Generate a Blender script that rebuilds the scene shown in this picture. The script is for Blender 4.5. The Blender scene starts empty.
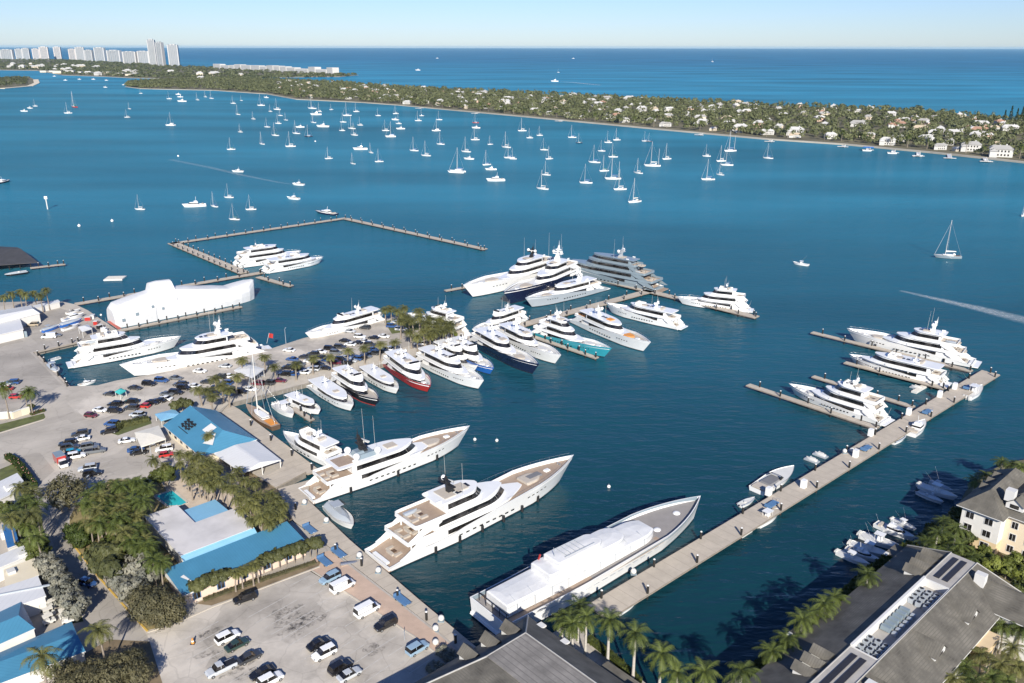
import bpy, math, random
from mathutils import Vector, Matrix
from mathutils.geometry import tessellate_polygon
random.seed(7)
PI = math.pi
SC = bpy.context.scene
COL = SC.collection

# ------------------------------------------------------------------ camera
CAM_H, FOC, HOR = 110.0, 840.0, 294.5          # metres, focal length in pixels, horizon above the centre in pixels
PITCH = math.atan(HOR / FOC)
cd = bpy.data.cameras.new('camera')
cam = bpy.data.objects.new('camera', cd)
COL.objects.link(cam)
cam.location = (0, 0, CAM_H)
cam.rotation_euler = (Matrix.Rotation(PI/2 - PITCH, 4, 'X') @ Matrix.Rotation(math.radians(0.09), 4, 'Z')).to_euler()
cd.sensor_width = 36
cd.lens = FOC / 1024 * 36
cd.clip_start = 1
cd.clip_end = 200000
SC.camera = cam

# ------------------------------------------------------------------ daylight
SUN_EL = math.radians(29)
SHADOW = Vector((-0.125, 0.992, 0)).normalized()      # the way shadows fall on the ground
w = bpy.data.worlds.new('World')
SC.world = w
w.use_nodes = True
nt = w.node_tree
bg = nt.nodes['Background']
sky = nt.nodes.new('ShaderNodeTexSky')
sky.sky_type = 'NISHITA'
sky.sun_disc = False
sky.sun_elevation = SUN_EL
sky.sun_rotation = math.atan2(-SHADOW.x, -SHADOW.y)
sky.altitude = 60
sky.air_density = 1.0
sky.dust_density = 0.1
sky.ozone_density = 2.0
tint = nt.nodes.new('ShaderNodeMix'); tint.data_type = 'RGBA'; tint.blend_type = 'MULTIPLY'; tint.inputs[0].default_value = 1
tint.inputs[7].default_value = (0.61, 0.77, 1.19, 1)          # cooler air than the model's
nt.links.new(sky.outputs[0], tint.inputs[6]); nt.links.new(tint.outputs[2], bg.inputs[0])
bg.inputs[1].default_value = 0.07
sd = bpy.data.lights.new('sun', 'SUN')
sd.energy = 5.0
sd.angle = math.radians(0.5)
sd.color = (1.0, 0.945, 0.84)
sun = bpy.data.objects.new('sun', sd)
COL.objects.link(sun)
ldir = Vector((SHADOW.x*math.cos(SUN_EL), SHADOW.y*math.cos(SUN_EL), -math.sin(SUN_EL)))
sun.rotation_euler = ldir.to_track_quat('-Z', 'Y').to_euler()
sun.location = (0, 0, 300)
SC.view_settings.view_transform = 'Standard'
SC.view_settings.look = 'None'
SC.view_settings.exposure = 0.62
SC.view_settings.gamma = 1
SC.view_settings.use_curve_mapping = False
try:
    SC.cycles.max_bounces = 5
    SC.cycles.transparent_max_bounces = 6
    SC.cycles.volume_bounces = 0
except Exception:
    pass

# ------------------------------------------------------------------ survey: a point of the photo taken to the ground
def at(px, py, z=0.0):
    u = (px - 512) / FOC
    v = (341.5 - py) / FOC
    dy = math.cos(PITCH) + v*math.sin(PITCH)
    dz = -math.sin(PITCH) + v*math.cos(PITCH)
    t = (z - CAM_H) / dz
    return Vector((u*t, dy*t, z))

AX = math.radians(42.2)                      # the marina's two directions
DA = Vector((math.cos(AX), math.sin(AX), 0))
DB = Vector((math.sin(AX), -math.cos(AX), 0))

# ------------------------------------------------------------------ materials
MATS = {}
def mat(name, col, rough=0.6, metal=0.0, var=0.0, scale=1.0, bump=0.0, bscale=None, coat=0.0, spec=None, detail=4, stretch=None, col2=None, contrast=None):
    if name in MATS:
        return MATS[name]
    m = bpy.data.materials.new(name)
    m.use_nodes = True
    t = m.node_tree
    b = t.nodes['Principled BSDF']
    b.inputs['Roughness'].default_value = rough
    b.inputs['Metallic'].default_value = metal
    if coat:
        b.inputs['Coat Weight'].default_value = coat
        b.inputs['Coat Roughness'].default_value = 0.08
    if spec is not None:
        b.inputs['Specular IOR Level'].default_value = spec
    c = (*col, 1)
    b.inputs['Base Color'].default_value = c
    if var or bump:
        tc = t.nodes.new('ShaderNodeTexCoord')
        src = tc.outputs['Object']
        if stretch:
            mp = t.nodes.new('ShaderNodeMapping')
            mp.inputs['Scale'].default_value = stretch
            t.links.new(src, mp.inputs[0]); src = mp.outputs[0]
        if var:
            n = t.nodes.new('ShaderNodeTexNoise')
            n.inputs['Scale'].default_value = scale
            n.inputs['Detail'].default_value = detail
            n.inputs['Roughness'].default_value = 0.62
            t.links.new(src, n.inputs['Vector'])
            r = t.nodes.new('ShaderNodeValToRGB')
            lo, hi = contrast or (0.3, 0.7)
            r.color_ramp.elements[0].position = lo
            r.color_ramp.elements[1].position = hi
            r.color_ramp.elements[0].color = (*(col2 or [x*(1-var) for x in col]), 1)
            r.color_ramp.elements[1].color = (*[min(1, x*(1+var*0.6)) for x in col], 1)
            t.links.new(n.outputs['Fac'], r.inputs[0])
            t.links.new(r.outputs[0], b.inputs['Base Color'])
        if bump:
            n2 = t.nodes.new('ShaderNodeTexNoise')
            n2.inputs['Scale'].default_value = bscale or scale*4
            n2.inputs['Detail'].default_value = 3
            t.links.new(src, n2.inputs['Vector'])
            bp = t.nodes.new('ShaderNodeBump')
            bp.inputs['Strength'].default_value = bump
            bp.inputs['Distance'].default_value = 0.1
            t.links.new(n2.outputs['Fac'], bp.inputs['Height'])
            t.links.new(bp.outputs[0], b.inputs['Normal'])
    MATS[name] = m
    return m

def striped(name, col, dark, period, width=0.12, axis=0, rough=0.7, var=0.12, rot=0.0, bump=0.0, scale=0.6):
    """boards, roof seams or joints across one direction of the object's own space"""
    if name in MATS:
        return MATS[name]
    m = mat(name, col, rough, var=var, scale=scale)
    t = m.node_tree
    b = t.nodes['Principled BSDF']
    src = b.inputs['Base Color'].links[0].from_socket
    tc = t.nodes.new('ShaderNodeTexCoord')
    mp = t.nodes.new('ShaderNodeMapping'); mp.inputs['Rotation'].default_value = (0, 0, rot)
    t.links.new(tc.outputs['Object'], mp.inputs[0])
    sx = t.nodes.new('ShaderNodeSeparateXYZ'); t.links.new(mp.outputs[0], sx.inputs[0])
    d = t.nodes.new('ShaderNodeMath'); d.operation = 'DIVIDE'; d.inputs[1].default_value = period
    t.links.new(sx.outputs[axis], d.inputs[0])
    f = t.nodes.new('ShaderNodeMath'); f.operation = 'FRACT'; t.links.new(d.outputs[0], f.inputs[0])
    g = t.nodes.new('ShaderNodeMath'); g.operation = 'LESS_THAN'; g.inputs[1].default_value = width
    t.links.new(f.outputs[0], g.inputs[0])
    mx = t.nodes.new('ShaderNodeMix'); mx.data_type = 'RGBA'
    t.links.new(g.outputs[0], mx.inputs[0])
    t.links.new(src, mx.inputs[6])
    mx.inputs[7].default_value = (*dark, 1)
    t.links.new(mx.outputs[2], b.inputs['Base Color'])
    return m

M = dict(
    white=mat('white_gelcoat', (0.74, 0.74, 0.73), 0.25, var=0.05, scale=0.3, coat=0.3),
    wrap=mat('white_shrink_wrap', (0.62, 0.62, 0.62), 0.5, var=0.10, scale=0.35, bump=0.7, bscale=0.6),
    offwhite=mat('off_white_paint', (0.58, 0.57, 0.54), 0.4, var=0.06, scale=0.5),
    canvas=mat('cream_canvas', (0.66, 0.62, 0.54), 0.8, var=0.08, scale=0.8),
    glass=mat('dark_glass', (0.045, 0.042, 0.042), 0.06, spec=0.7, var=.85, scale=.45, contrast=(.42, .75)),  # interior glints put into the glass colour as random lighter blotches
    teak=striped('teak_planks', (0.33, 0.25, 0.19), (0.23, 0.17, 0.125), 0.35, 0.1, axis=1, var=0.14, scale=0.8),
    greydeck=striped('grey_deck_planks', (0.27, 0.25, 0.235), (0.2, 0.185, 0.175), 0.5, 0.14, axis=1, var=0.12, scale=0.5),
    brown=mat('varnished_brown', (0.105, 0.065, 0.04), 0.5, var=0.18, scale=0.7),
    boot=mat('dark_boot_stripe', (0.02, 0.022, 0.03), 0.4, var=0.2, scale=0.5),
    bootred=mat('red_antifoul', (0.32, 0.03, 0.02), 0.5, var=0.15, scale=0.5),
    black=mat('black_rubber', (0.015, 0.015, 0.017), 0.55, var=0.2, scale=2),
    steel=mat('brushed_steel', (0.55, 0.56, 0.57), 0.3, metal=0.8, var=0.06, scale=2),
    grey=mat('mid_grey_paint', (0.20, 0.25, 0.285), 0.35, var=0.06, scale=0.4, coat=0.2),
    silver=mat('silver_grey_paint', (0.34, 0.37, 0.40), 0.3, var=0.05, scale=0.3, coat=0.3),
    navy=mat('navy_paint', (0.012, 0.018, 0.05), 0.15, var=0.1, scale=0.3, coat=0.5),
    blackhull=mat('black_hull_paint', (0.014, 0.014, 0.018), 0.18, var=0.1, scale=0.3, coat=0.5),
    red=mat('red_hull_paint', (0.38, 0.03, 0.025), 0.22, var=0.08, scale=0.3, coat=0.4),
    turq=mat('turquoise_hull_paint', (0.03, 0.27, 0.34), 0.25, var=0.06, scale=0.3, coat=0.4),
    royal=mat('royal_blue_paint', (0.02, 0.12, 0.42), 0.25, var=0.06, scale=0.3, coat=0.4),
    cushion=mat('beige_cushion', (0.44, 0.39, 0.33), 0.85, var=0.1, scale=1.5),
    greycush=mat('grey_cushion', (0.16, 0.16, 0.17), 0.85, var=0.1, scale=1.5),
    orange=mat('orange_canvas', (0.62, 0.25, 0.05), 0.75, var=0.08, scale=1),
    concrete=striped('dock_concrete', (0.44, 0.385, 0.315), (0.33, 0.285, 0.235), 3.0, 0.045, axis=0, rough=0.85, var=0.13, scale=0.35),
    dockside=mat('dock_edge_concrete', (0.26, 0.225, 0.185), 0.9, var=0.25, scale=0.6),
    pile=mat('black_pile_sleeve', (0.02, 0.019, 0.018), 0.5, var=0.3, scale=1.5),
    capw=mat('white_pile_cap', (0.62, 0.62, 0.62), 0.4, var=0.05, scale=2),
    bluebox=mat('faded_blue_paint', (0.085, 0.18, 0.33), 0.45, var=0.1, scale=1),
    trunk=mat('grey_brown_bark', (0.24, 0.20, 0.16), 0.9, var=0.3, scale=3, stretch=(1, 1, 0.5)),
    royaltrunk=mat('pale_palm_trunk', (0.42, 0.39, 0.35), 0.85, var=0.2, scale=2, stretch=(1, 1, 3)),
)

# ------------------------------------------------------------------ mesh collecting
class MB:
    def __init__(s):
        s.v = []; s.f = []; s.m = []; s.sm = []
    def add(s, vs, fs, mi=0, smooth=False):
        o = len(s.v)
        s.v.extend([tuple(p) for p in vs])
        for f in fs:
            s.f.append([o+i for i in f]); s.m.append(mi); s.sm.append(smooth)
        return s
    def quad(s, a, b, c, d, mi=0): return s.add([a, b, c, d], [(0, 1, 2, 3)], mi)
    def poly(s, pts, mi=0): return s.add(pts, [tuple(range(len(pts)))], mi)
    def box(s, c, size, rz=0, mi=0, taper=1.0, rx=0.0):
        x, y, z = [k/2 for k in size]
        vs = []
        for dz in (-1, 1):
            k = taper if dz > 0 else 1
            for dx, dy in ((-1, -1), (1, -1), (1, 1), (-1, 1)):
                vs.append(Vector((dx*x*k, dy*y*k, dz*z)))
        R = Matrix.Rotation(rz, 3, 'Z') @ Matrix.Rotation(rx, 3, 'X')
        vs = [R @ p + Vector(c) for p in vs]
        return s.add(vs, [(3, 2, 1, 0), (4, 5, 6, 7), (0, 1, 5, 4), (1, 2, 6, 5), (2, 3, 7, 6), (3, 0, 4, 7)], mi)
    def prism(s, poly, z0, z1, mi=0, side=None, bottom=True):
        n = len(poly)
        area = sum(poly[i][0]*poly[(i+1) % n][1] - poly[(i+1) % n][0]*poly[i][1] for i in range(n))
        if area < 0: poly = list(reversed(poly))
        tri = tessellate_polygon([[Vector((p[0], p[1], 0)) for p in poly]])
        top = []
        for a, b, c in tri:
            A, B, C = poly[a], poly[b], poly[c]
            cr = (B[0]-A[0])*(C[1]-A[1]) - (B[1]-A[1])*(C[0]-A[0])
            top.append((a, b, c) if cr > 0 else (a, c, b))
        s.add([(p[0], p[1], z1) for p in poly], top, mi)
        if bottom: s.add([(p[0], p[1], z0) for p in poly], [tuple(reversed(t)) for t in top], mi)
        sd = mi if side is None else side
        for i in range(n):
            a, b = poly[i], poly[(i+1) % n]
            s.add([(a[0], a[1], z0), (b[0], b[1], z0), (b[0], b[1], z1), (a[0], a[1], z1)], [(0, 1, 2, 3)], sd)
        return s
    def sheet(s, poly, z, mi=0):
        n = len(poly)
        tri = tessellate_polygon([[Vector((p[0], p[1], 0)) for p in poly]])
        top = []
        for a, b, c in tri:
            A, B, C = poly[a], poly[b], poly[c]
            cr = (B[0]-A[0])*(C[1]-A[1]) - (B[1]-A[1])*(C[0]-A[0])
            top.append((a, b, c) if cr > 0 else (a, c, b))
        return s.add([(p[0], p[1], z) for p in poly], top, mi)
    def tube(s, p0, p1, r0, r1=None, n=8, mi=0, caps=True, smooth=True):
        r1 = r0 if r1 is None else r1
        p0, p1 = Vector(p0), Vector(p1)
        d = (p1 - p0)
        if d.length < 1e-6: return s
        d.normalize()
        a = d.cross(Vector((0, 0, 1)) if abs(d.z) < 0.9 else Vector((1, 0, 0))).normalized()
        b = d.cross(a)
        vs = []
        for p, r in ((p0, r0), (p1, r1)):
            for i in range(n):
                t = 2*PI*i/n
                vs.append(p + a*math.cos(t)*r + b*math.sin(t)*r)
        s.add(vs, [(i, n+i, n+(i+1) % n, (i+1) % n) for i in range(n)], mi, smooth)
        if caps:
            s.add(vs[:n], [tuple(range(n))], mi)
            s.add(vs[n:], [tuple(reversed(range(n)))], mi)
        return s
    def loft(s, rings, cap0=False, cap1=True, mi=0, smooth=True, closed=True):
        n = len(rings[0])
        vs = [p for r in rings for p in r]
        fs = []
        for k in range(len(rings)-1):
            for i in range(n if closed else n-1):
                j = (i+1) % n
                fs.append((k*n+i, k*n+j, (k+1)*n+j, (k+1)*n+i))
        s.add(vs, fs, mi, smooth)
        if cap1: s.add(rings[-1], [tuple(range(n))], mi)
        if cap0: s.add(rings[0], [tuple(reversed(range(n)))], mi)
        return s
    def ball(s, c, r, n=10, m=6, mi=0, sz=1.0, z0=-1.0):
        c = Vector(c)
        rings = []
        for k in range(m+1):
            ph = -PI/2 + PI*k/m
            z = max(z0, math.sin(ph)); q = max(0.01, math.cos(ph))
            rings.append([c + Vector((r*q*math.cos(2*PI*i/n), r*q*math.sin(2*PI*i/n), r*z*sz)) for i in range(n)])
        return s.loft(rings, True, True, mi)
    def build(s, name, mats, parent=None, loc=None, rz=0.0):
        me = bpy.data.meshes.new(name)
        me.from_pydata(s.v, [], s.f)
        if not isinstance(mats, (list, tuple)): mats = [mats]
        for q in mats: me.materials.append(q)
        me.polygons.foreach_set('material_index', s.m)
        me.polygons.foreach_set('use_smooth', s.sm)
        me.update()
        o = bpy.data.objects.new(name, me)
        COL.objects.link(o)
        if parent: o.parent = parent
        if loc is not None: o.location = loc
        o.rotation_euler.z = rz
        return o

def tag(o, label=None, cat=None, group=None, kind=None):
    if label: o['label'] = label
    if cat: o['category'] = cat
    if group: o['group'] = group
    if kind: o['kind'] = kind
    return o
def thing(name, label, cat, loc=(0, 0, 0), rz=0.0, group=None, scale=None):
    o = bpy.data.objects.new(name, None)
    COL.objects.link(o)
    o.location = loc
    o.rotation_euler = (0, 0, rz)
    if scale: o.scale = scale if isinstance(scale, (tuple, list)) else (scale,)*3
    o.empty_display_size = 0.5
    return tag(o, label, cat, group)
def put(name, meshes, label, cat, loc, rz=0.0, group=None, scale=None):
    """a thing whose parts (and their sub-parts) share ready-made meshes: [(part name, mesh, [sub-parts])]"""
    r = thing(name, label, cat, loc, rz, group, scale)
    for it in meshes:
        o = bpy.data.objects.new(it[0], it[1]); COL.objects.link(o); o.parent = r
        if len(it) > 2:
            for n2, m2 in it[2]:
                q = bpy.data.objects.new(n2, m2); COL.objects.link(q); q.parent = o
    return r
def mesh(mb, name, mats):
    o = mb.build(name, mats)
    me = o.data
    bpy.data.objects.remove(o)
    return me
ORD = 'first second third fourth fifth sixth seventh eighth ninth tenth eleventh twelfth thirteenth fourteenth fifteenth sixteenth seventeenth eighteenth nineteenth twentieth'.split()
TENS = ['', '', 'twenty', 'thirty', 'forty', 'fifty', 'sixty']
def nth(i):
    if i < 20: return ORD[i]
    t, u = divmod(i+1, 10)
    return TENS[t] + '-' + ORD[u-1] if u else {20: 'twentieth', 30: 'thirtieth', 40: 'fortieth', 50: 'fiftieth', 60: 'sixtieth'}[i+1]
def lerp(a, b, t): return a + (b-a)*t
def smooth(t):
    t = max(0.0, min(1.0, t)); return t*t*(3-2*t)

# ================================================================== THE SETTING
# ------------------------------------------------------------------ water
def water_material():
    m = bpy.data.materials.new('sea_water'); m.use_nodes = True
    t = m.node_tree; b = t.nodes['Principled BSDF']
    N = t.nodes.new; L = t.links.new
    tc = N('ShaderNodeTexCoord')
    sep = N('ShaderNodeSeparateXYZ'); L(tc.outputs['Object'], sep.inputs[0])
    # colour by depth, with reflected sky put into the farther tones: shallow lagoon on this side of the barrier island, deep ocean beyond it
    rot = N('ShaderNodeMapping'); rot.inputs['Rotation'].default_value = (0, 0, math.radians(24)); L(tc.outputs['Object'], rot.inputs[0])
    sr = N('ShaderNodeSeparateXYZ'); L(rot.outputs[0], sr.inputs[0])
    def rng(sock, a, b_, lo=0, hi=1):
        r = N('ShaderNodeMapRange'); L(sock, r.inputs[0])
        r.inputs[1].default_value = a; r.inputs[2].default_value = b_
        r.inputs[3].default_value = lo; r.inputs[4].default_value = hi
        return r.outputs[0]
    def mix(f, a, c):
        x = N('ShaderNodeMix'); x.data_type = 'RGBA'
        if isinstance(f, float): x.inputs[0].default_value = f
        else: L(f, x.inputs[0])
        for k, q in ((6, a), (7, c)):
            if isinstance(q, tuple): x.inputs[k].default_value = (*q, 1)
            else: L(q, x.inputs[k])
        return x.outputs[2]
    basin, lagoon, ocean, bank = WATER_COLS
    c1 = mix(rng(sep.outputs[1], 120, 640), basin, lagoon)
    c2 = mix(rng(sr.outputs[1], 1450, 2300), c1, bank)
    c2 = mix(rng(sr.outputs[1], 2300, 7000), c2, ocean)
    n0 = N('ShaderNodeTexNoise'); n0.inputs['Scale'].default_value = 0.004; n0.inputs['Detail'].default_value = 5
    st = N('ShaderNodeMapping'); st.inputs['Scale'].default_value = (0.45, 1.5, 1); st.inputs['Rotation'].default_value = (0, 0, math.radians(8)); L(tc.outputs['Object'], st.inputs[0]); L(st.outputs[0], n0.inputs['Vector'])
    hsv = N('ShaderNodeHueSaturation'); L(c2, hsv.inputs['Color']); L(rng(n0.outputs['Fac'], 0.3, 0.7, 0.72, 1.30), hsv.inputs['Value'])
    L(hsv.outputs[0], b.inputs['Base Color'])
    b.inputs['IOR'].default_value = 1.33
    b.inputs['Specular IOR Level'].default_value = 0.0
    # patches of breeze roughen the surface
    n1 = N('ShaderNodeTexNoise'); n1.inputs['Scale'].default_value = 0.012; n1.inputs['Detail'].default_value = 4
    L(st.outputs[0], n1.inputs['Vector'])
    b.inputs['Roughness'].default_value = 0.6
    hs = []
    for sc, stn, ro, wgt in ((0.55, (1, 1.9, 1), -20, 0.35), (0.16, (1, 2.6, 1), -32, 1.0), (0.05, (1, 3.5, 1), 14, 1.6)):
        mp = N('ShaderNodeMapping'); mp.inputs['Scale'].default_value = stn; mp.inputs['Rotation'].default_value = (0, 0, math.radians(ro)); L(tc.outputs['Object'], mp.inputs[0])
        n = N('ShaderNodeTexNoise'); n.inputs['Scale'].default_value = sc; n.inputs['Detail'].default_value = 3; L(mp.outputs[0], n.inputs['Vector'])
        q = N('ShaderNodeMath'); q.operation = 'MULTIPLY'; q.inputs[1].default_value = wgt; L(n.outputs['Fac'], q.inputs[0]); hs.append(q.outputs[0])
    a1 = N('ShaderNodeMath'); L(hs[0], a1.inputs[0]); L(hs[1], a1.inputs[1])
    a2 = N('ShaderNodeMath'); L(a1.outputs[0], a2.inputs[0]); L(hs[2], a2.inputs[1])
    bp = N('ShaderNodeBump'); bp.inputs['Strength'].default_value = WATER_BUMP; bp.inputs['Distance'].default_value = 1.0
    L(a2.outputs[0], bp.inputs['Height']); L(bp.outputs[0], b.inputs['Normal'])
    # the mirror part: waves tilted towards the viewer keep a real sea far below a flat mirror's glare at the horizon
    gl = N('ShaderNodeBsdfGlossy'); L(bp.outputs[0], gl.inputs['Normal']); L(rng(n1.outputs['Fac'], 0.3, 0.7, 0.07, 0.20), gl.inputs['Roughness'])
    fr = N('ShaderNodeFresnel'); fr.inputs['IOR'].default_value = 1.33; L(bp.outputs[0], fr.inputs['Normal'])
    mn = N('ShaderNodeMath'); mn.operation = 'MINIMUM'; mn.inputs[1].default_value = WATER_MIRROR; L(fr.outputs[0], mn.inputs[0])
    ms = N('ShaderNodeMixShader'); L(mn.outputs[0], ms.inputs[0]); L(b.outputs[0], ms.inputs[1]); L(gl.outputs[0], ms.inputs[2]); L(ms.outputs[0], t.nodes['Material Output'].inputs['Surface'])
    return m
WATER_COLS = ((0.004, 0.028, 0.037), (0.022, 0.158, 0.235), (0.012, 0.122, 0.240), (0.020, 0.190, 0.310))  # depth colours, with the capped mirror's missing sky reflection put in
WATER_MIRROR = 0.13
WATER_BUMP = 0.42
R = 90000
tag(MB().quad((-R, -2000, 0), (R, -2000, 0), (R, R, 0), (-R, R, 0)).build('water', water_material()), kind='structure')

# ------------------------------------------------------------------ the air over the sea
HAZE_DENSITY = 1.2e-5
hm_ = bpy.data.materials.new('sea_haze'); hm_.use_nodes = True
for n_ in list(hm_.node_tree.nodes):
    if n_.type != 'OUTPUT_MATERIAL': hm_.node_tree.nodes.remove(n_)
pv = hm_.node_tree.nodes.new('ShaderNodeVolumePrincipled')
pv.inputs['Color'].default_value = (0.50, 0.80, 1.0, 1); pv.inputs['Density'].default_value = HAZE_DENSITY; pv.inputs['Anisotropy'].default_value = 0.0
hm_.node_tree.links.new(pv.outputs[0], hm_.node_tree.nodes['Material Output'].inputs['Volume'])
tag(MB().box((0, (R-3000)/2, 72), (2*R+2000, R+5000, 156)).build('haze', hm_), kind='stuff')

# ------------------------------------------------------------------ marina land
GZ = 1.5
def G(pts, z=GZ): return [at(x, y, z) for x, y in pts]
asphalt = mat('worn_pale_asphalt', (0.415, 0.375, 0.325), 0.95, var=0.2, scale=0.09, bump=0.25, bscale=3, detail=8)
asphalt2 = mat('patched_asphalt', (0.35, 0.318, 0.28), 0.95, var=0.24, scale=0.07, bump=0.25, bscale=3, detail=8)
lotmat = mat('stained_lot_surface', (0.425, 0.385, 0.335), 0.95, var=0.30, scale=0.13, bump=0.2, bscale=3, detail=9, contrast=(0.28, 0.6))
soil = mat('bare_soil', (0.20, 0.15, 0.09), 0.98, var=0.35, scale=0.3, bump=0.4)
lawn = mat('short_lawn', (0.10, 0.115, 0.035), 0.95, var=0.4, scale=0.5, bump=0.5, bscale=6)
drygrass = mat('dry_lawn', (0.24, 0.19, 0.085), 0.95, var=0.35, scale=0.4, bump=0.5, bscale=6)
brick = mat('pink_paving', (0.47, 0.345, 0.265), 0.9, var=0.12, scale=0.4, bump=0.2, bscale=5)
palecon = mat('pale_concrete', (0.48, 0.43, 0.36), 0.9, var=0.12, scale=0.3, bump=0.15, bscale=4)
yellow = mat('yellow_kerb_paint', (0.55, 0.36, 0.08), 0.8, var=0.25, scale=0.8)
whiteline = mat('worn_white_line', (0.47, 0.45, 0.42), 0.9, var=0.25, scale=1.2)
redcarpet = mat('red_matting', (0.45, 0.12, 0.09), 0.9, var=0.1, scale=0.6)
seawall = mat('seawall_concrete', (0.20, 0.18, 0.155), 0.95, var=0.3, scale=0.5)

shore = [(-260, 322), (-60, 306), (0, 303), (58, 301.5), (75, 305), (88, 311), (98, 318), (119, 332), (80, 342), (33, 353), (67, 387), (97, 386), (117, 381),
         (145, 376), (172, 371), (225, 354.5), (271, 349), (303, 338.5), (381, 320), (412, 312.5), (440, 315), (458, 324), (464, 334), (456, 345), (229, 404),
         (221, 413), (283, 466), (306, 473), (277, 488), (292, 521), (317, 538), (395, 598), (445, 637), (474, 662), (520, 650), (562, 628), (586, 631), (602, 644), (652, 688), (700, 760),
         (650, 1000), (-500, 1000), (-700, 500)]
tag(MB().prism(G(shore), -3, GZ, 0, 1).build('ground', [asphalt, seawall]), kind='structure')
shore2 = [(700, 760), (742, 690), (770, 658), (800, 634), (832, 612), (858, 584), (886, 560), (912, 548), (932, 522), (958, 506), (966, 490), (985, 472), (1008, 462), (1060, 452),
          (1500, 520), (1500, 1000), (760, 1000)]
tag(MB().prism(G(shore2), -3, GZ, 0, 1).build('ground', [mat('garden_soil', (0.13, 0.115, 0.06), 0.95, var=0.4, scale=0.25, bump=0.4), seawall]), kind='structure')

def crackify(m, cell=0.16):
    """tar lines along old cracks and squarish repair patches"""
    t = m.node_tree; N = t.nodes.new; L = t.links.new; b = t.nodes['Principled BSDF']; src = b.inputs['Base Color'].links[0].from_socket
    tc = N('ShaderNodeTexCoord'); nz = N('ShaderNodeTexNoise'); nz.inputs['Scale'].default_value = .25; nz.inputs['Detail'].default_value = 4; L(tc.outputs['Object'], nz.inputs['Vector'])
    av = N('ShaderNodeMix'); av.data_type = 'RGBA'; av.blend_type = 'LINEAR_LIGHT'; av.inputs[0].default_value = .9; L(tc.outputs['Object'], av.inputs[6]); L(nz.outputs['Color'], av.inputs[7])
    vo = N('ShaderNodeTexVoronoi'); vo.feature = 'DISTANCE_TO_EDGE'; vo.inputs['Scale'].default_value = cell; L(av.outputs[2], vo.inputs['Vector'])
    mr = N('ShaderNodeMapRange'); L(vo.outputs['Distance'], mr.inputs[0]); mr.inputs[1].default_value = .004; mr.inputs[2].default_value = .022; mr.inputs[3].default_value = .86; mr.inputs[4].default_value = 1
    rt = N('ShaderNodeMapping'); rt.inputs['Rotation'].default_value = (0, 0, -AX); L(tc.outputs['Object'], rt.inputs[0])
    v2 = N('ShaderNodeTexVoronoi'); v2.distance = 'CHEBYCHEV'; v2.inputs['Scale'].default_value = .055; L(rt.outputs[0], v2.inputs['Vector'])
    sp = N('ShaderNodeSeparateColor'); L(v2.outputs['Color'], sp.inputs[0])
    m2 = N('ShaderNodeMapRange'); L(sp.outputs[0], m2.inputs[0]); m2.inputs[3].default_value = .86; m2.inputs[4].default_value = 1.08
    mu = N('ShaderNodeMath'); mu.operation = 'MULTIPLY'; L(mr.outputs[0], mu.inputs[0]); L(m2.outputs[0], mu.inputs[1])
    hv = N('ShaderNodeHueSaturation'); L(src, hv.inputs['Color']); L(mu.outputs[0], hv.inputs['Value']); L(hv.outputs[0], b.inputs['Base Color'])
for m_ in (asphalt, asphalt2, lotmat): crackify(m_)
def ground_sheet(name, pts, m, lift, kind='structure', z=GZ):
    return tag(MB().sheet(G(pts, z+lift), z+lift).build(name, m), kind=kind)
ground_sheet('boatyard_apron', [(-150, 345), (20, 318), (60, 309), (100, 321), (118, 331), (79, 341.5), (30, 353), (62, 386), (30, 402), (-120, 420)], asphalt2, 0.004)
ground_sheet('road', [(36, 488), (46, 512), (52, 540), (82, 612), (98, 640), (120, 660), (160, 700), (220, 700), (150, 640), (132, 613), (100, 560), (70, 535), (66, 510), (66, 488)], asphalt2, 0.006)
ground_sheet('parking_lot', [(148, 633), (176, 624), (212, 609), (312, 571), (415, 637), (450, 664), (440, 690), (150, 690)], lotmat, 0.012)
ground_sheet('parking_lot', [(96, 388), (170, 373), (226, 357), (272, 351), (304, 340), (381, 322), (412, 314.5), (432, 318), (380, 352), (232, 398), (200, 398), (150, 404), (100, 420), (70, 412)], lotmat, 0.008)
ground_sheet('promenade', [(322, 553), (311, 560), (308, 570), (415, 635.5), (445, 662), (472, 662), (443, 638), (394, 599.5), (330, 551)], brick, 0.012)
ground_sheet('promenade', [(229, 403.5), (456, 344.3), (463, 333.5), (455, 333), (225, 398.5), (216, 406), (219, 411)], palecon, 0.012)
ground_sheet('terrace', [(160, 497), (172, 483), (206, 470), (222, 482), (250, 480), (258, 505), (252, 540), (190, 520), (150, 512)], mat('cream_terrace', (0.52, 0.43, 0.34), 0.9, var=0.15, scale=0.5), 0.012)
ground_sheet('lawn', [(69, 541), (70, 518), (76, 506), (110, 480), (160, 480), (190, 530), (190, 580), (180, 600), (184, 622), (147, 631), (135, 613)], drygrass, 0.016)
ground_sheet('lawn', [(0, 470), (20, 462), (36, 500), (48, 545), (80, 612), (84, 622), (70, 625), (40, 560), (24, 545), (0, 520)], lawn, 0.016)
ground_sheet('lawn', [(-20, 430), (0, 425), (44, 414), (46, 419), (0, 433), (-20, 440)], lawn, 0.016)
ground_sheet('planting_bed', [(110, 640), (150, 642), (165, 690), (60, 700), (60, 668)], soil, 0.018)
ground_sheet('planting_bed', [(196, 604), (212, 606), (318, 568), (322, 561), (250, 580)], soil, 0.018)
ground_sheet('planting_bed', [(112, 434), (118, 426), (150, 418), (152, 424), (118, 436)], lawn, 0.018)
ground_sheet('planting_bed', [(232, 462), (262, 479), (278, 490), (293, 520), (285, 530), (255, 545), (245, 500)], soil, 0.018)
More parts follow.
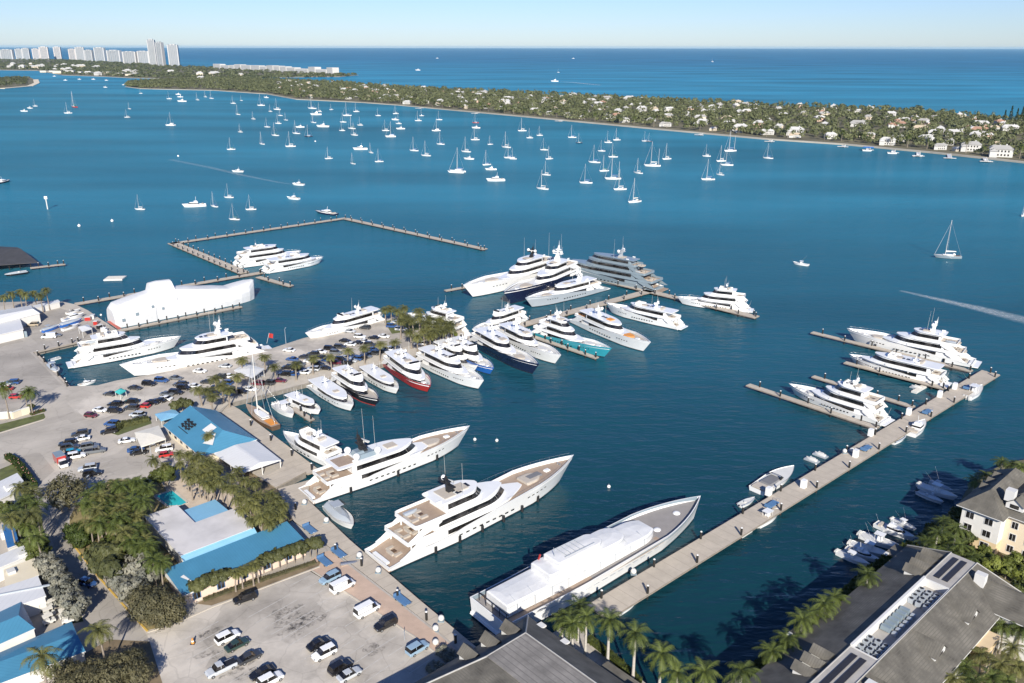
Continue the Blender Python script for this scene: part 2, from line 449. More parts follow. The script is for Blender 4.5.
ground_sheet('lawn', [(384, 322), (412, 314), (436, 317), (452, 326), (446, 334), (420, 330), (392, 334)], lawn, 0.016)

def strip(name, px, wid, m, lift, z=GZ, h=None, kind='structure'):
    """a kerb or painted line along photo points"""
    mb = MB(); P = [at(x, y, z+lift) for x, y in px]
    for a, b in zip(P, P[1:]):
        d = (b-a).normalized(); n = Vector((-d.y, d.x, 0))*wid/2
        if h: mb.prism([a-n, b-n, b+n, a+n], z, z+h)
        else: mb.sheet([a-n, b-n, b+n, a+n], z+lift)
    return tag(mb.build(name, m), kind=kind)
strip('kerb', [(69, 540), (100, 579), (132, 615), (148, 632)], 0.35, yellow, 0, h=0.13)
strip('kerb', [(148, 633), (176, 624), (212, 608), (320, 567)], 0.35, palecon, 0, h=0.13)
strip('kerb', [(0, 434), (44, 420.5), (47, 418)], 0.4, palecon, 0, h=0.13)
strip('kerb', [(312, 571), (415, 637), (450, 664)], 0.3, palecon, 0, h=0.12)
# parking bay lines of the two lots
def bay_lines(p0, p1, n, ln, z=GZ+0.018):
    a, b = at(*p0, GZ), at(*p1, GZ); mb = MB()
    for i in range(n+1):
        c = a.lerp(b, i/n); d = (b-a).normalized(); q = Vector((-d.y, d.x, 0))
        u = d*0.07
        mb.sheet([c-u, c+u, c+u+q*ln, c-u+q*ln], z)
    return tag(mb.build('road_markings', whiteline), kind='structure')
bay_lines((310, 576), (430, 660), 12, -5)
bay_lines((270, 606), (372, 678), 12, 5); bay_lines((270, 606), (372, 678), 12, -5)
bay_lines((196, 634), (262, 690), 8, 5); bay_lines((196, 634), (262, 690), 8, -5)
bay_lines((70, 425), (96, 478), 10, 5); bay_lines((70, 425), (96, 478), 10, -5)
# oil and tyre stains on the lower lot: dark film with ragged, worn through edges
stain_m = mat('oil_stain', (0.10, 0.092, 0.085), 0.8); _t = stain_m.node_tree
_n = _t.nodes.new('ShaderNodeTexNoise'); _n.inputs['Scale'].default_value = 0.9; _n.inputs['Detail'].default_value = 7; _n.inputs['Roughness'].default_value = .75
_r = _t.nodes.new('ShaderNodeMapRange'); _r.inputs[1].default_value = .46; _r.inputs[2].default_value = .72; _r.inputs[4].default_value = .75
_c = _t.nodes.new('ShaderNodeTexCoord'); _t.links.new(_c.outputs['Object'], _n.inputs['Vector']); _t.links.new(_n.outputs['Fac'], _r.inputs[0]); _t.links.new(_r.outputs[0], _t.nodes['Principled BSDF'].inputs['Alpha'])
st = MB()
for (x, y) in ((280, 612), (287, 617), (296, 609), (301, 620), (285, 623), (306, 617), (310, 623), (371, 648), (376, 652), (292, 629), (300, 633), (228, 651), (206, 655), (238, 669), (248, 674), (202, 636), (212, 632)):
    c = at(x, y, GZ); a = AX + random.uniform(-.1, .1); l = random.uniform(1.8, 4.2); wd = random.uniform(0.7, 1.7)
    ring = []
    for k in range(12):
        t = 2*PI*k/12; r = random.uniform(0.75, 1.1)
        p = Vector((math.cos(t)*l*r, math.sin(t)*wd*r, 0)); p.rotate(Matrix.Rotation(a, 3, 'Z')); ring.append(c+p)
    st.sheet(ring, GZ+0.016)
tag(st.build('oil_stains', stain_m), kind='stuff')

# ------------------------------------------------------------------ docks
DZ = 1.35
pm = MB().tube((0, 0, -4), (0, 0, 1.9), 0.27, n=8)
PILE = mesh(pm, 'piling', M['pile'])
cm = MB().tube((0, 0, 1.9), (0, 0, 1.96), 0.28, n=8).tube((0, 0, 1.96), (0, 0, 2.16), 0.28, 0.03, n=8)
CAP = mesh(cm, 'cap', M['capw'])
def piling(root, p):
    o = bpy.data.objects.new('piling', PILE); COL.objects.link(o); o.parent = root; o.location = p
    c = bpy.data.objects.new('cap', CAP); COL.objects.link(c); c.parent = o
def dock(label, p0, p1, wid, group='concrete docks of the marina', every=15.0, sides=(1, -1), start=4.0, ends=True, z=DZ):
    a, b = at(*p0, z), at(*p1, z)
    d = b-a; ln = d.length; ang = math.atan2(d.y, d.x)
    r = thing('dock', label, 'dock', (a.x, a.y, 0), ang, group)
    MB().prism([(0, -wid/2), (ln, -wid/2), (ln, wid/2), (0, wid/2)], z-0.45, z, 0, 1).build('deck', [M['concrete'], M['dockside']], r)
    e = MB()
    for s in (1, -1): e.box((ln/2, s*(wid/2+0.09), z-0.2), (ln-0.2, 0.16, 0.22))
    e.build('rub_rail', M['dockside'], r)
    for k, s in enumerate(sides):
        x = start + (every/2 if k else 0)
        while x < ln - 1:
            piling(r, (x, s*(wid/2-0.35), z-0.0)); x += every
    if ends: piling(r, (ln-0.6, 0, z))
    return r
def dock_poly(label, px, group='concrete docks of the marina', piles=(), z=DZ, along=None):
    P = [at(x, y, z) for x, y in px]
    a = P[0]; ang = math.atan2(DB.y, DB.x) if along is None else along
    r = thing('dock', label, 'dock', (a.x, a.y, 0), ang, group)
    R3 = Matrix.Rotation(-ang, 3, 'Z')
    Q = [R3 @ Vector((p.x-a.x, p.y-a.y, 0)) for p in P]
    MB().prism(Q, z-0.45, z, 0, 1).build('deck', [M['concrete'], M['dockside']], r)
    for x, y in piles:
        p = at(x, y, z); q = R3 @ Vector((p.x-a.x, p.y-a.y, 0)); piling(r, (q.x, q.y, z))
    return r
dock('long concrete main pier running from the palms out to the row of small finger docks', (598, 612), (991, 371.5), 6.0, every=17)
dock('finger dock at the seaward side of the large tiered yacht at the pier head', (812, 331.5), (972, 370), 2.6, every=20)
dock('finger dock between the low sleek yacht and the empty slip by the pier head', (845, 361.5), (945, 387.5), 2.4, every=18)
dock('short finger dock behind the yacht moored nearest along the main pier', (813, 375.5), (914, 406), 2.2, every=13)
dock('longest finger dock, in front of the white yacht nearest along the main pier', (748, 384), (878, 427), 2.6, every=18)
dock('dock arm ending in open water at the top of the marina', (345, 218.5), (485, 249), 4.0, every=11)
dock('dock arm of the outer basin running up to the far corner', (170, 244), (346, 218), 3.6, every=12)
dock('short wide dock closing the outer basin on the land side', (172, 243), (244, 273), 5.5, every=7)
dock('dock from the boatyard out past the wrapped boat', (75, 304.5), (262, 272.5), 3.5, every=11)
dock('small floating finger beside the bow of the yacht in the outer basin', (258, 277), (291, 286), 3.0, every=12)
dock('dock in front of the white wrapped boat', (118, 331), (241, 306.5), 2.6, every=8)
dock('dock continuing out from the palm tree point between the yachts', (456, 342), (653, 289.5), 4.6, every=12)
dock('dock head lying across the end, beside the grey yacht', (588, 276), (757, 316.5), 4.2, every=11)
dock('finger dock beside the turquoise hulled yacht', (521, 332), (597, 357.5), 2.2, every=9)
dock('finger dock by the bow of the dark blue and white yacht', (445, 290.5), (520, 277), 2.2, every=10)
dock('finger dock end by the bow of the silver hulled yacht', (514, 298), (556, 288), 2.2, every=11)
dock('small floating dock between the sportfishing boat and the white launch', (293, 408), (312, 420), 1.8, every=9)
dock('narrow dock leading to the dark roofed shed over the water', (30, 268.5), (65, 264.5), 2.4, every=9)
dock_poly('boardwalk dock along the blue roofed restaurant', [(221, 413), (229, 404), (240, 410), (320, 470.5), (308, 474), (283, 466)], piles=[(251, 426), (271, 441), (292, 456), (312, 470)])
dock_poly('wide quay dock along the sterns of the big yachts', [(278, 489), (310, 480), (308, 500), (350, 540), (420, 600), (478, 648), (474, 662), (445, 637), (395, 597.5), (317, 537.5), (292, 520)],
          piles=[(336, 552), (362, 566), (398, 598), (427, 620), (296, 510), (456, 643)])
dock_poly('patio platform beside the restaurant canopy', [(261, 479), (284, 466.5), (306, 472), (276, 487.5)], z=1.9)
dock('quay along the bows of the boats in the boatyard basin', (34, 354), (68, 388), 1.6, every=9, sides=(1,))
dock('low dock with black fenders along the boatyard apron', (34, 353.2), (80, 342.4), 1.2, every=5, sides=(1,))

# ================================================================== YACHTS
def hull_shape(L, W, fa, fb, sheer0=0.28, sheer1=0.45, rise=0.0, rake=0.09, full=0.60, pw=2.1, tr=0.90, dip=0.0):
    """closed-form hull: half breadth, sheer height and raked stem"""
    def sheer(t): return (1 - dip*(1-smooth(t/.13)))*fa + (fb-fa)*(rise*smooth((t-sheer0)/(sheer1-sheer0)) + (1-rise)*t*t)
    def hb(t):
        a = tr + (1-tr)*smooth(t/0.35)
        if t > full: a *= max(0.0, 1 - ((t-full)/(1-full))**pw)
        return max(0.02, a*W/2)
    def hw(t):
        a = tr*0.96 + (1-tr)*smooth(t/0.35)
        f2 = full-0.12
        if t > f2: a *= max(0.0, 1 - ((t-f2)/(1-f2))**1.75)
        return max(0.015, a*W/2*0.94)
    def P(t, z, side=1):
        s = sheer(t); q = max(-0.3, min(1.0, z/s))
        y = lerp(hw(t), hb(t), max(0, q)**1.25) * (1 if q >= 0 else 1+q*0.5)
        x = L*t - L*rake*(1-q)*t**5
        return Vector((x, side*y, z))
    return sheer, hb, hw, P

def outline(x0, x1, hw, lf=0.3, la=0.05, p=2.3, pa=2.5, blunt=0.0, n=9, limit=None):
    """plan of a deckhouse or deck: straight sides, rounded or pointed front, softly rounded aft"""
    us = [la*(1-math.cos(PI/2*k/4)) for k in range(5)] + [la+(1-lf-la)*k/4 for k in range(1, 5)] + [1-lf+lf*math.sin(PI/2*k/n) for k in range(1, n+1)]
    half = []
    for u in us:
        y = 1.0
        if u < la: y = max(0, 1-((la-u)/la)**pa)**(1/pa)*0.12 + 0.88
        if u > 1-lf: y = max(0, 1-((u-(1-lf))/lf)**p)*(1-blunt) + blunt*(1 if u < 0.999 else 0.985)
        x = x0+(x1-x0)*u
        yy = hw*y
        if limit: yy = min(yy, limit(x))
        half.append((x, max(yy, 0.02), u))
    return half
def ring(half, z, dx=None, dy=0.0, sx=0.0):
    r = []
    for x, y, u in half: r.append(Vector((x + (dx(u) if dx else 0) + sx*(u-0.5)*2, max(0.02, y+dy), z)))
    return r + [Vector((p.x, -p.y, p.z)) for p in reversed(r)]

def slab(mb, half, z, t, mi=0):
    mb.loft([ring(half, z, dy=-.12), ring(half, z+.1), ring(half, z+t-.07), ring(half, z+t, dy=-.1)], True, True, mi, smooth=False)
def house(r, half, z, h, rake, wins=((0.12, 1.0),), zf=(0.34, 0.80), tum=0.12, name='deckhouse', m=None, glass=None, cap=True, arake=0.0):
    dx = lambda k: (lambda u: -rake*k*smooth((u-0.45)/0.55) + arake*k*smooth((0.3-u)/0.3))
    mb = MB(); mb.loft([ring(half, z), ring(half, z+h, dx(1), -tum)], False, cap, 0, smooth=False)
    o = mb.build(name, m or M['white'], r)
    if wins:
        g = MB(); n = len(half)
        a = ring(half, z+h*zf[0], dx(zf[0]), 0.05-tum*zf[0]); b = ring(half, z+h*zf[1], dx(zf[1]), 0.05-tum*zf[1])
        us = [q[2] for q in half]; us = us + us[::-1]
        N = 2*n
        for i in range(N-1):
            if i == n-1: pass
            u0, u1 = us[i], us[i+1]; um = (u0+u1)/2
            if any(w0 <= um <= w1 for w0, w1 in wins):
                f = 0.05 if um > 0.8 else 0
                s_ = Vector((f, 0, 0))
                g.quad(a[i+1]+s_, a[i]+s_, b[i]+s_, b[i+1]+s_)
        if g.v: g.build('window_band', glass or M['glass'], o)
    return o

def radome(mb, c, r): mb.ball(c, r, 10, 7, sz=1.05)
def mast(root, x, z, h, W, m, domes=2, dm=None, spread=None, rad=True, whips=0):
    mm = MB(); s = h
    a = Vector((x, 0, z))
    def sect(px, pz, lx, ly): return [Vector((px-lx/2, -ly/2, pz)), Vector((px+lx/2, -ly/2, pz)), Vector((px+lx/2, ly/2, pz)), Vector((px-lx/2, ly/2, pz))]
    mm.loft([sect(x+.12*s, z-.05, .42*s, .28*s), sect(x, z+.4*s, .26*s, .16*s), sect(x-.16*s, z+s, .10*s, .07*s)], False, True, 0, smooth=False)
    sp = spread or W*0.22
    mm.box((x-.03*s, 0, z+.50*s), (.22*s, sp*2, .06*s)); mm.box((x-.1*s, 0, z+.75*s), (.16*s, sp*1.1, .05*s))
    mm.tube((x-.16*s, 0, z+s), (x-.18*s, 0, z+1.35*s), .02*s+.02, .02, n=6)
    for k in range(2): mm.tube((x-.03*s, (k*2-1)*sp*.95, z+.52*s), (x-.05*s, (k*2-1)*sp*.95, z+.95*s), .03, .02, n=5)
    o = mm.build('mast', m, root)
    d = MB(); rr = min(0.75, .13*s+.1)
    pos = [(x+.05*s, sp*.85), (x+.05*s, -sp*.85), (x-.3*s, sp*.6), (x-.3*s, -sp*.6)]
    for k in range(domes):
        dd = MB(); radome(dd, (pos[k][0], pos[k][1], z+.53*s+rr*.9), rr); dd.build('radome', dm or M['white'], o)
    if rad:
        q = MB().box((x+.1*s, 0, z+.66*s), (.10*s, .62*s, .06*s), rz=0.3); q.tube((x+.06*s, 0, z+.5*s), (x+.1*s, 0, z+.64*s), .05*s, n=6); q.build('radar', M['offwhite'], o)
    for k in range(whips):
        wv = MB(); yy = (1 if k % 2 else -1)*W*.3; xx = x+.4*s-(k//2)*1.5
        wv.tube((xx, yy, z-.3), (xx-.3, yy*1.02, z+s*1.9), .045, .02, n=5); wv.build('whip_antenna', M['offwhite'], root)
    return o

def deck_things(root, x, z, w, n=1, col='cushion', table=True):
    mb = MB()
    for k in range(n):
        xx = x - k*2.6
        for s in (1, -1): mb.box((xx, s*w*.5, z+.22), (1.9, .85, .44))
        mb.box((xx-1.0, 0, z+.24), (.75, w*.7, .48))
    mb.build('deck_sofa', M[col], root)
    if table: MB().box((x, 0, z+.36), (1.0, w*.34, .08)).box((x, 0, z+.16), (.25, .25, .33)).build('deck_table', M['brown'], root)

def make_hull(root, L, W, fa, fb, m, boot=None, deck='teak', bul=0.85, inner=None, ns=30, aftcut=0.0, **kw):
    sheer, hb, hw, P = hull_shape(L, W, fa, fb, **kw)
    ts = [k/ns*0.72 for k in range(ns//2)] + [0.72+0.28*math.sin(PI/2*k/(ns-ns//2)) for k in range(ns-ns//2+1)]
    mb = MB()
    def zs(t):
        s = sheer(t); return (-0.7, 0.0, 0.28+s*0.015, s*.3, s*.6, s*.85, s)
    half = [[P(t, z) for z in zs(t)] for t in ts]
    nz = 7
    for side in (1, -1):
        vs = [Vector((p.x, p.y*side, p.z)) for st in half for p in st]
        for k in range(nz-1):
            fs = []
            for i in range(len(ts)-1):
                a, b, c, d = i*nz+k, (i+1)*nz+k, (i+1)*nz+k+1, i*nz+k+1
                fs.append((a, b, c, d) if side < 0 else (d, c, b, a))
            mb.add(vs, fs, 1 if k < 2 else 0, True)
    st = half[0]
    mb.add([Vector((p.x, p.y, p.z)) for p in st] + [Vector((p.x, -p.y, p.z)) for p in st], [tuple(range(nz)) + tuple(range(2*nz-1, nz-1, -1))], 0)
    # bulwark cap and inner face down to the deck
    ins = 0.22
    tI = [t for t in ts if hb(t) > ins+0.12]
    for side in (1, -1):
        o_ = [P(t, sheer(t), side) for t in tI]
        i_ = [Vector((p.x, side*(abs(p.y)-ins), p.z)) for p in o_]
        d_ = [Vector((p.x, side*max(0.03, abs(p.y)-.02), p.z-bul)) for p in i_]
        n = len(tI)
        fs1 = [(j, j+1, n+j+1, n+j) if side < 0 else (n+j, n+j+1, j+1, j) for j in range(n-1)]
        mb.add(o_+i_, [tuple(reversed(f)) for f in fs1], 0); mb.add(i_+d_, [tuple(reversed(f)) for f in fs1], 2)
    tip = [P(t, sheer(t)) for t in ts if hb(t) <= ins+0.14]
    a = P(tI[-1], sheer(tI[-1]))
    mb.poly([Vector((a.x, -a.y, a.z)), Vector((a.x, a.y, a.z))] + tip + [Vector((p.x, -p.y, p.z)) for p in reversed(tip)], 0)
    mb.build('hull', [m, boot or M['boot'], inner or M['white']], root)
    dm = MB(); D = []
    for t in tI:
        p = P(t, sheer(t)); D.append(Vector((p.x, max(0.03, p.y-ins-.01), p.z-bul+.004)))
    for j in range(len(D)-1):
        dm.quad(Vector((D[j].x, -D[j].y, D[j].z)), Vector((D[j+1].x, -D[j+1].y, D[j+1].z)), D[j+1], D[j])
    dm.build('deck', M[deck], root)
    # bulwark across the stern
    sa = sheer(0); MB().box((0.16, 0, sa-.45), (.24, hb(0)*1.9, .88)).build('transom', m, root)
    return sheer, hb, hw, P
def hull_windows(root, P, rows, m=None):
    for t0, t1, z0, z1, n in rows:
        for k in range(n):
            a, b = lerp(t0, t1, (k+.25)/n), lerp(t0, t1, (k+.75)/n)
            for s in (1, -1):
                q = [P(a, z0, s), P(b, z0, s), P(b, z1, s), P(a, z1, s)]
                q = [Vector((p.x, p.y+s*.035, p.z)) for p in q]
                MB().poly(q if s < 0 else q[::-1]).build('hull_window', m or M['glass'], root)
def fenders(root, P, ts, side, r=0.35):
    for t in ts:
        p = P(t, 0.9, side)
        MB().tube((p.x, p.y+side*r, .25), (p.x, p.y+side*r, 1.9), r, n=8).build('fender', M['black'], root)

def yacht(label, stern, bow, hullm='white', W=None, tiers=3, deck='teak', style='motor', name='yacht', cat='yacht', zb=None, zs=1.0, group='motor yachts moored in the marina',
          mastm='white', domes=2, boot=None, wrap=False, whips=2, topm='white', fore='teak', sofa='cushion', seed=0, plus=0.0, hw_rows=True, fend=0, upper=None, mh=1.0, span=0.0):
    rnd = random.Random(len(label)*7 + seed)
    A = at(*stern, zs)
    gz = zb
    if gz is None:
        L0 = (at(*bow, 4) - A).length; gz = 1.2+.085*L0
    B = at(*bow, gz)
    d = Vector((B.x-A.x, B.y-A.y, 0)); L = d.length
    W = W or (2.0+.128*L)*(1.12 if L < 40 else 1)
    if L < 40: plus += .07
    r = thing(name, label, cat, (A.x, A.y, 0), math.atan2(d.y, d.x), group)
    r['length_m'] = round(L, 1)
    fa = .95+.03*L; fb = 1.1+.085*L if L > 36 else .95+.078*L
    hm = M[hullm]; tm = M[topm]
    sheer, hb, hw, P = make_hull(r, L, W, fa, fb, hm, boot, deck=fore, rise=0.62 if L > 30 else 0.45, sheer0=.22, sheer1=.5, bul=.55+.006*L, dip=.42)
    MB().loft([[Vector((-.045*L, -W*.40, .45)), Vector((.01*L, -W*.43, .45)), Vector((.01*L, W*.43, .45)), Vector((-.045*L, W*.40, .45))],
               [Vector((-.045*L, -W*.40, .75)), Vector((.01*L, -W*.43, .75)), Vector((.01*L, W*.43, .75)), Vector((-.045*L, W*.40, .75))]], True, True, smooth=False).build('swim_platform', M['teak'] if deck == 'teak' else M['white'], r)
    lim = lambda g: (lambda x: max(.03, hb(min(1, max(0, x/L)))-g))
    H = 2.05 + .009*L
    z = sheer(.15) - (.55+.006*L)
    X = lambda f: f*L
    # raised foredeck trunk that the windscreen grows out of
    th = [(.17, .70, .86), (.22, .585, .74), (.27, .475, .60), (.30, .42, .46)][:tiers]
    zz = z
    prev = None
    for k, (a, b, q) in enumerate(th):
        a -= span*.3; b += span*(1-.12*k)
        if L < 40: a -= .05 if k else .03
        a += rnd.uniform(-.012, .012); b += rnd.uniform(-.02, .02) + plus
        hwk = W/2*q
        gap = .55+.008*L if k == 0 else .5
        hf = outline(X(a), X(b), hwk, lf=.42 if k == 0 else .36, p=2.2, blunt=.22 if k < 2 else .35, limit=lim(gap))
        hk = H if k < 3 else H*.85
        wins = ((.16, .62), (.66, 1.0)) if k == 0 else ((.10, 1.0),)
        house(r, hf, zz, hk, rake=hk*(1.1 if k == 0 else .9), wins=wins, zf=(.36, .80) if k == 0 else (.30, .82), name='deckhouse', m=tm)
        # deck above: slab reaching aft over the open deck
        over = .085*L if k < 2 else .03*L
        sl = outline(X(a)-over, X(b)-hk*.55, hwk+.45, lf=.42, la=.07, p=2.2, blunt=.16, limit=lim(.12))
        mb = MB(); slab(mb, sl, zz+hk, .34); o = mb.build('upper_deck' if k < tiers-1 else 'hardtop', tm, r)
        zt = zz+hk+.34
        if k < tiers-1:
            # low bulwark round the open deck, teak inside
            bw = MB(); h1 = .75
            keep = [i for i, s_ in enumerate(sl) if s_[2] < .72]
            for side in (1, -1):
                for i in keep[:-1]:
                    p0, p1 = sl[i], sl[i+1]
                    A0 = Vector((p0[0], side*(p0[1]-.12), zt)); A1 = Vector((p1[0], side*(p1[1]-.12), zt))
                    u = Vector((0, 0, h1)); v = Vector((0, -side*.12, 0))
                    bw.quad(A0, A1, A1+u, A0+u); bw.quad(A0+v, A0+v+u, A1+v+u, A1+v); bw.quad(A0+u, A1+u, A1+u+v, A0+u+v)
            p0 = sl[0]; bw.box((p0[0]+.08, 0, zt+h1/2), (.14, p0[1]*2-.2, h1))
            bw.build('bulwark', tm, o)
            tk = [(s_[0]+.2, s_[1]-.3, s_[2]) for s_ in sl if s_[2] < .55]
            t2 = MB(); t2.poly([Vector((x, -y, zt+.012)) for x, y, u in tk] + [Vector((x, y, zt+.012)) for x, y, u in reversed(tk)])
            t2.build('deck_planking', M[deck], o)
            deck_things(r, X(a)-.015*L, zt, W*q*.34, n=1 if L < 45 else 2, col=sofa, table=L > 22)
            # side plates sweeping down from the deck above to the deck below
            for side in (1, -1):
                y0 = side*min(hwk+.28, lim(.14)(X(a)))
                px_ = [(X(a)+.035*L, zz+hk+.05), (X(a)-over*.55, zz+hk+.05), (X(a)-over*1.15, zz+.95), (X(a)-over*1.45, zz+.30), (X(a)-over*1.2, zz+.02), (X(a)-.2*over, zz+.9), (X(a)+.03*L, zz+hk-.55)]
                fp = MB(); fp.poly([Vector((x_, y0, z_)) for x_, z_ in px_]); fp.poly([Vector((x_, y0-side*.14, z_)) for x_, z_ in reversed(px_)])
                n_ = len(px_)
                for i_ in range(n_):
                    (xa, za), (xb, zb__) = px_[i_], px_[(i_+1) % n_]
                    fp.quad(Vector((xa, y0, za)), Vector((xa, y0-side*.14, za)), Vector((xb, y0-side*.14, zb__)), Vector((xb, y0, zb__)))
                fp.build('side_plate', tm, o)
            # pillars carrying the deck
            for side in (1, -1): MB().box((X(a)-over*.75, side*(hwk*.86), zz+hk/2), (.35, .16, hk)).build('pillar', tm, o)
        zz += hk+.34
        prev = sl
    # aft main deck
    z0_ = sheer(.06)-(.55+.006*L)
    deck_things(r, X(.075), z0_+.02, W*.30, col=sofa)
    MB().box((X(.012)+.4, 0, sheer(0)-.35), (.9, W*.5, .5)).build('stern_locker', tm, r)
    # a tender or life rafts on the boat deck, skylights on the top
    if L > 24 and tiers > 1:
        a, b, q = th[min(1, tiers-1)]; zt_ = z + (H+.34)*2 if tiers > 2 else zz
        if seed % 3 != 1 and tiers > 2:
            hf = outline(X(a)-.075*L, X(a)-.075*L+3.6, .75, lf=.5, p=2, blunt=.1); tb = MB(); tb.loft([ring(hf, zt_+.05, dy=-.3), ring(hf, zt_+.5), ring(hf, zt_+.75, dy=-.15), ring(hf, zt_+.9, dy=-.45)], True, True)
            o_ = tb.build('deck_tender', M['greycush' if seed % 2 else 'silver'], r); o_.location.y = W*.17
        for s in (1, -1): MB().tube((X(a)+1.2, s*W*.24, zz+.3), (X(a)+2.5, s*W*.24, zz+.3), .28, n=8).build('life_raft', M['white'], r)
        for k in range(2 + seed % 2): MB().box((X(lerp(a, b, .45))+k*1.7, 0, zz+.05), (1.1, W*.16, .1)).build('skylight', M['glass'], r)
    # top: mast, domes, sun pad
    if L < 40 and tiers > 1:
        a, b, q = th[tiers-1]; fx = X(b-.12+plus); yw = W*q*.36
        fb_ = MB().box((fx, 0, zz+.45), (.12, yw*2, .9)); 
        for s in (1, -1): fb_.box((fx-1.6, s*yw, zz+.38), (3.2, .1, .76))
        fb_.build('flybridge_coaming', tm, r)
        ws = MB()
        ws.poly([(fx+.15, -yw*.9, zz+.85), (fx+.15, yw*.9, zz+.85), (fx-.25, yw*.8, zz+1.45), (fx-.25, -yw*.8, zz+1.45)]); ws.build('windscreen', M['glass'], r)
        for s in (1, -1): MB().box((fx-1.5, s*yw*.45, zz+.45), (.7, .8, .9), taper=.8).build('helm_seat', M['offwhite'], r)
        MB().box((X(a)+1.0, 0, zz+.35), (1.2, yw*1.5, .5)).build('bench', M[sofa], r)
    if L < 34:
        for s in (1, -1):
            e = MB().tube((X(.02), s*W*.3, z+.2), (X(.02)-.6, s*W*.34, z+3.2), .05, n=5); e.build('flag_staff', M['steel'], r)
    a, b, q = th[-1]
    mx = X(a+.28*(b-a))
    mast(r, mx, zz, (.055*L+1.0)*mh, W, M[mastm], domes=domes, whips=whips, dm=M['white'])
    sp = MB(); sp.box((X(b-.08)-1, 0, zz+.14), (min(3.2, .06*L), W*.28, .28)); sp.build('sun_pad', M[sofa], r)
    if L > 30:
        # foredeck: hatch, windlass, tender under cover
        zf = sheer(.84)-(.55+.006*L)
        MB().box((X(.84), 0, zf+.2), (1.6, 1.2, .4), taper=.85).build('foredeck_locker', M['white'], r)
        MB().tube((X(.91), .4, zf+.2), (X(.91), .4, zf+.75), .22, .16).tube((X(.91), -.4, zf+.2), (X(.91), -.4, zf+.75), .22, .16).build('windlass', M['steel'], r)
        zf = sheer(.76)-(.55+.006*L)
        hfp = outline(X(.70), X(.79), W*.2, lf=.5, p=2, blunt=.3)
        mb = MB(); mb.loft([ring(hfp, zf-.1), ring(hfp, zf+.45, dy=-.1), ring(hfp, zf+.55, dy=-.4)], False, True, smooth=False); mb.build('sun_lounge', M[sofa if L > 45 else 'offwhite'], r)
    if hw_rows and L > 18:
        if L > 30: hull_windows(r, P, [(.30, .60, fa*.66, fa*.66+.4, 9), (.66, .80, fb*.50, fb*.50+.32, 5)])
        else: hull_windows(r, P, [(.34, .62, fa*.55, fa*.55+.45, 4), (.66, .80, fb*.5, fb*.5+.3, 3)])
    if L > 20:
        # thin rail round the bow
        rl = MB()
        ts = [.55+.43*k/10 for k in range(11)]
        for side in (1, -1):
            for t0, t1 in zip(ts, ts[1:]):
                p0, p1 = P(t0, sheer(t0), side), P(t1, sheer(t1), side); u = Vector((0, -side*.1, .75))
                rl.tube(p0+u, p1+u, .03, n=4, caps=False); rl.tube(p0+u*.1, p0+u, .025, n=4, caps=False)
        rl.build('bow_rail', M['steel'], r)
    if fend:
        fenders(r, P, [.2+.55*k/max(1, abs(fend)-1) for k in range(abs(fend))], 1 if fend > 0 else -1)
    return r, L, W, X, P, sheer, hb, z, zz

# ------------------------------------------------------------------ the moored fleet (stern and bow read off the photo)
# the centre yacht, stern to the quay
r, L, W, X, P, sheer, hb, z, zz = yacht('large white superyacht, middle one of the three big yachts, teak foredeck with a dark hatch', (377, 562), (574, 455), tiers=3, mastm='black', domes=1, whips=2, zb=6.3, zs=.8, W=11.2, fend=-6, plus=.02)
zf = sheer(.78)-.9
MB().box((X(.765), 0, zf+.32), (4.6, 2.0, .5), taper=.9).build('dark_hatch', M['greycush'], r)
MB().box((X(.31), 0, zz+.12), (3.2, 4.6, .2)).build('sun_pad', M['cushion'], r)
for s in (-1.6, 0, 1.6): MB().box((X(.355), s, zz+.1), (1.5, 1.0, .16)).build('skylight', M['glass'], r)
MB().tube((-3.0, 2.4, .9), (-7.5, 3.0, 1.9), .5, .5, n=4).build('gangway', M['steel'], r)
# the yacht with dark radar gear
r, L, W, X, P, sheer, hb, z, zz = yacht('large white yacht with black mast and dark gear amidships, long teak foredeck', (306, 497), (470, 426), tiers=2, mastm='black', domes=0, whips=2, zb=5.4, zs=.8, W=9.6, fend=-3, mh=1.6, plus=.05)
MB().box((X(.33), 0, zz+.55), (5.5, 4.6, 1.1), taper=.8).box((X(.30), 0, zz+1.35), (2.6, 2.8, .7), taper=.8).build('dark_equipment_housing', M['grey'], r)
for s, dx_ in ((2.4, -3.4), (-2.4, -3.4), (-2.3, 3.0)):
    MB().ball((X(.33)+dx_, s, zz+1.3), .95, 12, 8).tube((X(.33)+dx_, s, zz), (X(.33)+dx_, s, zz+.6), .35).build('radome', M['white'], r)
tk = MB().box((X(.215), 0, zz+.03), (5.2, W*.52, .07)); tk.build('deck_planking', M['teak'], r)

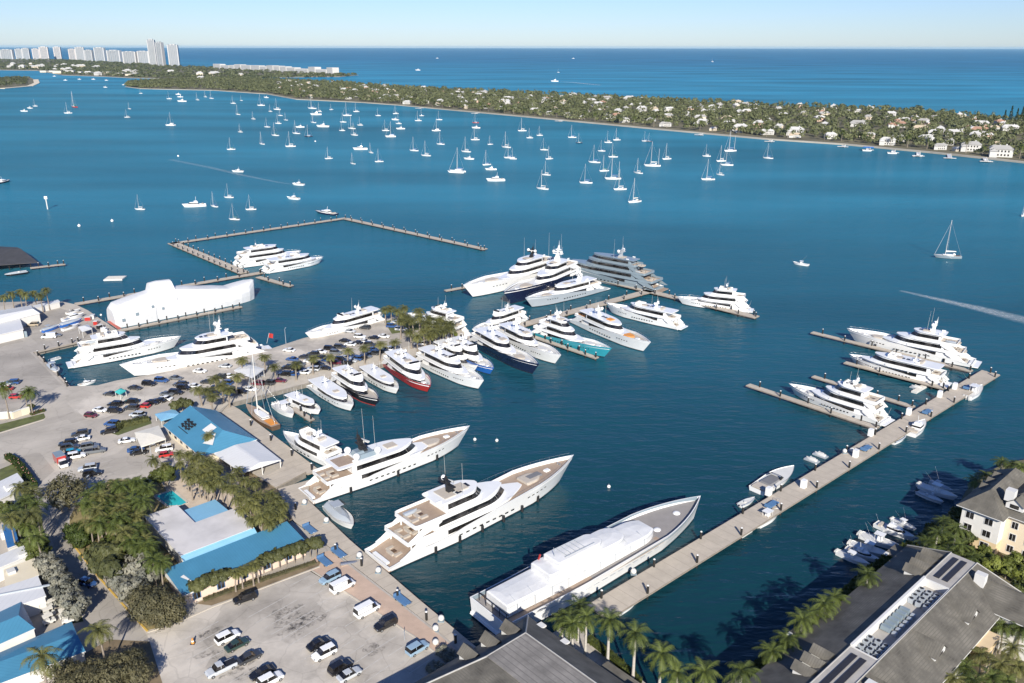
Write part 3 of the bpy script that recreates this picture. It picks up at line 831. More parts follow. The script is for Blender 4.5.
# the wrapped explorer yacht in front
def wrapped_yacht():
    A, B = at(488, 624, .8), at(701, 496, 5.8)
    d = Vector((B.x-A.x, B.y-A.y, 0)); L = d.length; W = 12.6
    r = thing('yacht', 'longest white yacht in front, its decks covered in white wrap, grey planked foredeck', 'yacht', (A.x, A.y, 0), math.atan2(d.y, d.x), 'motor yachts moored in the marina')
    X = lambda f: f*L
    sheer, hb, hw, P = make_hull(r, L, W, 3.9, 6.0, M['white'], deck='greydeck', bul=1.0, inner=M['grey'], rise=.0, rake=.035, full=.60, pw=2.3, tr=.93)
    lim = lambda g: (lambda x: max(.03, hb(min(1, max(0, x/L)))-g))
    # teak side decks
    for side in (1, -1):
        s = MB()
        ts = [.04+.66*k/14 for k in range(15)]
        for a, b in zip(ts, ts[1:]):
            pa, pb = P(a, sheer(a), side), P(b, sheer(b), side)
            za, zb_ = sheer(a)-.97, sheer(b)-.97
            q = [Vector((pa.x, pa.y-side*.25, za)), Vector((pb.x, pb.y-side*.25, zb_)), Vector((pb.x, pb.y-side*2.9, zb_)), Vector((pa.x, pa.y-side*2.9, za))]
            s.poly(q if side < 0 else q[::-1])
        s.build('side_deck', M['teak'], r)
    def cover(name, x0, x1, hw_, z0, z1, lf, blunt, g, dome=.5, m='wrap'):
        hf = outline(X(x0), X(x1), hw_, lf=lf, la=.04, p=2.6, blunt=blunt, limit=lim(g))
        mb = MB()
        k = z1-z0
        mb.loft([ring(hf, z0), ring(hf, z1-.32, dy=-.06), ring(hf, z1-.05, dy=-.32, sx=-.25), ring(hf, z1+.12, dy=-2.2, sx=-1.6)], False, True, smooth=False)
        return mb.build(name, M[m], r)
    zd = sheer(.3)-1.0
    def seams(zr, x0, x1, hw_, lf, blunt, g, dy):
        hf = outline(X(x0), X(x1), hw_, lf=lf, la=.04, p=2.6, blunt=blunt, limit=lim(g))
        rg = ring(hf, zr, dy=dy); sm = MB()
        for p, q in zip(rg, rg[1:]): sm.tube(p, q, .055, n=4, caps=False)
        sm.build('wrap_seam', M['silver'], r)
    seams(zd+2.1, .035, .70, W/2-2.5, .12, .62, 2.5, -.05); seams(zd+4.1, .21, .56, W/2-3.0, .16, .55, 2.6, -.05); seams(zd+5.55, .255, .46, W/2-3.7, .2, .5, 3.2, -.05)
    for k in range(9):
        x = X(.07+k*.07); y = W/2-2.42; sm = MB().tube((x, -y, zd+.05), (x, -y+.05, zd+2.4), .05, n=4).tube((x, -y+.05, zd+2.4), (x, -y+2.4, zd+3.3), .05, n=4); sm.build('wrap_strap', M['silver'], r)
    cover('main_deck_wrap', .035, .70, W/2-2.5, zd, zd+2.8, .12, .62, 2.5)
    cover('upper_deck_wrap', .21, .56, W/2-3.0, zd+2.6, zd+4.6, .16, .55, 2.6)
    cover('wheelhouse_wrap', .255, .46, W/2-3.7, zd+4.5, zd+5.9, .2, .5, 3.2)
    # rope and frames on top
    t = MB()
    for k in range(5): t.tube((X(.30)+k*1.3, -1.8, zd+6.15), (X(.30)+k*1.3, 1.8, zd+6.155), .07, n=5)
    for y in (-1.8, 1.8): t.tube((X(.29), y, zd+6.155), (X(.42), y, zd+6.15), .09, n=5)
    t.tube((X(.27), 0, zd+5.9), (X(.265), 0, zd+8.2), .1, .05, n=6)
    t.build('lashing_frame', M['silver'], r)
    MB().box((X(.24), 2.6, zd+5.2), (.3, .3, 1.6), rx=.3).build('red_flag_roll', M['red'], r)
    # stern: lower transom wings and dark rail
    q = MB(); q.loft([[Vector((-.5, -W*.42, .4)), Vector((2.0, -W*.46, .4)), Vector((2.0, W*.46, .4)), Vector((-.5, W*.42, .4))], [Vector((-.3, -W*.42, .9)), Vector((2.0, -W*.46, .9)), Vector((2.0, W*.46, .9)), Vector((-.3, W*.42, .9))]], True, True, smooth=False)
    q.build('swim_platform', M['white'], r)
    q = MB()
    for y in (-4.4, -2.2, 0, 2.2, 4.4): q.tube((X(.02), y, zd+.2), (X(.02), y, zd+2.0), .08, n=5)
    q.tube((X(.02), -5, zd+2.0), (X(.02), 5, zd+2.0), .1, n=5)
    q.build('stern_rail', M['black'], r)
    hf = outline(X(.87), X(.9), .9, lf=.5, p=2, blunt=.2)
    for t_, y in ((.865, 0), (.735, -1.5)):
        mb = MB().ball((X(t_), y, sheer(t_)-1.15), 1.0, 12, 8, sz=.6); mb.build('wrapped_hatch', M['wrap'], r)
    sb = MB()
    for k in range(16):
        t0, t1 = .1+k*.037, .125+k*.037
        for side in (1, -1):
            p0, p1 = P(t0, sheer(t0)*.62, side), P(t1, sheer(t1)*.62, side); o = Vector((0, side*.05, 0))
            sb.tube(p0+o, p1+o, .05, n=4, caps=False)
    sb.build('rubbing_line', M['silver'], r)
    st = MB()
    for k in range(20):
        t0, t1 = .72+k*.011, .731+k*.011
        for side in (1, -1):
            q4 = [P(t0, sheer(t0)*.80, side), P(t1, sheer(t1)*.80, side), P(t1, sheer(t1)*.86, side), P(t0, sheer(t0)*.86, side)]
            q4 = [p + Vector((0, side*.04, 0)) for p in q4]
            st.poly(q4 if side < 0 else q4[::-1])
    st.build('fairlead_strip', M['brown'], r)
    return r
wrapped_yacht()

FLEET = [
 # label, stern, bow, options
 ('white tri-deck yacht along the restaurant boardwalk, pale decks, beside the sailing yacht', (338, 464), (283, 430), dict(tiers=2, fore='offwhite', deck='cushion', plus=.04)),
 ('turquoise hulled yacht with white upper decks beside a finger dock', (533, 331), (612, 348), dict(hullm='turq', tiers=3, fore='offwhite', deck='offwhite')),
 ('white yacht with an orange cover aft, beside the turquoise hulled yacht', (576, 319), (651, 342), dict(tiers=2, fore='cushion', deck='offwhite', sofa='orange', plus=.06)),
 ('white yacht moored bow in to the dock, flat stern to open water, dark side windows', (681, 326), (606, 302), dict(tiers=2, fore='offwhite', deck='offwhite', plus=.04)),
 ('white tri-deck yacht alone along the outer dock head, grey mast', (750, 309), (677, 295), dict(tiers=3, mastm='grey', deck='offwhite', fore='offwhite')),
 ('silver hulled white yacht in front of the grey yacht', (602, 287), (525, 298), dict(hullm='silver', tiers=2, fore='offwhite', deck='cushion', mh=1.2, plus=.05)),
 ('white yacht with a navy lower hull and black mast, pointing at a finger dock', (561, 268), (463, 286), dict(tiers=3, mastm='black', boot=None, fore='offwhite', deck='cushion')),
 ('white yacht with dark blue hull and tall white mast, beside the black masted one', (580, 271), (503, 293), dict(hullm='navy', tiers=3, mh=1.5, fore='offwhite', deck='cushion')),
 ('white yacht along the seaward edge of the car park point, beige upper decks', (382, 319), (305, 333), dict(tiers=2, deck='cushion', fore='offwhite', plus=.02)),
 ('white yacht half hidden behind the palm grove on the point', (465, 335), (404, 311), dict(tiers=3, deck='cushion', fore='offwhite')),
 ('white yacht with its bow showing in front of another inside the outer basin', (266, 271), (323, 256), dict(tiers=2, deck='offwhite', fore='offwhite', plus=.02, span=.12, W=9, mh=.6)),
 ('white tri-deck yacht half hidden behind the other one inside the outer basin', (236, 266), (301, 250.5), dict(tiers=3, deck='offwhite', fore='offwhite', span=.14, mh=.6, W=9.5)),
 ('white yacht lying stern in to the boatyard corner, smaller of the two there', (72, 364), (181, 336), dict(tiers=3, deck='offwhite', fore='offwhite', W=8.6)),
 ('long white tri-deck yacht along the boatyard car park with a red flag aft', (266, 349), (119, 365), dict(tiers=3, deck='cushion', fore='offwhite', plus=.05, mh=1.35, W=10.4)),
 ('tallest white tri-deck yacht at the far end of the main pier', (974, 362), (847, 327), dict(tiers=3, mh=1.25, deck='cushion', fore='offwhite', W=9.8, plus=.03, fend=2)),
 ('low sleek white yacht with one dark window band, second from the pier head', (945, 383), (849, 352), dict(tiers=2, deck='offwhite', fore='offwhite', plus=.04, mh=.45, W=8.2, span=.08)),
 ('white tri-deck yacht moored third from the pier head, arched mast', (886, 420), (789, 381.5), dict(tiers=3, deck='cushion', fore='offwhite', W=8.2)),
 ('small white motor yacht with dark windscreen beside the red and black trawler', (314, 384), (354, 411.5), dict(zb=.9, plus=.1, tiers=1, fore='offwhite', deck='offwhite', domes=0)),
 ('black hulled trawler yacht with red waterline and beige decks', (337, 379), (379, 406), dict(zb=.9, hullm='blackhull', boot=M['bootred'], tiers=2, fore='cushion', deck='cushion', domes=0)),
 ('white motor yacht between the black hulled and the red hulled trawlers', (364, 371), (399, 394), dict(zb=.9, plus=.1, tiers=1, fore='offwhite', deck='offwhite', domes=0)),
 ('red hulled trawler yacht with white upper works', (390, 362), (431, 393), dict(zb=.9, hullm='red', tiers=2, fore='offwhite', deck='offwhite', plus=.1, W=8.0)),
 ('white motor yacht next to the red hulled trawler', (421, 359), (484, 389), dict(zb=1.2, tiers=2, fore='offwhite', deck='offwhite')),
 ('white yacht with a bright blue hull, bow showing beside the navy hulled one', (450, 349), (494, 374), dict(zb=1.2, hullm='royal', tiers=2, fore='offwhite', deck='offwhite')),
 ('navy hulled yacht with white decks, stern at the dock', (473, 338), (539, 374.5), dict(zb=1.2, hullm='navy', tiers=2, fore='offwhite', deck='offwhite')),
 ('white motor yacht on the far side of the navy hulled one', (497, 333), (561, 364), dict(zb=1.2, tiers=2, fore='offwhite', deck='offwhite')),
 ('white open topped motor yacht on the sheltered side of the dock, facing the point', (523, 317), (472, 328), dict(tiers=2, fore='offwhite', deck='offwhite', domes=0)),
 ('white sportfishing yacht beside a small floating dock near the sailing yacht', (288, 399), (321, 414), dict(zb=.9, plus=.08, tiers=1, fore='offwhite', deck='offwhite', domes=0)),
 ('white flybridge yacht hidden behind the blue hulled one', (436, 352), (478, 370), dict(zb=1.2, tiers=2, fore='offwhite', deck='offwhite')),
]
for i, (lab, st_, bw_, op) in enumerate(FLEET):
    o = yacht(lab, st_, bw_, seed=i, **op)
    if 'navy lower hull' in lab:
        r, L, W, X, P = o[:5]
        q = MB()
        ts = [.02+.58*k/12 for k in range(13)]
        for a, b in zip(ts, ts[1:]):
            for s in (1, -1):
                k4 = [P(a, .4, s), P(b, .4, s), P(b, 2.0, s), P(a, 2.0, s)]; k4 = [p+Vector((0, s*.04, 0)) for p in k4]
                q.poly(k4 if s < 0 else k4[::-1])
        q.build('navy_hull_band', M['navy'], r)
    if 'red flag' in lab:
        r, L, W, X, P = o[:5]
        MB().tube((-.5, 0, 3), (-1.8, 0, 7), .06).build('flagpole', M['offwhite'], r)
        f = MB()
        f.loft([[Vector((-1.5, .04*math.sin(k), 5.2+k*.0)) + Vector((-k*.3, .12*math.sin(k*1.7), -k*.12)) for k in range(6)], [Vector((-1.8, .04*math.sin(k), 6.9)) + Vector((-k*.3, .12*math.sin(k*1.7), -k*.12)) for k in range(6)]], False, False, closed=False)
        f.build('red_flag', M['red'], r)

# the grey terraced superyacht
def grey_yacht():
    lab = 'large grey superyacht with stepped decks and teak terraces along the dock head'
    r, L, W, X, P, sheer, hb, z, zz = yacht(lab, (658, 289), (551, 256), hullm='grey', topm='grey', tiers=4, mastm='silver', domes=2, W=12.5, deck='teak', fore='teak', sofa='cushion', plus=.02, span=.22, mh=1.1)
    return r
grey_yacht()

# ================================================================== BUILDINGS OF THE SHORE
blueroof = striped('blue_metal_roof', (0.060, 0.205, 0.320), (0.045, 0.16, 0.26), 0.6, 0.10, axis=1, rough=0.42, var=0.10, scale=0.25)
blueroof2 = striped('blue_metal_roof_across', (0.060, 0.205, 0.320), (0.045, 0.16, 0.26), 0.6, 0.10, axis=0, rough=0.42, var=0.10, scale=0.25)
paleblue = striped('faded_blue_roof', (0.21, 0.43, 0.60), (0.16, 0.36, 0.52), 0.8, 0.08, axis=0, rough=0.5, var=0.08, scale=0.3)
whiteroof = mat('white_roof_membrane', (0.52, 0.50, 0.49), 0.7, var=0.2, scale=0.16, detail=8, contrast=(0.2, 0.6))
brightroof = striped('white_metal_roof', (0.60, 0.60, 0.60), (0.50, 0.50, 0.51), 1.2, 0.06, axis=0, rough=0.45, var=0.04, scale=0.2)
greyroof = striped('weathered_grey_shingle', (0.122, 0.112, 0.094), (0.098, 0.09, 0.076), 0.45, 0.2, axis=1, rough=0.9, var=0.5, scale=0.3)
greyroof2 = striped('weathered_grey_shingle_across', (0.122, 0.112, 0.094), (0.098, 0.09, 0.076), 0.45, 0.2, axis=0, rough=0.9, var=0.5, scale=0.3)
plankroof = striped('grey_plank_deck', (0.215, 0.20, 0.183), (0.14, 0.13, 0.12), 1.1, 0.16, axis=1, rough=0.85, var=0.35, scale=0.35)
cream = mat('cream_stucco', (0.62, 0.55, 0.42), 0.9, var=0.06, scale=0.4)
ochre = mat('ochre_stucco', (0.60, 0.46, 0.28), 0.9, var=0.06, scale=0.4)
stucco = mat('white_stucco', (0.62, 0.60, 0.56), 0.9, var=0.05, scale=0.4)
trimm = mat('white_trim', (0.60, 0.59, 0.57), 0.6, var=0.04, scale=0.6)
darkroof = mat('dark_boathouse_roof', (0.05, 0.05, 0.055), 0.8, var=0.25, scale=0.3)
panel = mat('dark_solar_panel', (0.03, 0.028, 0.03), 0.35, var=0.2, scale=1)
poolw = mat('pool_water', (0.03, 0.40, 0.44), 0.08, var=0.12, scale=0.4, bump=0.15, bscale=2)
LOC = AX - PI/2
def bldg(name, label, O, cat='building', group=None):
    p = at(*O)
    return thing(name, label, cat, (p.x, p.y, 0), LOC, group)
def face(mb, pts, mi=0):
    """one roof or wall plane, turned to face up or out"""
    P = [Vector(p) for p in pts]
    n = (P[1]-P[0]).cross(P[2]-P[0])
    if n.z < 0: P.reverse()
    return mb.poly(P, mi)
def block(root, u0, v0, u1, v1, z0, z1, m, name='wall'):
    return MB().prism([(u0, v0), (u1, v0), (u1, v1), (u0, v1)], z0, z1, 0).build(name, m, root)
def roof_gable(root, u0, v0, u1, v1, ze, zr, m, axis='u', ov=0.5, rv=None, name='roof', thick=0.18, hip0=0.0, hip1=0.0):
    mb = MB()
    u0 -= ov; v0 -= ov; u1 += ov; v1 += ov
    if axis == 'u':
        c = (v0+v1)/2 if rv is None else rv
        A, B = (u0+hip0, c, zr), (u1-hip1, c, zr)
        face(mb, [(u0, v0, ze), (u1, v0, ze), B, A]); face(mb, [(u0, v1, ze), (u1, v1, ze), B, A])
        face(mb, [(u0, v0, ze), (u0, v1, ze), A], 0 if hip0 else 1); face(mb, [(u1, v0, ze), (u1, v1, ze), B], 0 if hip1 else 1)
    else:
        c = (u0+u1)/2 if rv is None else rv
        A, B = (c, v0+hip0, zr), (c, v1-hip1, zr)
        face(mb, [(u0, v0, ze), (u0, v1, ze), B, A]); face(mb, [(u1, v0, ze), (u1, v1, ze), B, A])
        face(mb, [(u0, v0, ze), (u1, v0, ze), A], 0 if hip0 else 1); face(mb, [(u0, v1, ze), (u1, v1, ze), B], 0 if hip1 else 1)
    mb.prism([(u0, v0), (u1, v0), (u1, v1), (u0, v1)], ze-thick, ze-.004, 1)
    r = MB(); r.tube(Vector(A)+Vector((0, 0, .02)), Vector(B)+Vector((0, 0, .02)), .12, n=6)
    o = mb.build(name, [m, trimm], root)
    r.build('ridge_cap', m, o)
    return o
def window(root, c, n, wd, h, name='window', frame=None):
    """a framed window on a wall: c centre on the wall, n outward direction"""
    n = Vector(n); t = Vector((-n.y, n.x, 0)); c = Vector(c) + n*0.03
    mb = MB(); ang = math.atan2(t.y, t.x)
    mb.box(c, (wd+.24, .07, h+.24), ang, 0)
    o = mb.build(name, frame or trimm, root)
    g = MB(); 
    k = 2 if wd > 1.2 else 1
    for i in range(k):
        g.box(c + n*.04 + t*((i+.5)/k-.5)*wd, (wd/k-.1, .05, h-.02), ang)
    g.build('pane', M['glass'], o)
    return o

# the restaurant
r = bldg('restaurant', 'restaurant with bright blue metal gable roof and a white canopy towards the water', (165, 426, 4.5))
block(r, .5, .5, 26, 15, GZ, 4.4, cream)
o = roof_gable(r, 0, 0, 26.5, 15.5, 4.5, 8.3, blueroof2, axis='u', ov=.4, hip1=4.5, rv=8.2)
mb = MB()
def on_front(u, v, lift=.05): return (u, v, 4.5 + (v+.4)/(8.2+.4)*3.8 + lift)
face(mb, [on_front(15.5, 5.0), on_front(15.5, 7.8), on_front(19.3, 7.8), on_front(19.3, 5.0)]); face(mb, [on_front(21.6, 2.4), on_front(21.3, 6.6), on_front(25.6, 3.6)])
mb.build('white_roof_panel', trimm, o)
mb = MB()
for k in range(5):
    for q in range(3):
        u = 6.2 + k*1.15; v = 3.0 + q*.95 - (k % 2)*.35
        mb.box((u, v, 4.5+(v+.4)/8.6*3.8+.18), (.72, .62, .42))
mb.box((9.0, 1.9, 4.5+2.3/8.6*3.8+.08), (6.5, .18, .12)); mb.box((8.6, 4.6, 4.5+5.0/8.6*3.8+.2), (6.0, .14, .5))
mb.build('roof_equipment', M['black'], o)
for k in range(6): window(r, (2.2+k*4.2, .5, 3.0), (0, -1, 0), 1.8, 1.4)
o = MB().loft([[Vector((26.9, 3.2, 4.1)), Vector((42.2, 4.2, 3.9)), Vector((42.2, 15.3, 3.9)), Vector((26.9, 15.6, 4.1))], [Vector((26.9, 3.2, 4.3)), Vector((42.2, 4.2, 4.1)), Vector((42.2, 15.3, 4.1)), Vector((26.9, 15.6, 4.3))],
              [Vector((27.4, 8.9, 5.2)), Vector((41.5, 9.5, 5.0)), Vector((41.5, 10, 5.0)), Vector((27.4, 9.6, 5.2))]], True, True, smooth=False).build('canopy', brightroof, r)
mb = MB()
for u in (27.2, 34.5, 42): 
    for v in (4.4, 9.8, 15.1): MB().tube((u, v, GZ), (u, v, 4.0), .14).build('post', trimm, r)
block(r, 27, 5, 34, 14.5, GZ, 3.2, mat('dark_bar_wall', (.05, .05, .055), .6, var=.2, scale=.6), 'bar_wall')

# the pool house with the L-shaped white roof and its long blue shed roof
r = bldg('pool_house', 'flat white roofed pool building with a pale blue roof section, beside the swimming pool', (144, 517, 5))
MB().prism([(0.3, .3), (21.7, .3), (21.7, 16.8), (11, 16.8), (11, 7.6), (.3, 7.6)], GZ, 4.75, 0).build('wall', stucco, r)
MB().prism([(0, 0), (22, 0), (22, 17.2), (10.8, 17.2), (10.8, 7.9), (0, 7.9)], 4.75, 5.05, 0, 1).build('roof', [whiteroof, trimm], r)
mb = MB(); face(mb, [(2.2, 8.1, 4.2), (10.6, 8.1, 4.55), (10.6, 16.4, 4.55), (2.2, 16.4, 4.2)]); mb.prism([(2.2, 8.1), (10.6, 8.1), (10.6, 16.4), (2.2, 16.4)], 3.9, 4.19, 1)
mb.build('lower_roof', [paleblue, trimm], r)
block(r, 2.6, 8.3, 10.4, 16, GZ, 3.9, stucco, 'lower_wall')
mb = MB(); face(mb, [(22, 0, 4.95), (22, 17.2, 4.95), (23.6, 17.2, 4.0), (23.6, 0, 4.0)]); mb.build('blue_fascia', paleblue, r)
mb = MB().box((23.9, 8.5, 4.05), (.7, 19, .3)); mb.build('gutter', trimm, r)
for v in (9.2, 11.0, 12.8): MB().box((23.95, v, 4.1), (.8, .9, .36)).build('roof_scupper', M['black'], r)

r = bldg('annex_building', 'long low building with a single sloping bright blue roof behind the row of clipped palms', (164, 570, 6))
block(r, .4, .6, 9.0, 28.0, GZ, 4.5, mat('pale_peach_stucco', (.64, .50, .40), .9, var=.06, scale=.4))
mb = MB(); face(mb, [(0, 0, 6.0), (0, 28.5, 6.0), (9.7, 28.5, 4.65), (9.7, 0, 4.65)]); mb.prism([(0, 0), (9.7, 0), (9.7, 28.5), (0, 28.5)], 4.4, 4.64, 1)
face(mb, [(0, 0, 6.0), (0, 0, 4.64), (9.7, 0, 4.64)], 1); face(mb, [(0, 28.5, 6.0), (0, 28.5, 4.64), (9.7, 28.5, 4.64)], 1)
mb.poly([(0, 0, 4.64), (0, 28.5, 4.64), (0, 28.5, 6.0), (0, 0, 6.0)][::-1], 1)
o = mb.build('roof', [blueroof, trimm], r)
for v in (3.0, 8.2, 13.4, 18.6, 23.8): window(r, (9.0, v, 3.0), (1, 0, 0), 1.5, 1.5, frame=M['bluebox'])
mb = MB(); face(mb, [(4.2, 1.8, 5.46), (7.4, 3.4, 5.02), (3.9, 2.6, 5.50)]); mb.build('white_roof_panel', trimm, o)

def at_poly(pts, z): return [at(x, y, z) for x, y in pts]
def roofed(name, label, px, z, m, wallm, ridge=None, cat='building', group=None, over=.3):
    """a building whose eaves outline was surveyed; ridge: two points (px, py, z)"""
    P = at_poly(px, z); c = sum(P, Vector())/len(P)
    r = thing(name, label, cat, (c.x, c.y, 0), 0, group)
    Q = [Vector((p.x-c.x, p.y-c.y, z)) for p in P]
    W_ = [q*(1-over/max(1, q.to_2d().length)) for q in Q]
    MB().prism([(q.x, q.y) for q in W_], GZ-.5, z-.2, 0).build('wall', wallm, r)
    mb = MB()
    if ridge:
        A, B = [at(*q) - Vector((c.x, c.y, 0)) for q in ridge]
        face(mb, [Q[0], Q[1], B, A]); face(mb, [Q[1], Q[2], B]); face(mb, [Q[2], Q[3], A, B]); face(mb, [Q[3], Q[0], A])
        mb.prism([(q.x, q.y) for q in Q], z-.2, z-.004, 1)
    else:
        mb.prism([(q.x, q.y) for q in Q], z-.2, z+.12, 0, 1)
    mb.build('roof', [m, trimm], r)
    return r, Q
r, Q = roofed('cafe_building', 'small white metal roofed building with a folded roof at the road junction', [(-14, 489), (17.5, 474), (24, 482), (14, 494), (-14, 507)], 4.6, brightroof, stucco)
MB().box((1, 0, 4.95), (3.2, 2.2, .5), LOC, taper=.8).build('roof_vent', trimm, r)
r, Q = roofed('awning_hut', 'small hut under a flat dark blue awning beside the palms', [(2, 526), (14, 524), (19.5, 545), (8, 549.5)], 4.0, mat('navy_awning', (.03, .13, .33), .6, var=.12, scale=.5), stucco)
MB().box((-3.5, 3, 2.4), (2.0, 1.6, 1.8), LOC).build('counter', M['offwhite'], r)
for k, (lab, px, z) in enumerate((('white flat roofed house block, upper one of the stepped white blocks', [(-14, 562), (25, 546), (29.5, 556), (-14, 575)], 4.8),
                                  ('cream flat roofed house block between two white ones', [(4, 571), (35, 559), (39.5, 576), (6, 590)], 4.2),
                                  ('white roofed house block beside the silver shrubs', [(-14, 594), (38.5, 577), (46.5, 597), (-14, 618)], 5.0))):
    r, Q = roofed('house_block', lab, px, z, (brightroof, cream, brightroof)[k], stucco)
    if k == 2: MB().box((0, 1, z+.25), (12, .4, .3), AX*.5).build('roof_duct', M['silver'], r)
    if k == 1:
        MB().box((-2, 0, z+.4), (1.8, 1.5, .7), LOC).build('air_conditioner', M['offwhite'], r)
    if k == 0: MB().box((3, 1, z+.5), (1.5, 1.5, .8), LOC).build('air_conditioner', M['offwhite'], r)
r, Q = roofed('blue_hip_house', 'house with a bright blue hipped metal roof next to the white block', [(-20, 622), (21.5, 602.5), (35.5, 629), (-20, 654)], 5.2, blueroof2, stucco, ridge=((-10, 628, 7.0), (19, 616, 7.0)))
for k in range(2): MB().tube((Q[2].x-.6-k*7, Q[2].y+.3-k*3, GZ), (Q[2].x-.6-k*7, Q[2].y+.3-k*3, 5), .15).build('post', trimm, r)
r, Q = roofed('blue_shed', 'long shed with a ribbed blue roof under two tall palms', [(-20, 662), (72, 622), (86, 652), (-20, 692)], 4.4, blueroof, stucco, ridge=((-20, 670, 5.6), (77, 634, 5.4)))

# boatyard sheds
r, Q = roofed('boatyard_shed', 'white and tan gable roofed boatyard shed by the northern shore palms', [(-40, 333), (40, 314), (31, 306), (-40, 318)], 5.5, brightroof, stucco, ridge=((-40, 323, 7.5), (33, 309.5, 7.5)))
r, Q = roofed('boatyard_shed', 'plain white flat roofed boatyard shed beside the apron', [(-40, 345), (23.5, 330), (20, 319.5), (-40, 332)], 5.0, brightroof, stucco)
for k in range(3): MB().box((Q[1].x-.8-k*4.4, Q[1].y+.6-k*.2, 2.6), (2.8, .3, 2.6), .12).build('shed_door', M['grey'], r)
r, Q = roofed('boat_shelter', 'small white shelter along the northern seawall near the dock root', [(33, 306.5), (58, 300.5), (60, 302.5), (35, 309)], 4.0, brightroof, stucco)

# boathouse over the water
P = at_poly([(-30, 246), (17, 248), (38, 263), (-30, 268)], 3.4); c = sum(P, Vector())/4
r = thing('boathouse', 'dark roofed boathouse standing on piles over the lagoon', 'boathouse', (c.x, c.y, 0), 0)
Q = [p-Vector((c.x, c.y, 0)) for p in P]
mb = MB(); A = (Q[0]+Q[3])*.5 + Vector((0, 0, 3.2)); B = (Q[1]+Q[2])*.5 + Vector((-3, 0, 3.2)); 
face(mb, [Q[0], Q[1], B, A]); face(mb, [Q[1], Q[2], B]); face(mb, [Q[2], Q[3], A, B]); face(mb, [Q[3], Q[0], A]); mb.prism([(q.x, q.y) for q in Q], 3.1, 3.39, 0)
mb.build('roof', darkroof, r)
for k in range(6):
    for e, f in ((0, 1), (3, 2)):
        p = Q[e].lerp(Q[f], (k+.3)/6); MB().tube((p.x*.97, p.y*.93, -3), (p.x*.97, p.y*.93, 3.2), .22).build('post', M['pile'], r)
MB().box((B.x-8, B.y-9, 1.2), (26, 5, .3), .03).build('boathouse_deck', M['teak'], r)

# the clubhouse at the bottom edge
r = bldg('clubhouse', 'big grey shingle roofed building with a flat plank deck on top and three dormers', (528.5, 616, 9.5))
U1, V0 = 44, -36
MB().prism([(1.2, V0+1.2), (U1-1.2, V0+1.2), (U1-1.2, -1.2), (1.2, -1.2)], GZ-.5, 9.2, 0).build('wall', cream, r)
a_, b_, c_, d_ = (7, -16.2, 13.6), (36, -16.2, 13.6), (36, -7.2, 13.6), (7, -7.2, 13.6)
mb = MB()
face(mb, [(0, V0, 9.5), (0, 0, 9.5), d_, a_]); face(mb, [(0, 0, 9.5), (U1, 0, 9.5), c_, d_], 1); face(mb, [(U1, V0, 9.5), (U1, 0, 9.5), c_, b_]); face(mb, [(0, V0, 9.5), (U1, V0, 9.5), b_, a_], 1)
mb.prism([(0, V0), (U1, V0), (U1, 0), (0, 0)], 9.2, 9.49, 2)
o = mb.build('roof', [greyroof2, greyroof, trimm], r)
MB().prism([(7.1, -16.1), (35.9, -16.1), (35.9, -7.3), (7.1, -7.3)], 13.3, 13.72, 0).build('plank_deck', plankroof, r)
hp = MB()
for p, q in (((0, 0, 9.55), d_), (d_, a_), (a_, (0, V0, 9.55)), (d_, c_)): hp.tube(Vector(p)+Vector((0, 0, .06)), Vector(q)+Vector((0, 0, .06)), .16, n=6)
hp.build('ridge_cap', mat('pale_ridge_cap', (.34, .33, .31), .8, var=.15, scale=1), o)
def dormer(root, c, n, wd=2.6, dep=3.6, h=1.3, rm=None, rise=1.3):
    """gabled dormer; n points out of the roof"""
    n = Vector(n).normalized(); t = Vector((-n.y, n.x, 0)); c = Vector(c); z = Vector((0, 0, 1))
    mb = MB()
    f0, f1 = c - t*wd/2, c + t*wd/2
    e0, e1, top = f0+z*h, f1+z*h, c+z*(h+rise)
    back = c - n*dep + z*(h+rise)
    k0, k1 = f0-n*dep*.8+z*h, f1-n*dep*.8+z*h
    mb.poly([f0, f1, e1, top, e0], 1); mb.poly([f0, e0, k0, f0-n*dep*.3], 1); mb.poly([f1, f1-n*dep*.3, k1, e1], 1)
    ov = n*.4
    face(mb, [e0+ov-t*.25-z*.1, top+ov+z*.06, back+z*.06, k0-t*.25-z*.1]); face(mb, [e1+ov+t*.25-z*.1, top+ov+z*.06, back+z*.06, k1+t*.25-z*.1])
    o = mb.build('dormer', [rm or greyroof, trimm], root)
    g = MB().box(c+n*.04+z*(h*.62), (wd*.5, .06, h*.75), math.atan2(t.y, t.x)); g.build('window', M['glass'], o)
    return o
for v in (-6.5, -11.3, -16.2): dormer(r, (1.3, v, 10.2), (-1, 0, 0), rm=greyroof2)
for u in (4, 10, 27): MB().box((u, -.6, 9.9), (1.4, 1.6, .35)).build('skylight', trimm, r)
MB().prism([(16, .1), (27, .1), (27, 4.5), (16, 4.5)], 6.4, 6.7, 0).build('side_roof', greyroof, r)

# the long apartment building
r = bldg('apartment_building', 'long grey shingle roofed apartment building with a sunken roof terrace', (925, 578, 12))
V0, V1, U0, U1 = -54, 15, -9.5, 13
MB().prism([(U0+1, V0+1), (U1-1, V0+1), (U1-1, V1-1), (U0+1, V1-1)], GZ-.5, 8.2, 0).build('wall', stucco, r)
zt, ze = 12.4, 8.5
mb = MB()
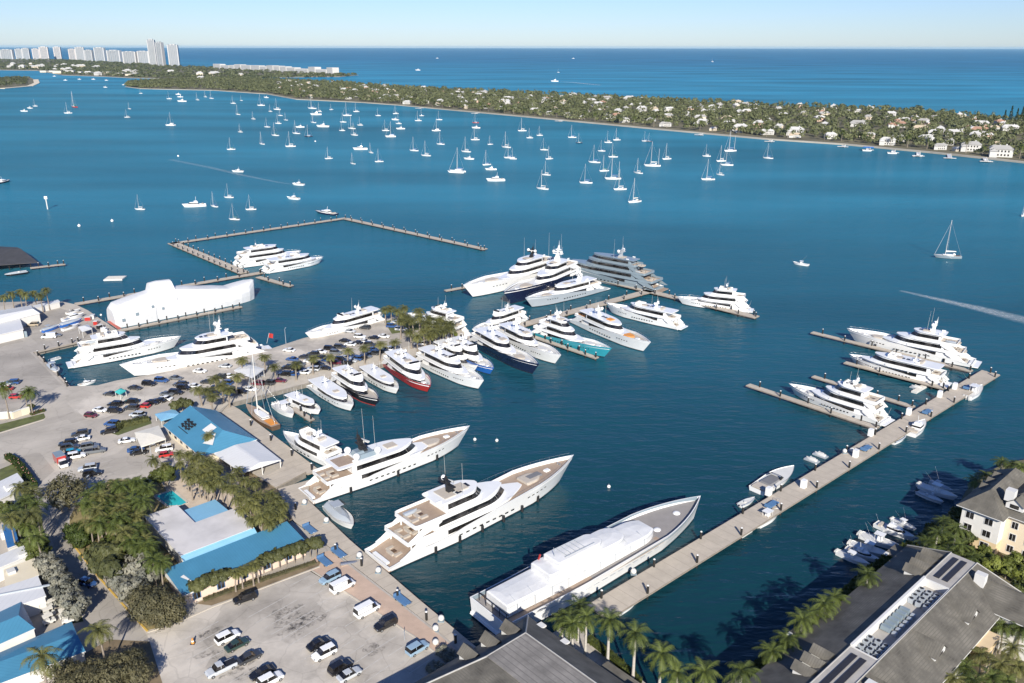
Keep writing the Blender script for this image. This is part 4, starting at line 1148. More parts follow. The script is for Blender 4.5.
# slopes round a flat top, u 0..5
ft0, ft1 = V0+9, V1-2.5
face(mb, [(U0, V0, ze), (U0, V1, ze), (0, ft1, zt), (0, ft0, zt)], 0)
face(mb, [(U1, V0, ze), (U1, V1, ze), (5, ft1, zt), (5, ft0, zt)], 0)
face(mb, [(U0, V0, ze), (U1, V0, ze), (5, ft0, zt), (0, ft0, zt)], 1)
face(mb, [(U0, V1, ze), (U1, V1, ze), (5, ft1, zt), (0, ft1, zt)], 1)
mb.prism([(U0, V0), (U1, V0), (U1, V1), (U0, V1)], ze-.3, ze-.005, 2)
o = mb.build('roof', [greyroof2, greyroof, trimm], r)
hp = MB(); up = Vector((0, 0, .05))
for p, q in (((U0, V1, ze), (0, ft1, zt)), ((U1, V1, ze), (5, ft1, zt)), ((0, ft0, zt), (U0, V0, ze)), ((5, ft0, zt), (U1, V0, ze)), ((0, ft0, zt), (0, ft1, zt)), ((5, ft0, zt), (5, ft1, zt))):
    hp.tube(Vector(p)+up, Vector(q)+up, .13, n=6)
hp.build('ridge_cap', MATS['pale_ridge_cap'], o)
deckm = mat('pale_roof_deck', (.36, .34, .315), .85, var=.14, scale=.4)
# terrace: floor below the roof edge, white parapet on the far side
MB().prism([(.1, -29.8), (4.9, -29.8), (4.9, -.5), (.1, -.5)], zt-1.6, zt-1.55, 0).build('terrace_floor', deckm, r)
for nm, b in (('parapet', (-.1, -29.9, .35, -.4)), ('parapet', (4.75, -29.9, 4.95, -.4)), ('parapet', (.1, -.6, 4.9, -.35)), ('parapet', (.1, -30, 4.9, -29.8))):
    block(r, b[0], b[1], b[2], b[3], zt-1.6, zt+(.45 if b[0] < 0 else .1), trimm, nm)
for a, b in ((ft0, -30.05), (-.3, ft1)):
    MB().prism([(.05, a+.1), (4.95, a+.1), (4.95, b-.1), (.05, b-.1)], zt-.5, zt+.03, 0).build('flat_roof', deckm, r)
    for k in range(2): MB().prism([(1.1+k*1.6, a+1.6), (2.1+k*1.6, a+1.6), (2.1+k*1.6, b-1.6), (1.1+k*1.6, b-1.6)], zt+.1, zt+.2, 0).build('solar_panel', panel, r)
acm = M['silver']
for cv in (-26.5, -5.5):
    for i in range(4):
        for j in range(3):
            b = MB(); c = (.9+j*1.45, cv-2.4+i*1.5+random.uniform(-.2, .2), zt-1.0)
            b.box(c, (.95, .95, 1.0)); b.tube((c[0], c[1], c[2]+.5), (c[0], c[1], c[2]+.56), .36, n=10, mi=1); b.build('air_conditioner', [acm, M['black']], r)
for i in range(6):
    b = MB(); c = (1.5, -19.5+i*1.5, zt-.85); b.box(c, (1.8, .9, .9), 0, 0, .9); b.box((c[0]+1.6, c[1], zt-1.2), (.8, .8, .6), 0, 1); b.build('roof_ventilator', [M['grey'], acm], r)
for v in (-34.5, -37.5, -40.5): dormer(r, (U0+5.4, v, 10.75), (-1, 0, 0), wd=2.2, h=1.0, rise=1.1, rm=greyroof2)
for v in (1.5, 4.2, 6.9, 9.6): dormer(r, (U0+5.4, v, 10.75), (-1, 0, 0), wd=2.2, h=1.0, rise=1.1, rm=greyroof2)
for v, w_ in ((-24, 10), (-48, 7), (12.5, 5)):
    mb = MB(); mb.prism([(U0-2.4, v-w_/2), (U0+1, v-w_/2), (U0+1, v+w_/2), (U0-2.4, v+w_/2)], ze-1.1, ze-.75, 0); mb.build('side_roof', greyroof2, r)
    MB().box((U0-1.9, v-w_/2-.5, ze-.6), (.7, 1.0, .3)).build('skylight', trimm, r)
# cross wing and dormer gables towards the garden
for v, zz_ in ((-17.5, 2.6), (-3.0, 2.6), (-34, 2.6)):
    dormer(r, (U1-2.6, v, 9.75), (1, 0, 0), wd=4.2, h=.7, rise=1.9, dep=5.5, rm=greyroof2)
block(r, 12, 4, 19, 13.6, GZ-.5, 9.0, stucco, 'wing_wall')
roof_gable(r, 8, 3.6, 19.4, 14, 9.0, 12.0, greyroof, axis='u', ov=.3, name='wing_roof')
block(r, 12.0, -7.5, 15.0, -1.5, GZ-.5, 8.2, ochre, 'bay_wall')
for c in ((7.5, 7.6, 12.2), (7, -36.5, 11.6)): MB().box(c, (1.9, 1.5, 2.6)).build('chimney', trimm, r)
for v in range(-50, 3, 5):
    for z in (3.2, 6.3):
        if not (-9 < v < 0): window(r, (U1-1, v+1.2, z), (1, 0, 0), 1.6, 1.5)
for v in (6, 9, 12):
    for z in (3.2, 6.3): window(r, (19, v-.2, z), (1, 0, 0), 1.5, 1.6)
for v in (-6, -3.2):
    for z in (3.2, 6.2): window(r, (15.0, v, z), (1, 0, 0), 1.2, 1.5)

# the cream apartment house behind it
r = bldg('cream_apartment_house', 'three storey white and ochre apartment house with grey hipped roof at the canal mouth', (958.5, 504, 11.3))
block(r, .8, .8, 9.0, 24, GZ+3.2, 11.0, stucco, 'wall'); block(r, .8, .79, 9.0, 24, GZ-.5, GZ+3.2, ochre, 'base_wall')
block(r, 9.0, 4.0, 26, 24, GZ-.5, 11.0, mat('pale_ochre_stucco', (.64, .54, .40), .9, var=.05, scale=.4), 'side_wall')
roof_gable(r, 0, 0, 9.4, 24.6, 11.3, 15.5, greyroof2, axis='v', ov=.3, hip0=5, hip1=5)
roof_gable(r, 4.7, 3.3, 27, 24.6, 11.32, 16.3, greyroof, axis='u', ov=.3, hip1=6, hip0=8, name='main_roof')
for u in (2.6, 6.6):
    for k, z in enumerate((3.4, 6.4, 9.4)): window(r, (u, .8, z), (0, -1, 0), 1.7, 1.5)
for u in (11, 14.2, 17.4, 20.6, 23.8):
    for z in (3.2, 6.2, 9.2): window(r, (u, 4.0, z), (0, -1, 0), 1.3, 1.6)
for v in (4, 8, 12, 16, 20):
    for z in (3.4, 6.4, 9.2): window(r, (.8, v, z), (-1, 0, 0), 1.6, 1.5)
for v in (9, 13, 17): dormer(r, (1.6, v, 12.2), (-1, 0, 0), wd=2.4, h=1.0, rise=1.1, rm=greyroof2)
MB().box((8.5, 5.5, 15.4), (1.9, 1.9, 2.6)).build('chimney', trimm, r)
dormer(r, (10.0, 4.4, 12.6), (0, -1, 0), wd=3.6, h=1.2, rise=1.4, rm=greyroof)

# the white shrink-wrapped boat in its slip: ribs under tight white sheeting
A, B = at(112, 325, .5), at(254, 297, .5); d = B-A; L = d.length
r = thing('wrapped_boat', 'hulking boat sealed in white sheeting from deck house to waterline', 'boat', (A.x, A.y, 0), math.atan2(d.y, d.x))
prof = [(0, 7.2, .86), (.03, 9.2, .95), (.10, 10.2, 1), (.20, 11.2, 1), (.262, 11.8, 1), (.268, 15.2, .96), (.325, 15.6, .96), (.41, 15.3, .98), (.42, 11.9, 1), (.52, 11.0, 1), (.62, 9.6, 1), (.72, 8.6, .98), (.80, 7.6, .95), (.87, 8.2, .88), (.94, 8.8, .66), (.985, 8.9, .36), (1.0, 8.6, .10)]
W = 12.5
rings = []
rnd = random.Random(3)
for t, h, q in prof:
    top = .38 if .265 < t < .415 else .62
    a = W/2*q; x = t*L
    j = lambda s=.12: rnd.uniform(-s, s)
    pts = [(-a*.94, .05), (-a*.99, h*.30+j()), (-a*.97+j(), h*.52+j()), (-a*.86+j(), (h if h < 12 else 11.2)*.78+j()), (-a*top, h*.97+j()), (-a*top*.4, h+j(.06)), (a*top*.4, h+j(.06)), (a*top, h*.97+j()), (a*.86+j(), (h if h < 12 else 11.2)*.78+j()), (a*.97, h*.52+j()), (a*.99, h*.30), (a*.94, .05)]
    rings.append([Vector((x+(.6*z/9 if t > .9 else 0), y, z)) for y, z in pts])
mb = MB(); mb.loft(rings, True, True, 0, smooth=False, closed=True)
o = mb.build('sheeting', mat('taut_white_sheeting', (.60, .60, .60), .55, var=.10, scale=.3, bump=.45, bscale=.3), r)
pt = MB()
for t, z, s in ((.14, 4.6, 1.3), (.05, 3.2, 1.2), (.245, 6.6, 1.0), (.31, 5.0, .9)):
    pt.box((t*L, -W/2*.985, z), (s, .25, s))
pt.build('sheet_window', M['grey'], r)
ground_sheet('red_matting', [(106.5, 322), (110, 321.5), (121.5, 329), (118, 330)], redcarpet, 0.02)

# canopies and small structures
def canopy(label, px, z, m, name='canopy', cat='canopy', peak=1.0):
    P = at_poly(px, z); c = sum(P, Vector())/len(P)
    r = thing(name, label, cat, (c.x, c.y, 0))
    Q = [p-Vector((c.x, c.y, 0)) for p in P]; n = len(Q)
    mb = MB(); top = Vector((0, 0, z+peak))
    for i in range(n): face(mb, [Q[i], Q[(i+1) % n], top])
    mb.prism([(q.x, q.y) for q in Q], z-.35, z-.01, 0)
    mb.build('roof', m, r)
    for q in Q: MB().tube((q.x*.94, q.y*.94, GZ), (q.x*.94, q.y*.94, z-.3), .09, n=6).build('post', trimm, r)
    return r
canopy('cream event canopy beside the delivery cars', [(134.5, 433), (159, 426), (166, 439), (141, 447)], 4.2, M['canvas'], peak=.8)
canopy('pale blue awning at the corner of the restaurant', [(155, 414.5), (174, 409.5), (181, 415), (161, 421)], 3.8, paleblue, peak=.5)
canopy('white tent standing among the cars on the point', [(234, 370.5), (246, 364), (264.5, 369), (252, 378)], 4.6, M['wrap'], peak=.5)
canopy('turquoise shade canopy at the edge of the basin', [(115, 392), (121, 388.5), (126, 391), (120, 394.5)], 3.6, mat('turquoise_canvas', (.05, .42, .40), .7, var=.08, scale=.6), peak=.6)
canopy('white work tent on the boatyard apron', [(78, 327.5), (88, 325), (92, 329), (82, 332)], 4.4, M['wrap'], peak=.8)
# pool, its loungers
p = at(172, 500, GZ)
r = thing('swimming_pool', 'turquoise swimming pool on the cream terrace', 'pool', (p.x, p.y, 0))
P = [q - Vector((p.x, p.y, 0)) for q in at_poly([(154.5, 496.5), (173, 490.5), (188.5, 503), (181.5, 506.5), (168, 507)], GZ)]
MB().sheet(P, GZ+.03).build('pool_surface', poolw, r)
mb = MB()
for a, b in zip(P, P[1:]+P[:1]):
    d = (b-a).normalized(); n_ = Vector((-d.y, d.x, 0))*.3; mb.prism([a-n_, b-n_, b+n_, a+n_], GZ, GZ+.09)
mb.build('coping', palecon, r)
for k, (x, y) in enumerate(((186, 487), (190, 489.5), (194, 492), (198, 494.5), (201.5, 497))):
    p = at(x, y, GZ); r = thing('sun_lounger', 'dark sun lounger on the pool terrace, %s along the row from the pool corner' % nth(k), 'sun lounger', (p.x, p.y, GZ), AX, 'pool terrace loungers')
    MB().box((0, 0, .32), (1.5, .65, .14)).box((-.55, .25, .15), (.08, .08, .3)).box((.55, .25, .15), (.08, .08, .3)).box((-.55, -.25, .15), (.08, .08, .3)).box((.55, -.25, .15), (.08, .08, .3)).build('bed', M['greycush'], r)
    MB().box((.95, 0, .52), (.7, .65, .12), 0).build('headrest', M['greycush'], r)
# entrance wall at the road
P = [at(x, y, GZ) for x, y in ((0, 420), (10, 419), (14, 419.5), (22, 416.5), (30.5, 414))]
r = thing('entrance_wall', 'curved cream entrance wall in front of two palms', 'wall', (P[2].x, P[2].y, GZ))
mb = MB(); cp = MB()
for a, b in zip(P, P[1:]):
    a, b = a-P[2], b-P[2]; a.z = b.z = 0
    d = (b-a).normalized(); n_ = Vector((-d.y, d.x, 0))*.2; mb.prism([a-n_, b-n_, b+n_, a+n_], 0, 2.1); cp.prism([a-n_*1.4, b-n_*1.4, b+n_*1.4, a+n_*1.4], 2.1, 2.3)
mb.build('wall_panel', cream, r); cp.build('coping', trimm, r)

# ================================================================== PLANTS
def leafmat(name, col, var=0.45, tr=0.35):
    m = bpy.data.materials.new(name); m.use_nodes = True
    t = m.node_tree; b = t.nodes['Principled BSDF']; N = t.nodes.new; L = t.links.new
    tc = N('ShaderNodeTexCoord'); n = N('ShaderNodeTexNoise'); n.inputs['Scale'].default_value = 0.9; n.inputs['Detail'].default_value = 3
    L(tc.outputs['Object'], n.inputs['Vector'])
    oi = N('ShaderNodeObjectInfo')
    add = N('ShaderNodeMath'); L(n.outputs['Fac'], add.inputs[0])
    sc = N('ShaderNodeMath'); sc.operation = 'MULTIPLY_ADD'; sc.inputs[1].default_value = .3; sc.inputs[2].default_value = -.15; L(oi.outputs['Random'], sc.inputs[0]); L(sc.outputs[0], add.inputs[1])
    r = N('ShaderNodeValToRGB'); r.color_ramp.elements[0].position = .3; r.color_ramp.elements[1].position = .72
    r.color_ramp.elements[0].color = (*[c*(1-var) for c in col], 1)
    r.color_ramp.elements[1].color = (col[0]*(1+var*.7), col[1]*(1+var*.45), col[2]*(1+var*.3), 1)
    L(add.outputs[0], r.inputs[0]); L(r.outputs[0], b.inputs['Base Color'])
    b.inputs['Roughness'].default_value = .55
    b.inputs['Specular IOR Level'].default_value = .3
    tl = N('ShaderNodeBsdfTranslucent'); L(r.outputs[0], tl.inputs['Color'])
    mx = N('ShaderNodeMixShader'); mx.inputs[0].default_value = tr
    L(b.outputs[0], mx.inputs[1]); L(tl.outputs[0], mx.inputs[2]); L(mx.outputs[0], t.nodes['Material Output'].inputs['Surface'])
    return m
LF = dict(sabal=leafmat('cabbage_palm_fronds', (.158, .170, .058)), royal=leafmat('royal_palm_fronds', (.105, .142, .036)), green=leafmat('green_leaves', (.085, .11, .028)),
          olive=leafmat('olive_leaves', (.115, .128, .05), .35), silver=leafmat('silver_leaves', (.27, .275, .225), .3), bare=leafmat('brown_leaves', (.150, .143, .078), .3),
          hedge=leafmat('hedge_leaves', (.07, .105, .025)), isle=leafmat('island_leaves', (.088, .098, .040), .5), lime=leafmat('lime_leaves', (.17, .21, .045)))

def palm_proto(seed, h, fronds, fl, m, trunkm, r0, droop=1.0, skirt=True, shaft=False, dense=8):
    rnd = random.Random(seed)
    tk = MB(); bend = rnd.uniform(-.6, .6); ax = rnd.uniform(0, 6.28)
    pts = []
    for k in range(6):
        t = k/5; q = bend*t*t
        pts.append((Vector((math.cos(ax)*q, math.sin(ax)*q, h*t)), r0*(1.25-.45*t if k else 1.6)))
    rings = [[p + Vector((r*math.cos(2*PI*i/7), r*math.sin(2*PI*i/7), 0)) for i in range(7)] for p, r in pts]
    tk.loft(rings, False, True)
    if shaft: tk.tube(pts[-1][0], pts[-1][0]+Vector((0, 0, 1.0)), r0*.95, r0*.5, n=7, mi=1)
    top = pts[-1][0] + Vector((0, 0, .9 if shaft else .1))
    cr = MB()
    for k in range(fronds):
        az = k*2.399963 + rnd.uniform(-.25, .25)
        e0 = lerp(1.35, -.55 if skirt else .05, (k/fronds)**.85) + rnd.uniform(-.12, .12)
        l = fl*rnd.uniform(.82, 1.12)*(1 if k > 3 else .75)
        n = 7; p = top.copy(); e = e0
        d0 = Vector((math.cos(az), math.sin(az), 0)); side = Vector((-math.sin(az), math.cos(az), 0))
        for s in range(n):
            dirv = d0*math.cos(e) + Vector((0, 0, 1))*math.sin(e)
            q = p + dirv*l/n
            wv = fl*.22*math.sin(PI*min(.97, (s+1.0)/(n+.6)))**.7
            hang = Vector((0, 0, -1))*wv*.45
            tw = rnd.uniform(-.15, .15)*wv
            for sg in (1, -1):
                for half in (0, 1) if dense > 7 else (0,):
                    a = p.lerp(q, half*.5); b = p.lerp(q, half*.5 + (.42 if dense > 7 else .85))
                    o = side*sg*wv*rnd.uniform(.85, 1.1) + hang*rnd.uniform(.6, 1.3) + dirv*wv*.55
                    cr.add([a, b, b*.4+a*.6+o+Vector((0, 0, tw))], [(0, 1, 2)])
            cr.add([p-side*.05, p+side*.05, q], [(0, 1, 2)])
            p = q; e -= droop*rnd.uniform(.16, .34)
    return mesh(tk, 'trunk', [trunkm, LF['royal']]), mesh(cr, 'crown', m)
SABAL = [palm_proto(s, 7.0, 30, 2.7, LF['sabal'], M['trunk'], .19, droop=1.15) for s in (1, 2, 3, 4)]
ROYAL = [palm_proto(s, 9.5, 20, 4.0, LF['royal'], M['royaltrunk'], .26, droop=1.0, shaft=True) for s in (11, 12, 13)]
COCO = [palm_proto(s, 8.0, 24, 3.5, LF['royal'] if s % 2 else LF['sabal'], M['trunk'], .17, droop=1.05) for s in (21, 22, 23)]

def tree_proto(seed, h, cr, m, clumps=46, leaves=34, ls=.42, squash=.75, trunkh=.35, open_=.0, trunkm=None):
    rnd = random.Random(seed)
    tk = MB(); th = h*trunkh
    tk.tube((0, 0, -.3), (0, 0, th), .05*h*.7, .035*h*.7, n=7)
    cz = h - cr*squash
    crown = MB()
    for k in range(clumps):
        while True:
            v = Vector((rnd.uniform(-1, 1), rnd.uniform(-1, 1), rnd.uniform(-.8, 1)))
            if .35 < v.length < 1.0: break
        v *= rnd.uniform(.82, 1.08)
        c = Vector((v.x*cr, v.y*cr, cz + v.z*cr*squash))
        if k % 5 == 0: tk.tube((0, 0, th*.9), c*.92 + Vector((0, 0, cz*.04)), .014*h, .006*h, n=5, caps=False)
        rr = cr*rnd.uniform(.20, .36)
        for j in range(leaves):
            d = Vector((rnd.gauss(0, 1), rnd.gauss(0, 1), rnd.gauss(0, 1))).normalized()
            p = c + Vector((d.x, d.y, d.z*.8))*rr*rnd.uniform(.55, 1.05)
            n = (d*.9 + v.normalized()*.8 + Vector((rnd.uniform(-.5, .5), rnd.uniform(-.5, .5), rnd.uniform(-.2, .7)))).normalized()
            a = n.cross(Vector((rnd.uniform(-1, 1), rnd.uniform(-1, 1), .3))).normalized(); b = n.cross(a)
            s = ls*rnd.uniform(.6, 1.25)
            crown.add([p-a*s, p-b*s*.6, p+a*s, p+b*s*.6], [(0, 1, 2, 3)])
    return mesh(tk, 'trunk', trunkm or M['trunk']), mesh(crown, 'crown', m)
TREE = dict(green=[tree_proto(s, 6.5, 3.0, LF['green']) for s in (31, 32)], olive=[tree_proto(s, 5.0, 2.1, LF['olive'], squash=.62) for s in (33, 34, 35)],
            silver=[tree_proto(s, 6.0, 2.9, LF['silver'], ls=.36) for s in (36, 37)], bare=[tree_proto(s, 6.5, 3.6, LF['bare'], clumps=80, leaves=40, ls=.22) for s in (38, 39)],
            lime=[tree_proto(40, 5.0, 2.4, LF['lime'])], topped=[tree_proto(s, 4.6, 1.75, LF['olive'], clumps=34, squash=.6, trunkh=.62) for s in (41, 42)],
            clipped=[tree_proto(43, 5.6, 2.9, LF['hedge'], clumps=70, leaves=44, ls=.3, squash=.95, trunkh=.1)])
RV = random.Random(99)
def plant(kind, px, py, h, label, group, lean=True, wide=1.0, at_top=True, name=None, cat=None):
    fam = {'sabal': SABAL, 'royal': ROYAL, 'coco': COCO}.get(kind) or TREE[kind]
    tm, cm_ = RV.choice(fam)
    is_palm = kind in ('sabal', 'royal', 'coco')
    base_h = {'sabal': 7.3, 'royal': 10.4, 'coco': 8.3}.get(kind) or {'green': 6.5, 'olive': 5, 'silver': 6, 'bare': 6.5, 'lime': 5, 'topped': 4.6, 'clipped': 5.6}[kind]
    s = h/base_h
    p = at(px, py, GZ + h*(.97 if is_palm else .62)) if at_top else at(px, py, GZ)
    if is_palm: sc = (lerp(1, s, .5)*wide, lerp(1, s, .5)*wide, s*lerp(1, wide, .25))
    else: sc = (s, s, s)
    return put(name or ('palm_tree' if is_palm else 'tree'), [('trunk', tm), ('crown', cm_)], label, cat or ('palm' if is_palm else 'tree'), (p.x, p.y, GZ-.05), RV.uniform(0, 6.28), group, sc)
def cluster(kind, pts, h, label, group, jitter=.12, key=lambda p: p[0], wide=1.0):
    """a group of plants: the label counts them from the left end"""
    for i, p in enumerate(sorted(pts, key=key)):
        plant(kind, p[0], p[1], (p[2] if len(p) > 2 else h)*RV.uniform(1-jitter, 1+jitter), label.replace('#', nth(i)), group, wide=wide)
def inside(p, poly):
    c = False; n = len(poly)
    for i in range(n):
        a, b = poly[i], poly[(i+1) % n]
        if (a[1] > p[1]) != (b[1] > p[1]) and p[0] < (b[0]-a[0])*(p[1]-a[1])/(b[1]-a[1])+a[0]: c = not c
    return c
def scatter(poly, n, dmin, seed, ys=1.0):
    rnd = random.Random(seed); out = []; tries = 0
    xs = [p[0] for p in poly]; y_ = [p[1] for p in poly]
    while len(out) < n and tries < 6000:
        tries += 1
        p = (rnd.uniform(min(xs), max(xs)), rnd.uniform(min(y_), max(y_)))
        if inside(p, poly) and all(math.hypot(p[0]-q[0], (p[1]-q[1])*ys) > dmin for q in out): out.append(p)
    return out

cluster('sabal', [(209, 391), (211, 399), (215, 381), (235, 379), (200, 391), (241, 362), (264, 358), (275, 368), (295, 366), (312, 360), (331, 358), (347, 351.5), (364, 349.5), (379, 345.5), (395, 343.5), (222, 388), (228, 391)], 5.6,
        'bushy palm, # from the left in the line between the parked cars', 'palms between the parking rows', wide=1.45)
GROVE = [(385, 311), (391, 309), (397, 312), (403, 316), (409, 318), (400, 322), (413, 322), (419, 319), (424, 324), (430, 320), (436, 325), (441, 321), (446, 326), (450, 324), (452, 330), (411, 333), (417, 338), (424, 333), (430, 337), (436, 333), (443, 333), (428, 329), (405, 309), (420, 312), (440, 329)]
cluster('sabal', GROVE, 6.8, '# palm from the left in the dense palm grove at the point', 'palms of the grove on the point', wide=1.4)
cluster('sabal', [(2, 298), (11, 294), (19, 292.5), (24, 295), (34, 293), (40, 296), (46, 291)], 8.5, '# palm from the left among the yellowing palms by the boatyard shed', 'palms by the boatyard shed')
cluster('coco', [(3, 388, 10), (28, 391, 8.5), (24, 394, 7.5)], 8.5, 'palm by the cream entrance wall, # from the left', 'palms at the entrance wall')
cluster('sabal', scatter([(178, 452), (186, 447), (200, 455), (215, 463), (221, 472), (212, 482), (192, 482), (180, 470)], 17, 6.5, 5) + [(208, 436), (155, 460), (163, 466)], 6.2,
        '# palm from the left in the clump below the restaurant roof', 'palms below the restaurant')
cluster('sabal', scatter([(205, 468), (232, 464), (250, 478), (262, 492), (282, 498), (287, 512), (270, 524), (252, 524), (236, 508), (222, 492), (206, 484)], 26, 8, 6), 6.8,
        '# palm from the left in the palm garden between restaurant and pool house', 'palms of the garden by the pool house')
cluster('coco', scatter([(80, 498), (100, 480), (122, 484), (140, 474), (152, 488), (148, 500), (132, 506), (140, 520), (146, 540), (160, 556), (166, 564), (150, 566), (128, 540), (112, 530), (92, 530), (84, 516)], 32, 8.5, 8), 8.0,
        '# palm from the left in the thick garden between the road and the pool', 'palms of the garden by the road')
cluster('coco', [(22, 487), (30, 493), (24, 502), (15, 512), (32, 516), (27, 527), (38, 537), (10, 520), (35, 506)], 9, '# palm from the left in the strip along the road by the white houses', 'palms along the road by the white houses')
cluster('royal', [(571, 616), (580, 606), (563, 619), (587, 618), (574, 625)], 8.5, '# royal palm from the left in the clump at the main pier foot', 'royal palms at the foot of the pier')
cluster('royal', [(610, 621, 11), (636, 634, 11.5), (662, 655, 11.5), (679, 674, 9.5), (705, 673, 10.5), (742, 672, 10.5)], 11, 'tall royal palm on the canal edge, # in line from the pier foot', 'royal palms along the canal wall')
cluster('royal', [(773, 653), (788, 638), (803, 620), (825, 604), (868, 575), (812, 612), (835, 597)], 8.5, '# palm from the left on the shaded bank under the long grey building', 'palms on the shaded canal bank')
cluster('royal', [(928, 541), (938, 532), (949, 538), (957, 528), (962, 545), (944, 520), (972, 556), (918, 552), (935, 550), (953, 550)], 6.5, '# palm from the left in the garden between the grey building and the cream house', 'palms by the cream house')
cluster('royal', [(1003, 461), (1012, 464), (1021, 466), (985, 474), (976, 480)], 6.5, '# palm from the left behind the cream house at the canal mouth', 'palms at the canal mouth')
cluster('coco', [(952, 676), (968, 668), (984, 655), (1000, 662), (1012, 645), (1020, 668), (1022, 628), (990, 676), (1010, 680), (975, 682), (1006, 626)], 7, '# palm from the left in the garden at the bottom right corner', 'palms in the corner garden')
cluster('green', [(944, 662), (936, 674), (965, 645), (978, 638), (988, 624), (1000, 608), (1012, 600), (1020, 590), (925, 684), (956, 655)], 5.5, '# dark green tree from the left along the wall of the grey apartment building', 'trees behind the apartment building')
cluster('lime', [(1018, 560), (1008, 566), (1022, 572), (982, 553), (992, 562)], 4.5, '# bright green shrub tree from the left below the cream house walls', 'shrubs under the cream house')
cluster('green', [(930, 536), (966, 536), (941, 545), (922, 560), (908, 562), (958, 512), (950, 524)], 4.6, '# leafy green tree from the left on the bank by the small boat docks', 'trees on the canal bank')
cluster('coco', [(100, 632, 9.5)], 9.5, 'tall full palm with a white trunk at the lower road corner', None, 0)
cluster('coco', [(41, 660, 11)], 11, 'tall palm rising in front of the long blue shed', None, 0)
cluster('silver', [(122, 578), (136, 568), (130, 590), (146, 574)], 6.5, '# silver leaved tree from the left in the clump at the road bend', 'silver trees at the road bend')
cluster('bare', [(158, 602, 7), (170, 609, 6.5), (148, 606, 6.5), (145, 598, 6), (162, 615, 5.5)], 6.5, '# brown thinly leaved tree from the left at the corner of the lower car park', 'brown trees at the car park corner')
cluster('olive', [(103, 566, 7), (112, 558, 7), (98, 556, 6), (112, 572, 6.5)], 6.5, '# olive green tree from the left beside the yellow kerb', 'olive trees by the yellow kerb')
cluster('bare', [(66, 490, 9)], 9, 'tall thin brown tree with a pale bare trunk at the car park edge', None, 0)
cluster('silver', [(60, 502, 5)], 5, 'small silver tree under the tall brown tree', None, 0)
cluster('clipped', [(74, 530), (80, 536), (86, 531)], 4.5, '# dense dark green clipped tree from the left at the road bend', 'clipped dark trees by the road')
cluster('bare', [(62, 672), (78, 676), (94, 672), (108, 668), (122, 664), (132, 660), (112, 680), (88, 684), (136, 674), (70, 688)], 5.5, '# brown shrub tree from the left in the bottom bed by the road', 'brown shrub trees in the bottom bed')
cluster('silver', [(47, 563), (52, 570), (57, 577), (61, 584), (66, 592), (70, 600), (75, 607)], 5.5, '# silver leaved tree from the top of the hedge row along the road', 'silver hedge trees along the road', .08)
cluster('green', [(42, 552), (33, 553), (40, 545), (28, 545), (18, 525), (6, 508)], 4.5, '# green shrub tree from the left behind the white house blocks', 'green trees by the white houses')
cluster('green', [(100, 505), (118, 500), (130, 522), (108, 545), (136, 548), (148, 556), (120, 516), (92, 508), (140, 486), (158, 476), (166, 474)], 5.2, '# leafy tree from the left filling the garden by the road', 'leafy trees in the road garden')
row = [(197, 588), (204, 585.5), (210, 582.5), (216, 580), (224, 577.5), (263, 562.5), (271, 560), (279, 557), (286, 554.5), (294, 552), (302, 549.5), (310, 547), (316, 545)]
cluster('topped', row, 4.6, '# clipped round topped tree from the left in the row along the blue annex', 'clipped trees along the annex', .05)
cluster('sabal', [(234, 573), (241, 570.5), (252, 567), (257, 564)], 4.8, '# small palm from the left within the clipped row along the annex', 'small palms along the annex', .05)
cluster('olive', [(182, 404), (176, 407), (188, 405)], 4, '# olive bush from the left behind the restaurant roof end', 'bushes behind the restaurant')
cluster('olive', [(31, 408)], 2.6, 'low bush by the end of the cream entrance wall', None, 0)
cluster('lime', [(455, 334)], 2.4, 'low bright bush at the tip of the point', None, 0)

def hedge(label, px, wid, h, m, name='hedge', seed=1, dens=9, ls=.22, z=GZ, flowers=None):
    rnd = random.Random(seed); P = [at(x, y, z) for x, y in px]; c = P[0]
    r = thing(name, label, 'hedge', (c.x, c.y, z)); mb = MB(); fl = MB()
    for a, b in zip(P, P[1:]):
        a, b = a-c, b-c; d = b-a; L = d.length; d.normalize(); n_ = Vector((-d.y, d.x, 0))
        for k in range(int(L*dens*(1+h)*wid)):
            t, s, q = rnd.uniform(0, L), rnd.uniform(-wid/2, wid/2), rnd.uniform(0, 1)
            edge = rnd.random()
            if edge < .45: q = 1
            elif edge < .8: s = wid/2*rnd.choice((-1, 1))
            p = a + d*t + n_*s*(1-.15*q) + Vector((0, 0, h*q*rnd.uniform(.85, 1.08)))
            u = Vector((rnd.gauss(0, 1), rnd.gauss(0, 1), rnd.gauss(0, 1))).normalized(); v = u.cross(Vector((.3, .5, .8))).normalized(); w_ = ls*rnd.uniform(.7, 1.4)
            mb.add([p-u*w_, p-v*w_*.7, p+u*w_, p+v*w_*.7], [(0, 1, 2, 3)])
            if flowers and rnd.random() < .035: fl.ball(p+Vector((0, 0, .1)), .12, 5, 3)
        mb.prism([a-n_*wid*.4, b-n_*wid*.4, b+n_*wid*.4, a+n_*wid*.4], 0, h*.85)
    mb.build('foliage', m, r)
    if flowers: fl.build('blossoms', flowers, r)
    return r
pinkf = mat('pink_blossom', (.62, .30, .26), .8, var=.2, scale=3)
hedge('dark hedge dotted with pale pink blossoms along the road', [(8, 459), (16, 464), (24, 473), (35, 489)], 2.0, 1.6, LF['hedge'], seed=4, flowers=pinkf)  # fence shadow given the shape of a hedge; the planter flowers are real
hedge('olive hedge in the planting bed among the parked cars', [(114, 433), (122, 427), (136, 424), (149, 421)], 2.4, 1.5, LF['olive'], seed=5)
hedge('trimmed green hedge along the white house blocks', [(44, 566), (58, 590), (74, 614)], 1.3, 1.2, LF['lime'], seed=6)
